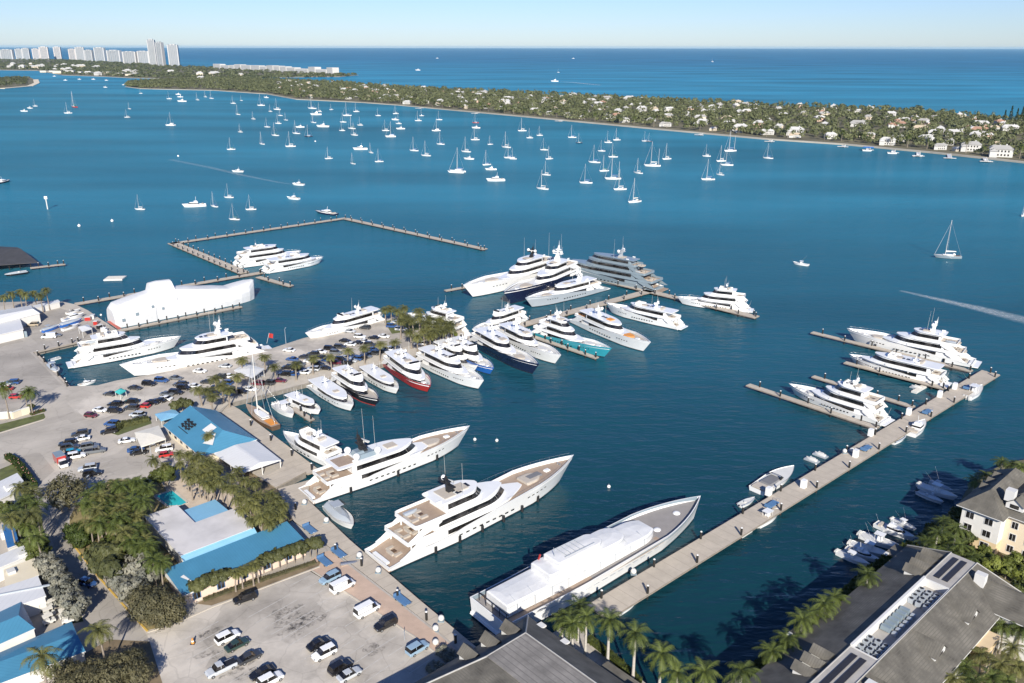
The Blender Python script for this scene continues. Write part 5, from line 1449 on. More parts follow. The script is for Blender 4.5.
hedge('low planting with red flowers at the end of the entrance wall', [(31, 416), (38, 413.5), (45, 411.5)], 1.6, .7, LF['olive'], seed=7, flowers=M['red'])
hedge('low red brown planting strip along the blue annex', [(204, 601), (240, 588), (316, 563)], 1.3, .5, LF['bare'], seed=8)
hedge('low hedge at the corner of the annex next to the lower car park', [(171, 612), (180, 618), (184, 614)], 1.6, 1.3, LF['hedge'], seed=9)
hedge('hedge on the clubhouse side of the canal wall', [(589, 640), (612, 658), (640, 684)], 1.6, 1.2, LF['green'], seed=10)
hedge('low scrub on the canal bank under the grey building', [(742, 692), (772, 660), (804, 634), (834, 612), (860, 585), (890, 561), (914, 548)], 3.0, 1.8, LF['green'], seed=11, dens=6, ls=.35)
hedge('shrubs round the base of the cream house', [(930, 528), (944, 545), (962, 552), (985, 560), (1010, 570)], 3.0, 1.8, LF['green'], seed=12, dens=6, ls=.32)
hedge('shrubs between the clubhouse and the quay', [(440, 652), (462, 666), (446, 676), (430, 668)], 2.6, 1.4, LF['silver'], seed=13, dens=6, ls=.3)

# ================================================================== CARS
CC = dict(black=(.012, .012, .014), white=(.78, .78, .77), silver=(.46, .48, .50), grey=(.13, .14, .15), red=(.42, .03, .025), blue=(.03, .08, .22), teal=(.02, .28, .42), green=(.03, .055, .045), charcoal=(.04, .042, .046), maroon=(.12, .02, .03), tan=(.36, .30, .22), sky=(.25, .36, .46))
def carmat(c): return mat('car_paint_'+c, CC[c], .25, coat=.6, var=.04, scale=.6)
wm = MB(); wm.tube((0, -.11, 0), (0, .11, 0), .33, n=12); WHEEL = mesh(wm, 'wheel', M['black'])
rm_ = MB(); rm_.tube((0, -.125, 0), (0, .125, 0), .19, n=8); RIM = mesh(rm_, 'rim', M['steel'])
_cars = {}
def car_parts(kind, colr):
    if (kind, colr) in _cars: return _cars[kind, colr]
    L, Wd, hh, roof = dict(sedan=(4.7, 1.82, .92, 1.45), suv=(4.8, 1.95, 1.05, 1.78), pickup=(5.7, 2.0, 1.08, 1.85), van=(5.6, 2.05, 1.15, 2.25), hatch=(4.1, 1.78, .95, 1.55), truck=(6.4, 2.2, 1.15, 2.1))[kind]
    w2 = Wd/2
    b = MB(); x0, x1 = -L/2, L/2
    st = [(x0, .86, .45, hh*.86), (x0+.12, .97, .30, hh*.97), (x0+.6, 1, .26, hh), (0, 1, .25, hh), (x1-1.15, 1, .26, hh*.98), (x1-.35, .95, .28, hh*.86), (x1-.05, .82, .38, hh*.70)]
    rings = [[Vector((x, -w2*q*.93, z0)), Vector((x, -w2*q, lerp(z0, z1, .45))), Vector((x, -w2*q*.94, z1)), Vector((x, w2*q*.94, z1)), Vector((x, w2*q, lerp(z0, z1, .45))), Vector((x, w2*q*.93, z0))] for x, q, z0, z1 in st]
    b.loft(rings, True, True, 0, smooth=False)
    cab = dict(sedan=(-1.75, 1.05, -1.05, .25), suv=(-2.3, 1.15, -2.05, .45), pickup=(-.55, 1.45, -.35, .85), van=(-2.75, 1.95, -2.7, 1.25), hatch=(-1.95, 1.0, -1.55, .3), truck=(.9, 2.7, 1.0, 2.2))[kind]
    a0, a1, r0, r1 = cab; wa, wr = w2*.92, w2*.76
    base = [Vector((a0, -wa, hh-.03)), Vector((a1, -wa, hh-.06)), Vector((a1, wa, hh-.06)), Vector((a0, wa, hh-.03))]
    tp = [Vector((r0, -wr, roof-.06)), Vector((r1, -wr, roof-.06)), Vector((r1, wr, roof-.06)), Vector((r0, wr, roof-.06))]
    g = MB(); g.loft([base, tp], False, True, 0, smooth=False)
    b.loft([[p + Vector((0, 0, -.03)) for p in tp], [p + Vector((.02 if p.x < 0 else -.02, 0, .05)) for p in tp], [Vector((p.x*.93+.02, p.y*.86, roof+.01)) for p in tp]], False, True, 0, smooth=False)
    for s in (1, -1):
        b.box((lerp(r0, r1, .48), s*(wr+wa)/2, (hh+roof)/2), (.1, .05, roof-hh-.02), 0, 0)
        b.box((x1-1.55 if kind != 'truck' else 2.6, s*(w2+.08), hh+.02), (.16, .2, .14), 0, 0)
    parts = [['body', None], ['window', mesh(g, 'window', M['glass'])]]
    extra = []
    if kind == 'pickup':
        q = MB().box((-1.72, 0, hh+.005), (2.1, w2*1.62, .02)); extra.append(('cargo_bed', mesh(q, 'cargo_bed', M['black'])))
    if kind == 'van':
        b.box((-1.0, 0, 1.62), (3.4, Wd*.90, 1.0))
    if kind == 'truck':
        q = MB().box((-1.1, 0, 1.75), (4.0, 2.3, 2.1)); extra.append(('cargo_box', mesh(q, 'cargo_box', M['red'])))
        q = MB().box((-1.1, 0, 2.85), (4.0, 2.3, .1)); extra.append(('cargo_roof', mesh(q, 'cargo_roof', M['grey'])))
    lt = MB()
    for s in (1, -1): lt.box((x1-.12, s*w2*.68, hh*.68), (.16, .34, .14), 0, 0)
    parts[0][1] = mesh(b, 'body', carmat(colr))
    out = [tuple(p) for p in parts] + extra
    lm_ = []
    for s in (1, -1):
        q = MB().box((x1-.12, s*w2*.66, hh*.68), (.2, .34, .14)); lm_.append(('headlight', mesh(q, 'headlight', M['steel'])))
    _cars[kind, colr] = (out + lm_, L, w2)
    return _cars[kind, colr]
NCAR = [0]
def car(px, py, kind, colr, label, group, flip=False, ang=None, z=GZ+.02, wheels=True):
    parts, L, w2 = car_parts(kind, colr)
    p = at(px, py, z+.7)
    r = put({'sedan': 'parked_car', 'suv': 'parked_car', 'hatch': 'parked_car', 'pickup': 'pickup_truck', 'van': 'delivery_van', 'truck': 'box_truck'}[kind], parts, label,
            {'pickup': 'pickup', 'van': 'van', 'truck': 'truck'}.get(kind, 'car'), (p.x, p.y, z), (AX if ang is None else ang) + (PI if flip else 0) + RV.uniform(-.05, .05), group)
    if wheels:
        for sx in (L/2-.95, -L/2+.95):
            for s in (1, -1):
                o = bpy.data.objects.new('wheel', WHEEL); COL.objects.link(o); o.parent = r; o.location = (sx, s*(w2-.08), .33)
                if kind != 'hatch':
                    q = bpy.data.objects.new('rim', RIM); COL.objects.link(q); q.parent = o
    return r
LOT = [(330, 578, 'suv', 'sky', 'pale blue estate car first in the promenade side row of the lower lot'), (343, 586, 'van', 'white', 'plain white delivery van beside the promenade of the lower lot'), (367.5, 610, 'van', 'white', 'white van with a ladder rack on its roof by the promenade'),
       (386, 624, 'suv', 'black', 'black car alone in the promenade side row of the lower lot'), (418, 648, 'suv', 'sky', 'pale blue car half under the clubhouse trees'), (319, 643.5, 'sedan', 'black', 'black car above a white one in the middle of the lower lot'),
       (324.5, 653, 'suv', 'white', 'white estate car in the middle of the lower lot'), (341, 667, 'suv', 'black', 'black car above a silver one near the bottom of the lower lot'), (350, 674, 'sedan', 'silver', 'silver saloon car nearest the clubhouse shadow'),
       (262.5, 672.5, 'sedan', 'black', 'black car above a white one at the bottom of the lower lot'), (271, 679.5, 'suv', 'white', 'white car at the very bottom of the lower lot'), (250, 657, 'sedan', 'charcoal', 'dark saloon in line behind the silver pickup'),
       (221.5, 668.5, 'pickup', 'silver', 'silver pickup truck with a black cargo bed in the lower lot'), (237.5, 644.5, 'sedan', 'green', 'dark green saloon beside a white car in the lower lot'), (228, 637, 'suv', 'white', 'white car beside the dark green saloon in the lower lot'),
       (245, 598, 'suv', 'black', 'black car parked along the clipped trees of the annex')]
for i, a in enumerate(LOT):
    car(*a[:4], a[4], 'cars in the lower car park', flip=i % 3 == 0, ang=AX if i != 15 else AX-.1)
NAMES = dict(sky='pale blue')
UP = [(80, 434, 'suv', 'charcoal'), (81.5, 438.5, 'sedan', 'white'), (67.5, 443.5, 'suv', 'black'), (69.5, 447.5, 'suv', 'charcoal'), (73, 452, 'hatch', 'teal'), (90, 446.5, 'suv', 'grey'), (95, 451, 'pickup', 'grey'), (61.5, 463, 'truck', 'white'), (87.5, 468.5, 'suv', 'silver'), (92.5, 473.5, 'suv', 'black'),
      (127, 440.5, 'sedan', 'white'), (109, 431.5, 'suv', 'black'), (136, 449.5, 'sedan', 'blue'), (139, 452.5, 'sedan', 'black'), (166.5, 454.5, 'hatch', 'red'), (164, 449, 'suv', 'white'), (150, 444, 'suv', 'tan'), (76.5, 456, 'suv', 'white')]
def car_rows(rows, where, group, key=lambda a: a[0], ang=None):
    cnt = {}
    for a in sorted(rows, key=key):
        c = NAMES.get(a[3], a[3]); k = {'sedan': 'saloon', 'suv': 'tall car', 'hatch': 'small car', 'pickup': 'pickup', 'van': 'van', 'truck': 'box truck'}[a[2]]
        n = cnt.get((c, k), 0); cnt[c, k] = n+1
        tot = sum(1 for q in rows if (NAMES.get(q[3], q[3]), q[2]) == (c, a[2]))
        lab = '%s %s %s' % (c, k, where) + ('' if tot == 1 else ', %s such from the left' % nth(n))
        if a[2] == 'truck': lab = 'white cabbed box truck with a red and grey box ' + where
        car(*a[:4], lab, group, flip=RV.random() < .4 and a[2] != 'truck', ang=AX-PI/2 if a[2] == 'truck' else ang)
car_rows(UP, 'in the upper car park', 'cars in the upper car park', ang=AX-.35)
MID = [(149, 384, 'suv', 'black'), (161.5, 380.5, 'suv', 'blue'), (176, 378, 'sedan', 'grey'), (135, 388, 'sedan', 'charcoal'), (110, 394, 'sedan', 'charcoal'), (115, 404.5, 'suv', 'black'), (115.5, 411, 'suv', 'black'), (131, 402, 'suv', 'black'), (131.5, 408, 'suv', 'charcoal'), (144, 406, 'hatch', 'red'), (152, 402.5, 'sedan', 'black'), (159, 400.5, 'sedan', 'black'),
       (165, 398.5, 'sedan', 'white'), (100.5, 410, 'sedan', 'white'), (91, 415.5, 'hatch', 'maroon'), (137, 415, 'suv', 'silver'), (140, 418, 'sedan', 'grey'), (112, 424, 'suv', 'blue'), (167, 394, 'sedan', 'grey'), (176, 392.5, 'suv', 'black'), (184, 388, 'suv', 'black'), (180, 384.5, 'suv', 'charcoal'), (193, 386, 'sedan', 'white'), (207.5, 382, 'sedan', 'charcoal'), (220, 377, 'suv', 'black'), (228, 376, 'sedan', 'white'), (226, 383, 'suv', 'blue'), (218, 389, 'suv', 'charcoal'), (227, 394, 'sedan', 'blue'), (241, 391.5, 'suv', 'black'), (250, 389, 'sedan', 'white'), (233, 389, 'sedan', 'blue'), (212, 392, 'sedan', 'grey'), (258, 383.5, 'suv', 'maroon'), (268, 383, 'suv', 'charcoal'), (280, 380.5, 'sedan', 'maroon'), (285, 374, 'suv', 'black'), (300, 369.5, 'suv', 'black'), (225, 366, 'sedan', 'silver'), (200, 371, 'sedan', 'white')]
car_rows(MID, 'in the car park behind the restaurant', 'cars behind the restaurant', ang=AX-.9)
PEN = [(292, 359, 'sedan', 'blue'), (305, 357, 'sedan', 'charcoal'), (321, 357, 'sedan', 'black'), (330, 348.5, 'suv', 'black'), (340, 347, 'suv', 'charcoal'), (321, 351.5, 'sedan', 'white'), (357, 342.5, 'sedan', 'black'), (350, 344, 'sedan', 'white'), (365, 341, 'sedan', 'white'), (373.5, 337.5, 'sedan', 'black'), (370, 344.5, 'suv', 'charcoal'), (336, 352.5, 'suv', 'grey'), (289, 350, 'sedan', 'white'), (392, 326, 'suv', 'blue'), (401, 329, 'suv', 'white'), (318, 364, 'suv', 'charcoal'), (336, 362.5, 'suv', 'maroon'), (346, 363, 'suv', 'black'), (356, 358.5, 'suv', 'blue'), (366, 356, 'sedan', 'grey'), (374, 353, 'suv', 'charcoal'), (387, 349, 'suv', 'white'), (346, 357.5, 'sedan', 'white'), (350, 331, 'sedan', 'silver'), (365, 327.5, 'suv', 'charcoal'), (326, 368, 'sedan', 'black'), (304, 372, 'sedan', 'white'), (420, 343.5, 'suv', 'white'), (396, 322, 'sedan', 'silver'), (313, 354, 'suv', 'charcoal'), (310, 361, 'sedan', 'white'), (328, 360, 'sedan', 'blue'), (341, 359.5, 'suv', 'black'), (351, 360.5, 'sedan', 'silver'), (361, 358, 'suv', 'black'), (371, 349, 'sedan', 'blue'), (345, 340.5, 'sedan', 'black'), (360, 336.5, 'suv', 'white'), (382, 351, 'sedan', 'charcoal'), (299, 364, 'suv', 'grey'), (288, 367.5, 'suv', 'black'), (293, 374, 'sedan', 'blue'), (313, 369, 'suv', 'silver'), (408, 332, 'suv', 'black'), (384, 336, 'sedan', 'white')]
car_rows(PEN, 'on the point beyond the tent', 'cars on the point', ang=AX-.95)
car_rows([(6, 389, 'sedan', 'red'), (3, 385, 'sedan', 'white'), (49, 337, 'van', 'white'), (55, 335.5, 'sedan', 'grey'), (33, 325, 'suv', 'tan'), (16, 397, 'hatch', 'red'), (12, 383, 'suv', 'blue')], 'on the boatyard apron', 'vehicles on the boatyard apron', ang=.15)
car(88, 583, 'hatch', 'blue', 'small blue and white cart stopped at the yellow kerb', None, ang=-.4)

# golf carts behind the blue shed
gb = MB().box((0, 0, .55), (2.2, 1.15, .5)).box((-.3, 0, 1.0), (.8, 1.1, .5)); GB = mesh(gb, 'body', M['offwhite'])
gr = MB().box((-.1, 0, 1.95), (1.8, 1.2, .09)); gr2 = MB()
for sx in (-.9, .7):
    for s in (1, -1): gr.tube((sx, s*.52, .8), (sx, s*.52, 1.92), .03, n=5)
GR = mesh(gr, 'canopy', M['canvas'])
for i, (x, y) in enumerate(((42, 600), (43, 606), (49, 612), (52, 604), (49, 619), (65, 613), (68, 618))):
    p = at(x, y, GZ+1.2); r = put('golf_cart', [('body', GB), ('canopy', GR)], 'golf cart with a pale canopy behind the blue shed, %s in the huddle' % nth(i), 'golf cart', (p.x, p.y, GZ), AX+RV.uniform(-.3, .3), 'golf carts behind the blue shed')
    for sx in (-.7, .75):
        for s in (1, -1):
            o = bpy.data.objects.new('wheel', WHEEL); COL.objects.link(o); o.parent = r; o.location = (sx, s*.5, .25); o.scale = (.7,)*3

# ================================================================== SMALL BOATS
_lb = {}
def launch_parts(kind, hullc):
    if (kind, hullc) in _lb: return _lb[kind, hullc]
    L, W = 10.0, 3.0
    sheer, hb, hw, P = hull_shape(L, W, .95, 1.5, rise=.2, rake=.1, full=.5, tr=.88)
    ts = [k/14 for k in range(15)]; mb = MB(); half = [[P(t, z) for z in (-.35, .05, .5, sheer(t))] for t in ts]
    for side in (1, -1):
        vs = [Vector((p.x, p.y*side, p.z)) for st in half for p in st]
        for k in range(3):
            mb.add(vs, [((i*4+k, (i+1)*4+k, (i+1)*4+k+1, i*4+k+1) if side < 0 else (i*4+k+1, (i+1)*4+k+1, (i+1)*4+k, i*4+k)) for i in range(14)], 0, True)
    st = half[0]; mb.add([Vector(p) for p in st] + [Vector((p.x, -p.y, p.z)) for p in st], [(0, 1, 2, 3, 7, 6, 5, 4)], 0)
    dk = MB()
    for i in range(14):
        a, b = half[i][3], half[i+1][3]; q = .06
        ya, yb = max(.02, a.y-q), max(.02, b.y-q)
        dk.quad(Vector((a.x, -ya, a.z-.12)), Vector((b.x, -yb, b.z-.12)), Vector((b.x, yb, b.z-.12)), Vector((a.x, ya, a.z-.12)))
    parts = [('hull', mesh(mb, 'hull', M[hullc])), ('deck', mesh(dk, 'deck', M['offwhite']))]
    if kind == 'console':
        c = MB().box((4.6, 0, 1.55), (1.1, 1.0, 1.3), taper=.8); parts.append(('console', mesh(c, 'console', M['white'])))
        t = MB().box((4.5, 0, 2.75), (2.3, 2.0, .1))
        for sx in (3.6, 5.3):
            for s in (1, -1): t.tube((sx, s*.75, .9), (sx, s*.85, 2.72), .04, n=5)
        parts.append(('hard_top', mesh(t, 'hard_top', M['white'])))
        e = MB()
        for y in (-.7, 0, .7): parts.append(('outboard_engine', mesh(MB().box((-.35, y, .9), (.7, .42, .7), taper=.75).box((-.4, y, .25), (.2, .12, .9)), 'outboard_engine', M['offwhite'])))
        o = MB().tube((4.6, 1.0, 2.7), (2.0, 2.6, 6.2), .022, n=5).tube((4.6, -1.0, 2.7), (2.0, -2.6, 6.2), .022, n=5); parts.append(('outrigger', mesh(o, 'outrigger', M['steel'])))
    elif kind == 'cruiser':
        hf = outline(3.2, 7.6, 1.15, lf=.5, p=2, blunt=.3)
        c = MB(); c.loft([ring(hf, .95), ring(hf, 2.0, lambda u: -.9*u, -.12)], False, True, smooth=False); parts.append(('cabin', mesh(c, 'cabin', M['white'])))
        g = MB(); g.loft([ring(hf, 1.35, lambda u: -.3*u, .0), ring(hf, 1.8, lambda u: -.7*u, -.06)], False, False, smooth=False); parts.append(('window_band', mesh(g, 'window_band', M['glass'])))
        f = MB().box((4.2, 0, 2.3), (1.6, 1.5, .5), taper=.8).tube((4.2, 0, 2.5), (3.9, 0, 4.4), .06, n=5); parts.append(('flybridge', mesh(f, 'flybridge', M['white'])))
        parts.append(('cockpit_seat', mesh(MB().box((1.4, 0, 1.05), (.8, 2.0, .5)), 'cockpit_seat', M['cushion'])))
    elif kind == 'open':
        c = MB().box((3.6, 0, 1.1), (3.4, 1.9, .5), taper=.85); parts.append(('cockpit', mesh(c, 'cockpit', M['greycush'])))
        g = MB(); g.poly([(5.6, -.95, 1.3), (5.6, .95, 1.3), (5.0, .8, 1.95), (5.0, -.8, 1.95)]); g.poly([(5.6, .95, 1.3), (4.4, 1.15, 1.3), (4.4, 1.0, 1.7), (5.0, .8, 1.95)]); g.poly([(5.6, -.95, 1.3), (4.4, -1.15, 1.3), (4.4, -1.0, 1.7), (5.0, -.8, 1.95)]); parts.append(('windscreen', mesh(g, 'windscreen', M['glass'])))
        parts.append(('sun_pad', mesh(MB().box((1.0, 0, 1.1), (1.6, 2.0, .25)), 'sun_pad', M['cushion'])))
    elif kind == 'covered':
        hf = outline(.3, 8.6, 1.35, lf=.5, p=2, blunt=.1)
        c = MB(); c.loft([ring(hf, 1.0), ring(hf, 1.35, dy=-.2), ring(hf, 1.75, dy=-.8)], False, True); parts.append(('cover', mesh(c, 'cover', M['silver'])))
        parts.append(('hard_top', mesh(MB().box((3.4, 0, 2.7), (2.2, 1.9, .12)).tube((3.4, .7, 1.5), (3.4, .7, 2.7), .06).tube((3.4, -.7, 1.5), (3.4, -.7, 2.7), .06), 'hard_top', M['silver'])))
        parts.append(('outboard_engine', mesh(MB().box((-.4, .4, .9), (.7, .42, .8), taper=.75), 'outboard_engine', M['offwhite'])))
    elif kind == 'dinghy':
        c = MB().box((3.6, 0, 1.2), (.9, .8, .9), taper=.8); parts.append(('console', mesh(c, 'console', M['offwhite'])))
        t = MB()
        for s in (1, -1):
            pp = [P(k/10, 1.0, s) for k in range(11)]
            for a, b in zip(pp, pp[1:]): t.tube(a+Vector((0, 0, .1)), b+Vector((0, 0, .1)), .28, n=6, caps=False)
        parts.append(('inflatable_tube', mesh(t, 'inflatable_tube', M['silver'])))
        parts.append(('outboard_engine', mesh(MB().box((-.35, 0, .9), (.6, .42, .7), taper=.75), 'outboard_engine', M['black'])))
    _lb[kind, hullc] = parts
    return parts
def launch(stern, bow, kind, label, hullc='white', group='small motor boats', z=.0, name='motor_boat', wk=1.0):
    A, B = at(*stern, .8+z), at(*bow, 1.0+z); d = B-A; L = math.hypot(d.x, d.y); s = L/10
    return put(name, launch_parts(kind, hullc), label, 'boat', (A.x, A.y, z), math.atan2(d.y, d.x), group, (s, max(s*.8, min(s*wk, s)), max(.55, min(1.25, s))))
for a in [((329, 505.5), (354, 528), 'covered', 'boat under a pale grey cover by the quay between two big yachts'), ((276, 404.5), (294, 416.5), 'console', 'white launch nearest the bow of the wooden decked sailing yacht'),
          ((967, 396.5), (982, 386), 'console', 'white launch on the outer side of the pier, closest to the pier head'), ((911, 433.5), (925, 420.5), 'cruiser', 'white launch on the outer side of the pier, behind the lowest finger dock'),
          ((892, 441), (906, 433), 'dinghy', 'small tender just below the second white launch on the outer pier side'), ((757, 490), (794, 467.5), 'open', 'slim open sports boat with a dark cockpit on the inner pier side'),
          ((740, 504), (755, 496), 'dinghy', 'small white tender near the slim open sports boat'), ((757, 523.5), (780, 509), 'console', 'white boat tied to the outer side of the pier by a blue cart'),
          ((617, 611), (640, 593), 'dinghy', 'white tender moored beside the palms at the pier foot'),
          ((838, 550), (870, 563.5), 'console', 'white fishing boat, lowest of the row by the canal bank palms'), ((851, 542), (893, 556), 'console', 'fishing boat with outriggers, second from the bottom of the bank row'), ((861, 533), (903, 548), 'console', 'fishing boat in the middle of the row by the canal bank'),
          ((876, 522), (916, 538), 'cruiser', 'white cruiser second from the top of the row by the canal bank'), ((893, 517), (917, 528), 'console', 'topmost boat of the row by the canal bank'),
          ((920, 483.5), (958, 497.5), 'console', 'fishing boat in the shade off the cream house'), ((931, 480), (953, 489), 'covered', 'boat under white canvas in the shade off the cream house'),
          ((884, 527), (909, 534.5), 'console', 'small boat squeezed between the two upper boats of the bank row'), ((846, 546.5), (881, 559.5), 'cruiser', 'boat squeezed between the two lowest boats of the bank row'), ((918, 490), (944, 501), 'dinghy', 'low tender in the shade beside the fishing boat off the cream house'),
          ((78, 385), (96, 380), 'cruiser', 'white cruiser in the corner of the boatyard basin'), ((35, 358), (42, 362), 'dinghy', 'tender in the inner corner of the boatyard basin'), ((50, 366), (58, 374), 'covered', 'covered boat against the boatyard basin quay'), ((60, 357), (48, 360), 'dinghy', 'tender behind the smaller basin yacht'),
          ((336, 214.5), (315, 211.5), 'cruiser', 'dark hulled trawler by the corner of the outer basin docks', 'navy'), ((27, 272.5), (4, 275.5), 'dinghy', 'dark tender beside the boathouse', 'blackhull'), ((-4, 184), (10, 181), 'cruiser', 'dark hulled motor yacht at the edge of the lagoon', 'navy'),
          ((808, 264), (793, 261.5), 'console', 'small white motor boat running towards the anchored boats')]:
    launch(*a[:4], hullc=a[4] if len(a) > 4 else 'white')
for a in [((42, 331), (60, 325), 'covered', 'blue covered boat standing on the boatyard apron, lower one', 'royal'), ((60, 326), (82, 319.5), 'covered', 'blue covered boat standing on the boatyard apron, upper one', 'royal'), ((62, 329.5), (79, 324), 'open', 'white boat standing on the apron beside the blue covered boats'), ((62, 320), (84, 314), 'cruiser', 'white boat on the apron close to the dock root'), ((66, 313), (80, 309), 'open', 'white and yellow boat on the apron by the northern seawall')]:
    launch(*a[:4], hullc=a[4] if len(a) > 4 else 'white', z=GZ+.3, group='boats stored on the apron')
ap = [(88, 321), (93, 319), (96, 325), (100, 329), (86, 330), (104, 332)]
for i, (x, y) in enumerate(ap):
    p = at(x, y, GZ); mb = MB(); 
    r = thing('equipment_crate', '%s crate from the left among the gear piled at the boatyard corner' % nth(sorted(ap).index((x, y))), 'crate', (p.x, p.y, GZ), RV.uniform(0, 3), 'boatyard gear crates')
    MB().box((0, 0, .75), (2.2, 1.5, 1.5), taper=.94).build('crate_body', [M['red'], M['offwhite'], M['grey'], M['black'], M['silver'], M['offwhite']][i] if i != 2 else M['red'], r); MB().box((0, 0, 1.55), (2.3, 1.6, .12)).build('lid', M['offwhite'], r)

# jet skis on their floats
js = MB(); hf = outline(0, 3.2, .55, lf=.55, p=2, blunt=.1); js.loft([ring(hf, .35), ring(hf, .75), ring(hf, .95, dy=-.25)], True, True); js.box((1.2, 0, 1.05), (1.3, .4, .3)).box((2.0, 0, 1.2), (.25, .8, .1)); JS = mesh(js, 'hull', M['offwhite'])
jf = MB().box((1.5, 0, .2), (4.0, 1.9, .35)); JF = mesh(jf, 'float', M['silver'])
for i, (x, y) in enumerate(((817, 461), (825.5, 456), (947, 384), (921, 388))):
    p = at(x, y, .4); put('jet_ski', [('hull', JS), ('float', JF)], ('jet ski on a float at the inner pier side, nearer the sports boat', 'jet ski on a float at the inner pier side, farther from the sports boat', 'jet ski at the root of the second finger dock', 'jet ski beside the low sleek yacht')[i], 'jet ski', (p.x, p.y, 0), AX+PI/2, 'jet skis at the pier')
for lab, x, y, sx, sy, nm in (('low white float beside the outer side of the pier', 744, 531, 4.2, 2.2, 'swim_float'), ('white square raft floating off the wrapped boat', 115, 278.5, 9, 7, 'floating_raft'), ('long white float at the side of the second finger dock', 921, 387, 11, 1.8, 'swim_float')):
    p = at(x, y, .5); r = thing(nm, lab, 'float', (p.x, p.y, 0), AX if nm == 'swim_float' else .1)
    MB().box((0, 0, .3), (sx, sy, .6)).build('float_body', M['offwhite'], r); MB().box((0, 0, .62), (sx*.9, sy*.85, .05)).build('float_deck', M['canvas'], r)
    for s in (1, -1): MB().tube((s*sx*.4, sy*.4, .6), (s*sx*.4, sy*.4, 1.1), .06).build('cleat_post', M['steel'], r)

# ================================================================== SAILING BOATS
def sail_parts(hullc, cover, L=12.0, mast=16.0, cat=False, key=None, teak=False, ketch=False):
    k_ = ('s', hullc, cover, cat, teak, ketch)
    if k_ in _lb: return _lb[k_]
    W = 3.5
    sheer, hb, hw, P = hull_shape(L, W, 1.05, 1.45, rise=.1, rake=.12, full=.42, pw=1.9, tr=.62)
    ts = [k/16 for k in range(17)]; half = [[P(t, z) for z in (-.3, .12, .6, sheer(t))] for t in ts]
    def hullmesh(y0, q):
        mb = MB()
        for side in (1, -1):
            vs = [Vector((p.x, y0+p.y*side*q, p.z)) for st in half for p in st]
            for k in range(3): mb.add(vs, [((i*4+k, (i+1)*4+k, (i+1)*4+k+1, i*4+k+1) if side < 0 else (i*4+k+1, (i+1)*4+k+1, (i+1)*4+k, i*4+k)) for i in range(16)], 1 if k == 0 else 0, True)
        st = half[0]; mb.add([Vector((p.x, y0+p.y*q, p.z)) for p in st] + [Vector((p.x, y0-p.y*q, p.z)) for p in st], [(0, 1, 2, 3, 7, 6, 5, 4)], 0)
        return mb
    dk = MB()
    def deckmesh(y0, q):
        for i in range(16):
            a, b = half[i][3], half[i+1][3]
            dk.quad(Vector((a.x, y0-a.y*q, a.z)), Vector((b.x, y0-b.y*q, b.z)), Vector((b.x, y0+b.y*q, b.z)), Vector((a.x, y0+a.y*q, a.z)))
    parts = []
    if cat:
        for y in (2.4, -2.4):
            parts.append(('hull', mesh(hullmesh(y, .5), 'hull', [M[hullc], M['boot']]))); deckmesh(y, .5)
        dk.box((4.6, 0, 1.05), (6.4, 4.4, .3)); parts.append(('deck', mesh(dk, 'deck', M['offwhite'])))
        hf = outline(2.2, 7.6, 2.2, lf=.4, p=2, blunt=.4); c = MB(); c.loft([ring(hf, 1.2), ring(hf, 2.3, lambda u: -.7*u, -.2)], False, True, smooth=False); parts.append(('cabin', mesh(c, 'cabin', M['white'])))
    else:
        parts.append(('hull', mesh(hullmesh(0, 1), 'hull', [M[hullc], M['boot']]))); deckmesh(0, 1); parts.append(('deck', mesh(dk, 'deck', M['teak'] if teak else M['offwhite'])))
        hf = outline(3.6, 8.4, .95, lf=.5, p=2, blunt=.35); c = MB(); c.loft([ring(hf, 1.1), ring(hf, 1.62, lambda u: -.35*u, -.12)], False, True, smooth=False); parts.append(('cabin', mesh(c, 'cabin', M['white'])))
        g = MB(); g.loft([ring(hf, 1.27, lambda u: -.1*u, .0), ring(hf, 1.45, lambda u: -.22*u, -.03)], False, False, smooth=False); parts.append(('window_band', mesh(g, 'window_band', M['glass'])))
        c = MB().box((1.8, 0, 1.16), (2.6, 1.6, .1)); c.tube((1.2, 0, 1.2), (1.2, 0, 2.0), .05); parts.append(('cockpit', mesh(c, 'cockpit', M['orange'] if teak else M['brown'])))
        if not teak: parts.append(('spray_hood', mesh(MB().box((3.3, 0, 1.75), (1.1, 1.7, .55), taper=.7), 'spray_hood', M[cover])))
    mx = 7.0 if not cat else 5.6
    m = MB().tube((mx, 0, 1.2), (mx-.35, 0, mast), .15, .10, n=7)
    for z in (.42, .7): m.box((mx-.15, 0, mast*z), (.09, 1.9*(1.2-z), .07))
    parts.append(('mast', mesh(m, 'mast', M['offwhite'])))
    if ketch: parts.append(('mizzen_mast', mesh(MB().tube((1.6, 0, 1.2), (1.4, 0, mast*.72), .12, .08, n=6), 'mizzen_mast', M['offwhite'])))
    b = MB().tube((mx, 0, 2.6), (mx-4.6, 0, 2.75), .09, n=6); parts.append(('boom', mesh(b, 'boom', M['offwhite'])))
    s = MB(); s.loft([[Vector((mx-.2-4.2*t, y, 2.72+z+.1*t)) for y, z in ((-.2, 0), (-.16, .32*(1-.5*t)), (0, .5*(1-.5*t)), (.16, .32*(1-.5*t)), (.2, 0))] for t in (0, .5, 1)], True, True, smooth=False); parts.append(('sail_cover', mesh(s, 'sail_cover', M[cover])))
    r = MB(); top = (mx-.33, 0, mast*.96)
    for q in ((L*.97, 0, 1.45), (.1, 0, 1.1), (mx-.3, 1.6, 1.2), (mx-.3, -1.6, 1.2)): r.tube(q, top, .035, .025, n=4, caps=False)
    r.tube((L*.96, 0, 1.6), (lerp(L*.97, top[0], .9), 0, mast*.87), .10, .05, n=5, caps=False)
    parts.append(('rigging', mesh(r, 'rigging', M['silver'])))
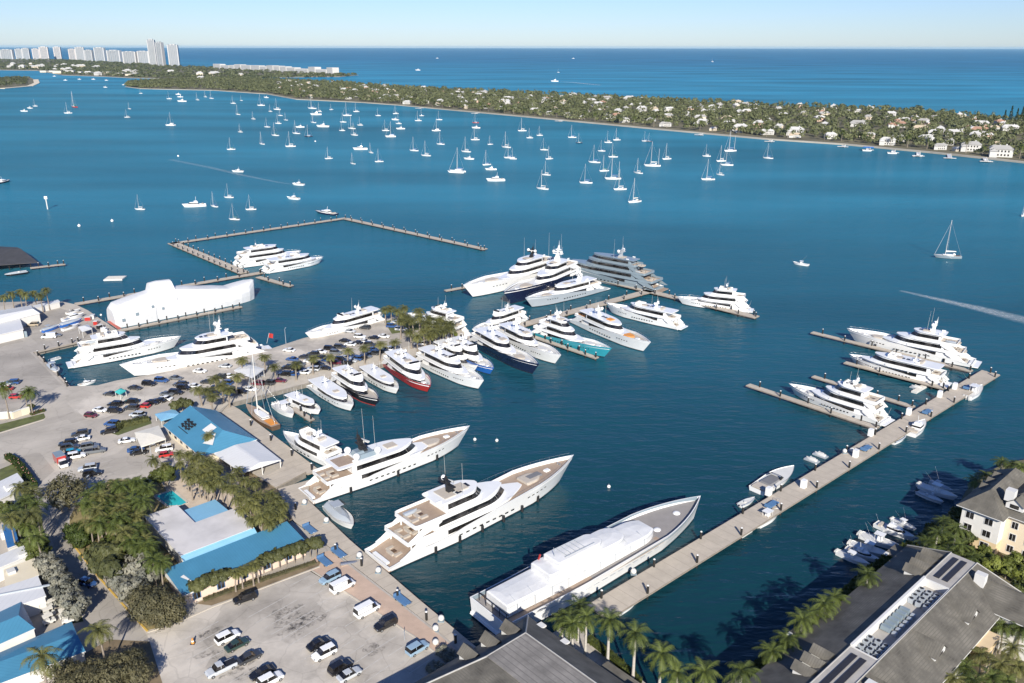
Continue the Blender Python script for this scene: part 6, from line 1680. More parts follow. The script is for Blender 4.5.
    _lb[k_] = parts
    return parts
M['bluecan'] = mat('blue_sail_canvas', (.03, .10, .26), .8, var=.1, scale=2)
M['greencan'] = mat('green_sail_canvas', (.03, .14, .10), .8, var=.1, scale=2)
M['redmast'] = M['red']
def px_height(px, py, dpx):
    p = at(px, py); d = math.sqrt(p.x**2 + p.y**2 + CAM_H**2)
    dep = math.atan2(CAM_H, p.y); return dpx * (p.y*math.cos(PITCH) + CAM_H*math.sin(PITCH)) / FOC / math.cos(dep)
def sailboat(px, py, top, label, hullc='white', cover='offwhite', group='anchored boats in the lagoon', cat=False, rz=None, ketch=False):
    h = px_height(px, py, py-top)*1.0; h = max(11, min(30, h)); s = h/16
    p = at(px, py, .2); a = PI + RV.uniform(-.75, .75) if rz is None else rz
    q = (s*.92, s*.92, s)
    c = Vector((math.cos(a), math.sin(a), 0))*(-5.5*q[0])
    return put('catamaran' if cat else 'sailboat', sail_parts(hullc, cover, cat=cat, ketch=ketch), label, 'catamaran' if cat else 'sailboat', (p.x+c.x, p.y+c.y, 0), a, group, q)
SB = [(35, 107, 100), (74, 108, 91, 'r'), (68, 114, 103), (140.5, 94, 89), (129, 109.5, 103), (127, 118, 110), (169, 99.5, 92), (197, 100.5, 93), (205, 97.5, 91), (211, 99, 91), (233, 104, 96), (241, 101, 96), (237.5, 115, 105), (253, 119.5, 112), (240, 132.5, 124), (170.5, 126, 113, 'c'), (231, 150, 138), (229, 198, 186),
      (261, 106, 95), (270, 112, 105), (277, 110, 99), (280, 116, 108), (278, 124, 114), (285.5, 120.5, 113), (267, 127.5, 118), (275, 136, 123), (261.5, 144.5, 132), (290.5, 147, 132), (296, 134, 121), (308.5, 137, 125, 'n'), (312, 109, 95), (313, 123, 112), (319, 112, 103), (328.5, 159, 147), (331, 110, 105), (347, 116, 103), (343, 122.5, 113), (342, 131, 122), (351.5, 129, 116), (354, 135.5, 123), (356, 112, 103), (360, 125.5, 117), (352.5, 164, 155), (370.5, 153, 143), (379, 162, 149), (378, 116, 108), (385.5, 131, 120), (390.5, 137, 122, 'c'), (395.5, 114, 105), (398.5, 124, 115), (414, 151, 137), (426, 156, 141), (418, 121, 111), (421.5, 116, 109), (439, 120, 111), (436, 131, 119, 'c'), (440.5, 144.5, 132), (475.5, 123, 113, 'r'), (475, 140, 127), (490, 144.5, 137), (466, 152, 137), (457, 172.5, 148, 'c'), (486.5, 165, 150), (506, 147.5, 132), (509, 158, 143),
      (522, 131, 118), (529.5, 138, 128), (539.5, 135.5, 126), (513, 159, 148), (544, 150, 138), (549, 159, 146), (546, 175, 161), (542.5, 189, 170), (572, 137.5, 125), (579, 143, 133, 'n'), (586, 183, 164), (594.5, 162.5, 145), (601.5, 151, 140), (608, 142.5, 131), (616.5, 140, 128), (613, 157, 143), (604, 171, 155), (613, 179, 155, 'k'), (620, 189.5, 169), (638, 173, 158), (634.5, 202, 178), (652.5, 166, 142, 'k'), (666.5, 159, 143), (645, 141, 131), (649, 141.5, 133, 'n'), (706.5, 156, 144), (708, 179.5, 159), (720, 174.5, 163), (721, 161, 145), (727, 165, 147), (730, 151, 130, 'k'), (768, 158, 143),
      (140, 210, 196), (214, 207, 192), (234.5, 220, 204), (251, 210, 196), (1023, 215, 200)]
MOT = [(29.5, 109), (24, 112), (105, 88), (178, 95), (180, 97.5), (182, 102, 1), (266, 98), (316, 115, 1), (323, 127, 1), (360.5, 149.5, 1), (395, 120), (400.5, 129), (469, 159), (491, 169.5), (496, 180.5, 1), (298.5, 185), (293.5, 199), (238, 172), (195, 206.5, 1), (476, 128), (79, 80), (54, 77), (65, 81), (93, 80), (106, 81), (124, 85.5), (300, 127.5)]
covers = ['offwhite', 'bluecan', 'offwhite', 'greencan', 'bluecan', 'offwhite', 'canvas']
bands = [(0, 103, 'nearest the far islands'), (103, 113, 'next to the island shore'), (113, 123, 'in second rank off the island'), (123, 134, 'in third rank off the island'), (134, 146, 'in the middle rank of the anchorage'), (146, 158, 'just nearer than the middle rank'), (158, 172, 'in the outer ranks of the anchorage'), (172, 190, 'on the open water edge'), (190, 300, 'off the outer basin docks')]
cv = {}
for b0, b1, where in bands:
    rank = {}
    for it in sorted([x for x in SB if b0 <= x[1] < b1]):
        c = covers[(int(it[0])*7 + int(it[1])) % 7]; fl = it[3] if len(it) > 3 else ''
        hullc = {'n': 'navy', 'r': 'red'}.get(fl, 'white')
        look = {'n': 'dark hulled sailboat', 'r': 'red hulled sailboat', 'c': 'white catamaran', 'k': 'two masted white sailboat'}.get(fl) or ('sailboat with blue sail cover' if c == 'bluecan' else 'sailboat with green sail cover' if c == 'greencan' else 'all white sailboat')
        n = rank.get(look, 0); rank[look] = n+1
        sailboat(it[0], it[1], it[2], '%s %s, %s from the left' % (look, where, nth(n)), hullc, c, cat=fl == 'c', ketch=fl == 'k')
    n = 0
    for it in sorted([x for x in MOT if b0 <= x[1] < b1]):
        p = at(it[0], it[1], .4); s = (1.5 if len(it) > 2 else 1.0)*(1.15 if it[1] < 130 else 1); a = PI + RV.uniform(-.4, .4)
        c = Vector((math.cos(a), math.sin(a), 0))*(-5*s)
        put('motor_boat', launch_parts('cruiser', 'white'), 'white motor boat %s, %s from the left' % (where, nth(n)), 'boat', (p.x+c.x, p.y+c.y, 0), a, 'anchored motor boats', s*1.1); n += 1
sailboat(948, 257, 220, 'dark hulled sailboat alone in open water off the pier head', 'grey', 'offwhite', rz=PI-.15, group=None)
# the classic sailing yacht in the corner
A, B = at(276, 428, .8), at(246, 406, 1.2); d = B-A; s = d.length/12
put('sailing_yacht', sail_parts('brown', 'canvas', teak=True), 'tall masted sailing yacht with a wooden deck beside the restaurant boardwalk', 'sailing yacht', (A.x, A.y, 0), math.atan2(d.y, d.x), None, (s, s*.8, s*.80))
# boats far out on the ocean
for i, (x, y, t, k) in enumerate(((438, 58.5, 0, 'white boat far out on the ocean above the palm point'), (420, 70.5, 0, 'white boat on the ocean off the hotel spit'), (558, 81.5, 0, 'white boat with a short wake just beyond the barrier island'), (574, 58.5, 0, 'tiny pale boat near the horizon'))):
    p = at(x, y); put('motor_boat', launch_parts('cruiser', 'white'), k, 'boat', (p.x, p.y, 0), PI, 'boats on the ocean', 2.6)
sailboat(712, 61.5, 58, 'sailboat far out on the open ocean, alone', group=None); 
sailboat(558, 72.5, 69, 'faint sailboat on the ocean beyond the island, above a motor boat', group=None)

# ================================================================== FITTINGS ON THE DOCKS
fm = MB().ball((0, 0, .66), .64, 14, 9); FEND = mesh(fm, 'ball', M['offwhite']); fs = MB().box((0, 0, .08), (1.3, 1.3, .16)); FST = mesh(fs, 'stand', M['grey'])
spots = [(304.5, 501), (326.5, 519), (359.5, 554), (378.5, 569), (441.5, 617), (436, 627), (436, 641), (634, 570), (852, 448.5), (845, 449.5)]
for i, (x, y) in enumerate(sorted(spots)):
    p = at(x, y, DZ+.9); put('round_fender', [('ball', FEND), ('stand', FST)], 'big white ball fender standing on the dock, %s from the left' % nth(i), 'fender', (p.x, p.y, DZ), 0, 'ball fenders on the docks')
pb = MB().box((0, 0, 1.1), (1.5, 1.2, 2.2), taper=.95); PB = mesh(pb, 'housing', M['white']); pd = MB().box((0.79, 0, 1.0), (.05, .8, 1.6)); PD = mesh(pd, 'door', M['silver'])
spots = [(804, 483.5), (856, 453), (769, 491), (871, 432), (909, 411), (940, 393.5), (955, 385.5)]
for i, (x, y) in enumerate(sorted(spots)):
    p = at(x, y, DZ+1); put('power_cabinet', [('housing', PB), ('door', PD)], 'white power cabinet on the main pier, %s along from the palms' % nth(i), 'cabinet', (p.x, p.y, DZ), AX, 'power cabinets on the pier')
cb = MB().box((0, 0, .55), (4.2, 1.7, .25)).box((-1.9, 0, .95), (.2, 1.7, .6)); CB = mesh(cb, 'bed', M['bluebox']); ch = MB().tube((2.1, .5, .6), (2.9, .5, 1.1), .05).tube((2.1, -.5, .6), (2.9, -.5, 1.1), .05).tube((2.9, .5, 1.1), (2.9, -.5, 1.1), .05); CH = mesh(ch, 'handle', M['steel'])
spots = [(310, 529.5), (339, 553), (402.5, 600), (772, 504), (866.5, 447.5), (927.5, 411), (968, 386.5), (325, 562)]
for i, (x, y) in enumerate(sorted(spots)):
    p = at(x, y, DZ+.5); z_ = GZ+.02 if x == 325 else DZ
    r = put('dock_cart', [('bed', CB), ('handle', CH)], 'blue flat dock cart, %s from the left of those on the docks' % nth(i), 'cart', (p.x, p.y, z_), AX if x > 600 else AX-PI/2, 'blue dock carts')
    for sx in (-1.2, 1.2):
        for s_ in (1, -1):
            o = bpy.data.objects.new('wheel', WHEEL); COL.objects.link(o); o.parent = r; o.location = (sx, s_*.75, .3); o.scale = (.8,)*3
lp = MB().tube((0, 0, 0), (0, 0, 7.5), .11, .07, n=7).tube((0, 0, 7.4), (.9, 0, 7.6), .05, n=5); LP = mesh(lp, 'post', M['silver']); lh = MB().box((1.1, 0, 7.6), (.8, .3, .12)); LH = mesh(lh, 'lamp_head', M['silver'])
for x, y, l in ((405, 640, 'lamp post at the edge of the promenade by the lower lot'), (286, 344, 'tall pole on the seaward edge of the car park point'), (263, 392, 'lamp post on the promenade above the sailing yacht'), (440, 322, 'lamp post beside the palm grove on the point'), (153, 466, 'lamp post by the terrace behind the pool'), (90, 500, 'lamp post among the palms of the road garden')):
    p = at(x, y, GZ); put('lamp_post', [('post', LP), ('lamp_head', LH)], l, 'lamp post', (p.x, p.y, GZ), RV.uniform(0, 6), 'lamp posts', (1, 1, .8) if x not in (405,) else (.5, .5, .3))
# orange and white cone at the lot, drums
p = at(193.5, 644, GZ); r = thing('traffic_cone', 'orange and white barrel cone standing alone in the lower lot', 'cone', (p.x, p.y, GZ))
MB().tube((0, 0, .08), (0, 0, 1.25), .34, .12, n=10).build('cone_body', M['orange'], r); MB().tube((0, 0, .5), (0, 0, .75), .27, .23, n=10).build('white_band', M['white'], r); MB().box((0, 0, .05), (.85, .85, .1)).build('base', M['black'], r)
# channel marker and mooring buoys
p = at(47.5, 210); r = thing('channel_marker', 'white channel marker post standing in the lagoon', 'marker', (p.x, p.y, 0)); MB().tube((0, 0, -3), (0, 0, 8), .4, n=8).build('post', M['offwhite'], r); MB().box((0, 0, 8.3), (2.2, .3, 2.0)).build('board', M['white'], r)
BU = mesh(MB().ball((0, 0, .2), .5, 8, 6), 'float', M['white']); BT = mesh(MB().tube((0, 0, .6), (0, 0, 1.1), .06, n=5), 'ring', M['steel'])
for i, (x, y) in enumerate(sorted([(79, 227), (112, 222), (315, 142), (178, 157), (475, 440), (497, 441), (609, 487), (933, 494), (101, 316)])):
    p = at(x, y); put('mooring_buoy', [('float', BU), ('ring', BT)], 'small white mooring buoy on the water, %s from the left' % nth(i), 'buoy', (p.x, p.y, 0), 0, 'mooring buoys', 1.0 if y > 300 else 2.0)
# foam left behind by boats
def wake(label, px, w0, w1, amount, seed=0):
    m = bpy.data.materials.new('wake_foam'); m.use_nodes = True; t = m.node_tree; N = t.nodes.new; L = t.links.new
    b = t.nodes['Principled BSDF']; b.inputs['Base Color'].default_value = (.75, .80, .82, 1); b.inputs['Roughness'].default_value = .7
    tc = N('ShaderNodeTexCoord'); mp = N('ShaderNodeMapping'); L(tc.outputs['Object'], mp.inputs[0])
    n = N('ShaderNodeTexNoise'); n.inputs['Scale'].default_value = .5; n.inputs['Detail'].default_value = 6; L(mp.outputs[0], n.inputs['Vector'])
    uv = N('ShaderNodeAttribute'); uv.attribute_name = 'foam'
    mu = N('ShaderNodeMath'); mu.operation = 'MULTIPLY'; L(n.outputs['Fac'], mu.inputs[0]); L(uv.outputs['Fac'], mu.inputs[1])
    r = N('ShaderNodeMapRange'); L(mu.outputs[0], r.inputs[0]); r.inputs[1].default_value = .06; r.inputs[2].default_value = .60; r.inputs[4].default_value = amount
    tr = N('ShaderNodeBsdfTransparent'); mx = N('ShaderNodeMixShader'); L(r.outputs[0], mx.inputs[0]); L(tr.outputs[0], mx.inputs[1]); L(b.outputs[0], mx.inputs[2]); L(mx.outputs[0], t.nodes['Material Output'].inputs['Surface'])
    P = [at(x, y, .02) for x, y in px]; n_ = len(P); vs = []; fo = []
    for i, p in enumerate(P):
        d = (P[min(i+1, n_-1)]-P[max(0, i-1)]).normalized(); q = Vector((-d.y, d.x, 0)); w_ = lerp(w0, w1, i/(n_-1))
        for k, f in ((-1, 0), (-.35, 1), (.35, 1), (1, 0)): vs.append(p+q*w_*k); fo.append(f*(.35+.65*math.sin(PI*min(1, .15+.7*i/(n_-1)))))
    me = bpy.data.meshes.new('wake_foam'); me.from_pydata([tuple(v) for v in vs], [], [(i*4+k, i*4+k+1, i*4+k+5, i*4+k+4) for i in range(n_-1) for k in range(3)]); me.materials.append(m)
    a = me.attributes.new('foam', 'FLOAT', 'POINT'); a.data.foreach_set('value', fo)
    o = bpy.data.objects.new('wake_foam', me); COL.objects.link(o); tag(o, kind='stuff'); return o
wake('', [(1040, 323), (1020, 318), (1000, 313), (980, 308), (960, 303.5), (940, 299), (920, 294.5), (900, 290)], 8.0, 1.6, .34)
wake('', [(296, 185), (280, 183), (262, 179.5), (240, 175), (210, 168), (170, 160)], 1.5, 5, .16)
wake('', [(560, 81.5), (567, 82), (574, 82.5), (600, 85)], 3, 9, .6)

# ================================================================== THE BARRIER ISLAND AND THE FAR SHORE
near = [(125, 87.5), (140, 89.5), (160, 90), (212, 91), (256, 94), (266, 94.5), (296, 100), (361, 103), (396, 105.5), (456, 111), (512, 116), (587, 123), (662, 130), (768, 139.5), (843, 144.5), (930, 152.5), (1024, 162.5), (1150, 176), (1330, 196)]
far = [(128, 84), (170, 81), (200, 79.3), (240, 79), (300, 82), (343, 83.5), (388, 87.5), (450, 90.5), (512, 93), (637, 99), (762, 105.2), (918, 110.5), (998, 119), (1040, 120), (1150, 128), (1330, 140)]
strand = mat('pale_sand', (.38, .345, .285), .95, var=.2, scale=.02)
isleland = mat('island_soil', (.13, .115, .065), .95, var=.4, scale=.015)
tag(MB().prism([at(x, y, 0) for x, y in near] + [at(x, y, 0) for x, y in reversed(far)], -3, 1.2, 0, 1).build('island_ground', [isleland, strand]), kind='structure')
north_near = [(-80, 71), (0, 71), (37, 71.5), (62, 76), (100, 77.3), (130, 78.7), (175, 79.5), (215, 80.5)]
north_far = [(-80, 59.5), (0, 60), (60, 60.5), (130, 64), (180, 66.8), (212, 68), (260, 71), (335, 75), (358, 75.5), (340, 77.2), (300, 77.5), (260, 78.2)]
tag(MB().prism([at(x, y, 0) for x, y in north_near] + [at(x, y, 0) for x, y in reversed(north_far)], -3, 1.2, 0, 1).build('island_ground', [isleland, strand]), kind='structure')
islet = [(-40, 80), (0, 78.5), (28, 77.5), (34, 80.5), (35, 84), (28, 87), (0, 89.5), (-40, 91)]
tag(MB().prism([at(x, y, 0) for x, y in islet], -3, 1.0, 0, 1).build('island_ground', [isleland, strand]), kind='structure')
def shore_strip(name, px, wid, m, lift, off=0):
    P = [at(x, y, 0) for x, y in px]; mb = MB()
    for a, b in zip(P, P[1:]):
        d = (b-a).normalized(); n_ = Vector((-d.y, d.x, 0))
        if n_.y > 0: n_ = -n_
        a2, b2 = a-n_*off, b-n_*off
        mb.prism([a2-n_*0, b2-n_*0, b2-n_*wid, a2-n_*wid], 0, lift)
    return tag(mb.build(name, m), kind='structure')
shore_strip('seawall_path', near[9:], 6, strand, 1.5, -1)
shore_strip('beach', near[:10], 4, strand, 1.4, -1)
shore_strip('beach', [(0, 89.5), (28, 87), (35, 84), (34, 80.5)], 16, mat('white_sand', (.62, .54, .42), .95, var=.1, scale=.02), 1.15, -4)

# houses first, so that the woods leave room for them
HR = random.Random(21)
def poly_between(t, s, A=near, B=far):
    """point of the island: t along it, s from the lagoon shore (0) to the ocean shore (1)"""
    def along(L_, t):
        P = [at(x, y, 0) for x, y in L_]; ln = [0]
        for a, b in zip(P, P[1:]): ln.append(ln[-1]+(b-a).length)
        q = t*ln[-1]
        for i in range(len(P)-1):
            if ln[i+1] >= q: return P[i].lerp(P[i+1], (q-ln[i])/(ln[i+1]-ln[i]))
        return P[-1]
    return along(A, t).lerp(along(B, t), s)
walls = [mat('villa_white_stucco', (.52, .51, .485), .9, var=.03, scale=.05), mat('villa_cream_stucco', (.62, .54, .42), .9, var=.03, scale=.05), mat('villa_pink_stucco', (.60, .42, .33), .9, var=.03, scale=.05)]
roofs = [mat('villa_white_tile', (.50, .49, .47), .8, var=.06, scale=.1), mat('villa_grey_tile', (.34, .33, .31), .85, var=.12, scale=.1), mat('villa_terracotta', (.36, .21, .145), .85, var=.15, scale=.1), mat('villa_tan_tile', (.48, .39, .28), .85, var=.12, scale=.1)]
HP = {}
def house_parts(wi, ri, k):
    if (wi, ri, k) in HP: return HP[wi, ri, k]
    rnd = random.Random(k*31+7)
    lx, ly, hz = [(22, 11, 6.5), (16, 12, 7.5), (28, 10, 6.0), (14, 10, 5.5)][k]
    w = MB().prism([(-lx/2, -ly/2), (lx/2, -ly/2), (lx/2, ly/2), (-lx/2, ly/2)], 0, hz)
    wx = lx*.32
    if k != 3: w.prism([(-lx/2, -ly/2-7), (-lx/2+wx, -ly/2-7), (-lx/2+wx, -ly/2), (-lx/2, -ly/2)], 0, hz*.8)
    g = MB()
    for i in range(int(lx/3.2)):
        for z in (1.8, 4.8):
            if z < hz-1: g.box((-lx/2+1.8+i*3.2, -ly/2-.04, z), (1.5, .1, 1.5)); 
    rf = MB(); o = .7
    def hip(x0, y0, x1, y1, ze, zr, e):
        c = (y0+y1)/2 if (x1-x0) > (y1-y0) else (x0+x1)/2
        if (x1-x0) > (y1-y0): A, B = (x0+e, c, zr), (x1-e, c, zr)
        else: A, B = (c, y0+e, zr), (c, y1-e, zr)
        if (x1-x0) > (y1-y0):
            face(rf, [(x0, y0, ze), (x1, y0, ze), B, A]); face(rf, [(x0, y1, ze), (x1, y1, ze), B, A]); face(rf, [(x0, y0, ze), (x0, y1, ze), A]); face(rf, [(x1, y0, ze), (x1, y1, ze), B])
        else:
            face(rf, [(x0, y0, ze), (x0, y1, ze), B, A]); face(rf, [(x1, y0, ze), (x1, y1, ze), B, A]); face(rf, [(x0, y0, ze), (x1, y0, ze), A]); face(rf, [(x0, y1, ze), (x1, y1, ze), B])
        rf.prism([(x0, y0), (x1, y0), (x1, y1), (x0, y1)], ze-.25, ze-.01)
    hip(-lx/2-o, -ly/2-o, lx/2+o, ly/2+o, hz, hz+2.8, ly*.45)
    if k != 3: hip(-lx/2-o, -ly/2-7-o, -lx/2+wx+o, -ly/2+1, hz*.8, hz*.8+1.9, 2.5)
    ch = MB().box((lx*.2, 1.5, hz+2.6), (1.4, 1.0, 2.2))
    HP[wi, ri, k] = [('wall', mesh(w, 'wall', walls[wi])), ('roof', mesh(rf, 'roof', roofs[ri]), [('chimney', mesh(ch, 'chimney', walls[wi]))]), ('windows', mesh(g, 'windows', M['glass']))]
    return HP[wi, ri, k]
wn = ['white', 'cream', 'pink']; rn = ['white', 'grey', 'terracotta', 'tan']
HOUSES = []
def far_house(p, s=1.0, wi=None, ri=None, k=None, rz=None, where='among the trees of the barrier island', group='houses on the barrier island', label=None):
    wi = HR.choice((0, 0, 0, 0, 0, 1, 1, 2)) if wi is None else wi; ri = HR.choice((0, 0, 0, 0, 1, 1, 2, 3)) if ri is None else ri; k = HR.randrange(4) if k is None else k
    for q, r_ in HOUSES:
        if (q-p).length < 13: return
    HOUSES.append((p.copy(), 13*s))
    a = HR.choice((-.5, -.5, 1.07, .2)) + HR.uniform(-.2, .2) if rz is None else rz
    put('villa', house_parts(wi, ri, k), label or '%s villa with a %s roof %s' % (wn[wi], rn[ri], where), 'house', (p.x, p.y, 1.1), a, '%s walled villas with %s roofs %s' % (wn[wi], rn[ri], where), (s, s, s*1.3))
for i in range(40): far_house(poly_between(.36+.64*(i/39)**.9, HR.uniform(.06, .17)), HR.uniform(.4, .65), wi=HR.choice((0, 0, 0, 1)), ri=HR.choice((0, 0, 1, 3)), k=HR.randrange(3), where='on the lagoon shore of the barrier island')
for i in range(290):
    t = HR.uniform(.10, 1)**.62
    far_house(poly_between(t, HR.uniform(.16, .97)), HR.uniform(.45, .8))
for (x, y, s, wi, ri, lab) in ((887, 143.5, 1.7, 0, 0, 'tall white lagoon front villa standing clear of the palms'), (996, 124, 2.3, 0, 0, 'large white mansion below the dark pines near the ocean'), (1000, 155, 2.2, 0, 1, 'long white lagoon front villa behind small docks'), (1004, 146, 1.5, 1, 2, 'villa with an orange roof behind the long white lagoon villa'), (940, 148, 1.3, 0, 1, 'grey roofed villa beside the lagoon docks'), (970, 149.5, 2.0, 0, 1, 'dark grey lagoon front house beside the docks'), (795, 134, 2, 0, 0, 'wide white lagoon villa among hedges'), (740, 130, 1.8, 0, 0, 'bright white lagoon villa in the middle of the shore')):
    far_house(at(x, y, 2), s*.45, wi, ri, 0, -.45, label=lab)
for i in range(34): far_house(poly_between(HR.uniform(.03, .97), HR.uniform(.03, .5), north_near, north_far), HR.uniform(.8, 1.5), wi=HR.choice((0, 0, 1)), ri=0, where='on the far northern shore')

# the woods: leaf clumps over the island's ground, one mass at this distance
def woods(name, A, B, n, seed, zs=(5, 11), r=(3.5, 7.5), m=None, smin=.04, smax=1.0, box=None, tmin=0):
    rnd = random.Random(seed); mb_v = []; mb_f = []
    def along(L_):
        P = [at(x, y, 0) for x, y in L_]; ln = [0]
        for a, b in zip(P, P[1:]): ln.append(ln[-1]+(b-a).length)
        return P, ln
    PA, LA = along(A); PB, LB = along(B)
    def pt(P, ln, t):
        q = t*ln[-1]
        for i in range(len(P)-1):
            if ln[i+1] >= q: return P[i].lerp(P[i+1], (q-ln[i])/(ln[i+1]-ln[i]))
        return P[-1]
    cells = {}
    for q, rr in HOUSES:
        cells.setdefault((int(q.x//40), int(q.y//40)), []).append((q, rr))
    k = 0; tries = 0
    while k < n and tries < n*3:
        tries += 1
        t = rnd.uniform(tmin, 1); s = rnd.uniform(smin, smax); p = pt(PA, LA, t).lerp(pt(PB, LB, t), s)
        skip = False
        ci, cj = int(p.x//40), int(p.y//40); near_h = 1
        for di in (-1, 0, 1):
            for dj in (-1, 0, 1):
                for q, rr in cells.get((ci+di, cj+dj), ()):
                    d = p-q
                    if d.length < rr*.6 or (abs(d.x) < rr*.6 and -rr*1.2 < d.y < 0): skip = True
        if skip and rnd.random() < .93: continue
        k += 1
        R_ = rnd.uniform(*r); h = rnd.uniform(*zs)
        if rnd.random() < .10: h *= 1.35; R_ *= .6
        nl = 26
        for j in range(nl):
            d = Vector((rnd.gauss(0, 1), rnd.gauss(0, 1), rnd.gauss(0, 1))).normalized()
            if d.z < -.3: d.z = -d.z
            c = p + Vector((d.x*R_*rnd.uniform(.4, 1), d.y*R_*rnd.uniform(.4, 1), 1 + h*.55 + d.z*h*.45*rnd.uniform(.5, 1.05)))
            nrm = (d*1.3 + Vector((rnd.uniform(-.5, .5), rnd.uniform(-.5, .5), rnd.uniform(-.1, .6)))).normalized()
            a = nrm.cross(Vector((rnd.uniform(-1, 1), rnd.uniform(-1, 1), .2))).normalized(); b = nrm.cross(a); sz = R_*rnd.uniform(.20, .40)
            o = len(mb_v); mb_v += [tuple(c-a*sz), tuple(c-b*sz*.7), tuple(c+a*sz), tuple(c+b*sz*.7)]; mb_f.append((o, o+1, o+2, o+3))
    me = bpy.data.meshes.new(name); me.from_pydata(mb_v, [], mb_f); me.materials.append(m or LF['isle'])
    o = bpy.data.objects.new(name, me); COL.objects.link(o); return tag(o, kind='stuff')
def islemat():
    m = leafmat('far_wood_leaves', (.118, .138, .066), .45, .25); t = m.node_tree
    for n in t.nodes:
        if n.type == 'TEX_NOISE': n.inputs['Scale'].default_value = .035; n.inputs['Detail'].default_value = 5
    return m
IM = islemat()
woods('woodland', near, far, 9500, 5, m=IM)
woods('woodland', north_near, north_far, 2200, 6, m=IM, zs=(5, 10), r=(8, 16))
woods('woodland', [(-40, 90), (0, 88.5), (26, 86)], [(-40, 80.5), (0, 79.3), (29, 79)], 420, 7, m=IM, zs=(6, 10))
# tall pines near the ocean end
pine_p = []
rnd = random.Random(2)
for s in range(2):
    c = MB(); t = MB().tube((0, 0, 0), (0, 0, 20), .45, .1, n=6)
    for j in range(420):
        z = rnd.uniform(3, 21); a = rnd.uniform(0, 2*PI); q = (1-(z/22.5))*4.2*rnd.uniform(.4, 1); p = Vector((math.cos(a)*q, math.sin(a)*q, z)); u = Vector((rnd.gauss(0, 1), rnd.gauss(0, 1), rnd.gauss(0, .6))).normalized(); v = u.cross(Vector((.2, .3, .9))).normalized(); k = rnd.uniform(.5, 1.0)
        c.add([p-u*k, p-v*k*.6, p+u*k, p+v*k*.6], [(0, 1, 2, 3)])
    pine_p.append([('trunk', mesh(t, 'trunk', M['trunk'])), ('crown', mesh(c, 'crown', LF['hedge']))])
for i, (x, y, s) in enumerate(((1003, 124, 1.0), (1009, 123.5, 1.25), (1015, 124, 1.1), (1020, 125, 1.3), (1024, 126, 1.0), (948, 120, .7), (992, 122, .6))):
    p = at(x, y); put('pine_tree', pine_p[i % 2], 'tall dark pine on the ocean side of the island, %s of those near the mansion' % nth(i), 'pine', (p.x, p.y, 1), i, 'tall pines on the island', s)
# feathery lagoon palms standing clear along the island shore
for i in range(60):
    p = poly_between(.35+.65*i/60+RV.uniform(-.004, .004), RV.uniform(.03, .06)); fam = RV.choice(COCO)
    put('palm_tree', [('trunk', fam[0]), ('crown', fam[1])], 'coconut palm rising along the lagoon shore of the barrier island', 'palm', (p.x, p.y, 1.2), RV.uniform(0, 6), 'palms along the island shore', RV.uniform(1.1, 1.7))
# private docks on the island shore
for i, (x, y, l, kd) in enumerate(((843, 146, 14, 0), (868, 149, 16, 1), (893, 151.5, 20, 0), (918, 154, 34, 0), (949, 156, 36, 0), (985, 159.5, 30, 0), (700, 134.5, 14, 0), (770, 141, 12, 0), (560, 121, 14, 0), (420, 108.5, 16, 0), (476, 113.5, 14, 0))):
    p = at(x, y, .5); r = thing('private_dock', ('white' if kd == 0 else 'blue canopied') + ' private dock on the island shore, ' + nth(sorted([843, 868, 893, 918, 949, 985, 700, 770, 560, 420, 476]).index(x)) + ' from the left', 'dock', (p.x, p.y, 0), -2.0, 'private docks on the island shore')
    MB().box((0, 0, 1.1), (l, 4, .4)).box((l/2, 0, 1.12), (3, 12, .4)).build('deck', M['offwhite'], r)
    for k in range(4): MB().tube((-l/2+k*l/3, 1.8, -2), (-l/2+k*l/3, 1.8, 2.2), .25, n=6).build('piling', M['offwhite'], r)
    if kd: MB().box((l/2, 0, 4), (9, 12, .5), taper=.8).build('canopy', M['royal'], r)
    if i in (1, 2, 3, 5): put('motor_boat', launch_parts('cruiser', 'white'), 'white motor boat beside a private dock, %s such from the left' % nth((1, 2, 3, 5).index(i)), 'boat', (p.x-10, p.y-9, 0), -.4, 'boats at private docks', 1.0)

# white hotel on the ocean spit
p0, p1 = at(213, 69.5), at(333, 75.2); d = p1-p0; ln = d.length
hr = thing('beach_hotel', 'long white beach hotel on the sandy spit beyond the island', 'hotel', (p0.x, p0.y, 0), math.atan2(d.y, d.x))
rnd = random.Random(12); x = 0
while x < ln-20:
    w_ = min(rnd.uniform(60, 130), ln-x); h = rnd.uniform(19, 29)
    MB().prism([(x, 0), (x+w_-5, 0), (x+w_-5, 30), (x, 30)], 0, h).build('wing', walls[0], hr)
    b = MB()
    for k in range(int(h/4)): b.box((x+w_/2-2, -.5, 3+k*4), (w_-10, .9, 1.4))
    b.build('balcony_band', mat('shaded_balcony', (.42, .43, .44), .8, var=.1, scale=.05), hr)  # balcony shade put into the grey of the solid bands
    x += w_
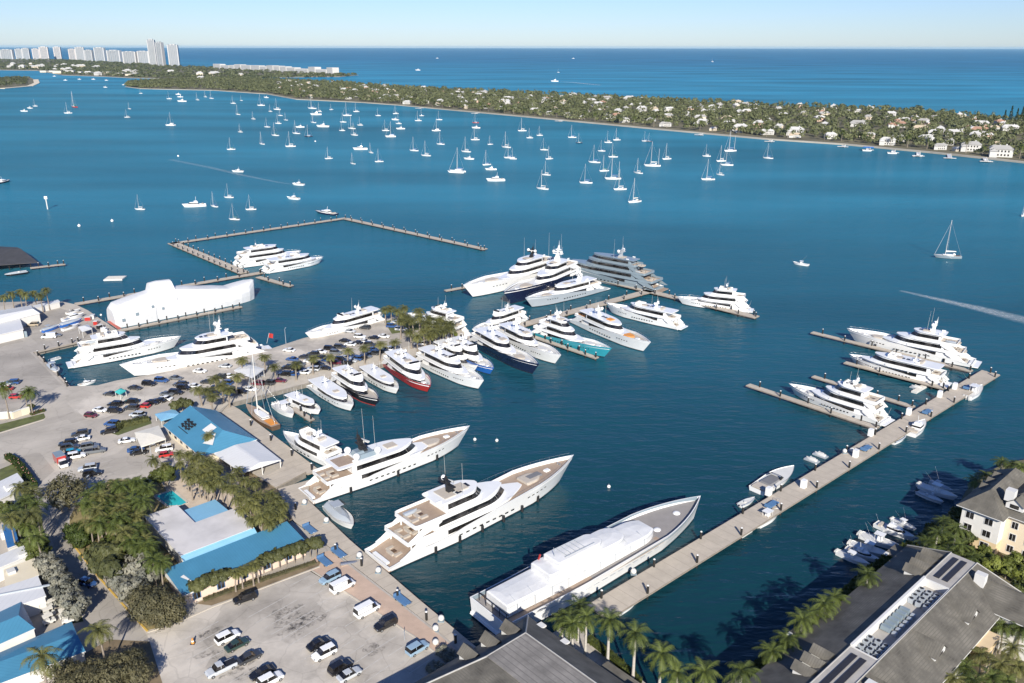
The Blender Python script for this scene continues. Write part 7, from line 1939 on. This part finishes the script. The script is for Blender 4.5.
# condominium towers along the northern shore
cw = mat('tower_white', (.45, .44, .43), .8, var=.05, scale=.01); cp_ = mat('tower_blush', (.56, .50, .46), .8, var=.05, scale=.01); cg = mat('tower_glass_bands', (.16, .19, .22), .4, var=.15, scale=.02)
TW = [(0, 13, 60, 50.5, 'w'), (16, 22.5, 60, 50, 'w'), (23, 29.5, 60, 49.3, 'w'), (33, 39.5, 60, 49.8, 'p'), (40.5, 48.5, 60.3, 48, 'p'), (54.5, 61, 60, 48, 'p'), (69, 76, 61, 50, 'p'), (76.5, 84.5, 61.5, 48.2, 'w'), (85, 92.5, 62, 51, 'w'), (94.5, 105, 62, 48.6, 'w'), (106.5, 121, 63, 51.2, 'w'), (122.5, 136.5, 64.5, 52.5, 'w'), (138, 149, 64.5, 52, 'w'), (149.5, 156.5, 66, 41, 'w'), (157, 163.5, 66.3, 43.5, 'w'), (169, 179, 66.3, 45.8, 'w')]
for i, (x0, x1, yb, yt, c) in enumerate(TW):
    a, b = at(x0, yb), at(x1, yb); wd = (b-a).length; dep = min(28, wd*.8); cx = (a+b)/2; h = px_height((x0+x1)/2, yb, yb-yt)
    r = thing('condominium_tower', ('blush' if c == 'p' else 'white') + ' condominium tower on the far northern shore, %s in line from the left edge' % nth(i), 'tower', (cx.x, cx.y, 0), RV.uniform(-.25, .25), 'condominium towers on the far shore')
    m_ = cp_ if c == 'p' else cw
    MB().prism([(-wd/2, 0), (wd/2, 0), (wd/2, dep), (-wd/2, dep)], 0, h*.965).build('wall', m_, r)
    bb = MB(); n = int(h/3.6)
    for k in range(n):
        for q in range(3): bb.box((wd*(q-1)*.31, -.35, 3+k*3.6), (wd*.2, .8, 2.0))
    bb.build('balcony_bands', cg, r)
    for q in (-.155, .155): MB().prism([(wd*(q-.03), -.9), (wd*(q+.03), -.9), (wd*(q+.03), .2), (wd*(q-.03), .2)], 3, h*.94, 0).build('window_strip', cg, r)
    MB().prism([(-wd*.3, dep*.2), (wd*.25, dep*.2), (wd*.25, dep*.8), (-wd*.3, dep*.8)], h*.965, h).build('roof_house', m_, r)
# low white blocks at the water of the northern shore
for i in range(11):
    x = 40 + i*9.6 + RV.uniform(-3, 3); y = lerp(74.0, 77.4, (x-40)/110) - RV.uniform(0, 1.2); p = at(x, y); 
    r = thing('shore_building', 'low white building on the far northern waterfront, %s from the left' % nth(i), 'building', (p.x, p.y, 1), RV.uniform(-.3, .3), 'waterfront buildings of the far shore')
    w_ = RV.uniform(18, 42); h = RV.uniform(6, 10)
    MB().prism([(-w_/2, 0), (w_/2, 0), (w_/2, 18), (-w_/2, 18)], 0, h).build('wall', walls[RV.choice((0, 0, 1))], r); MB().prism([(-w_/2-1, -1), (w_/2+1, -1), (w_/2+1, 19), (-w_/2-1, 19)], h, h+.8).build('roof', roofs[0], r)
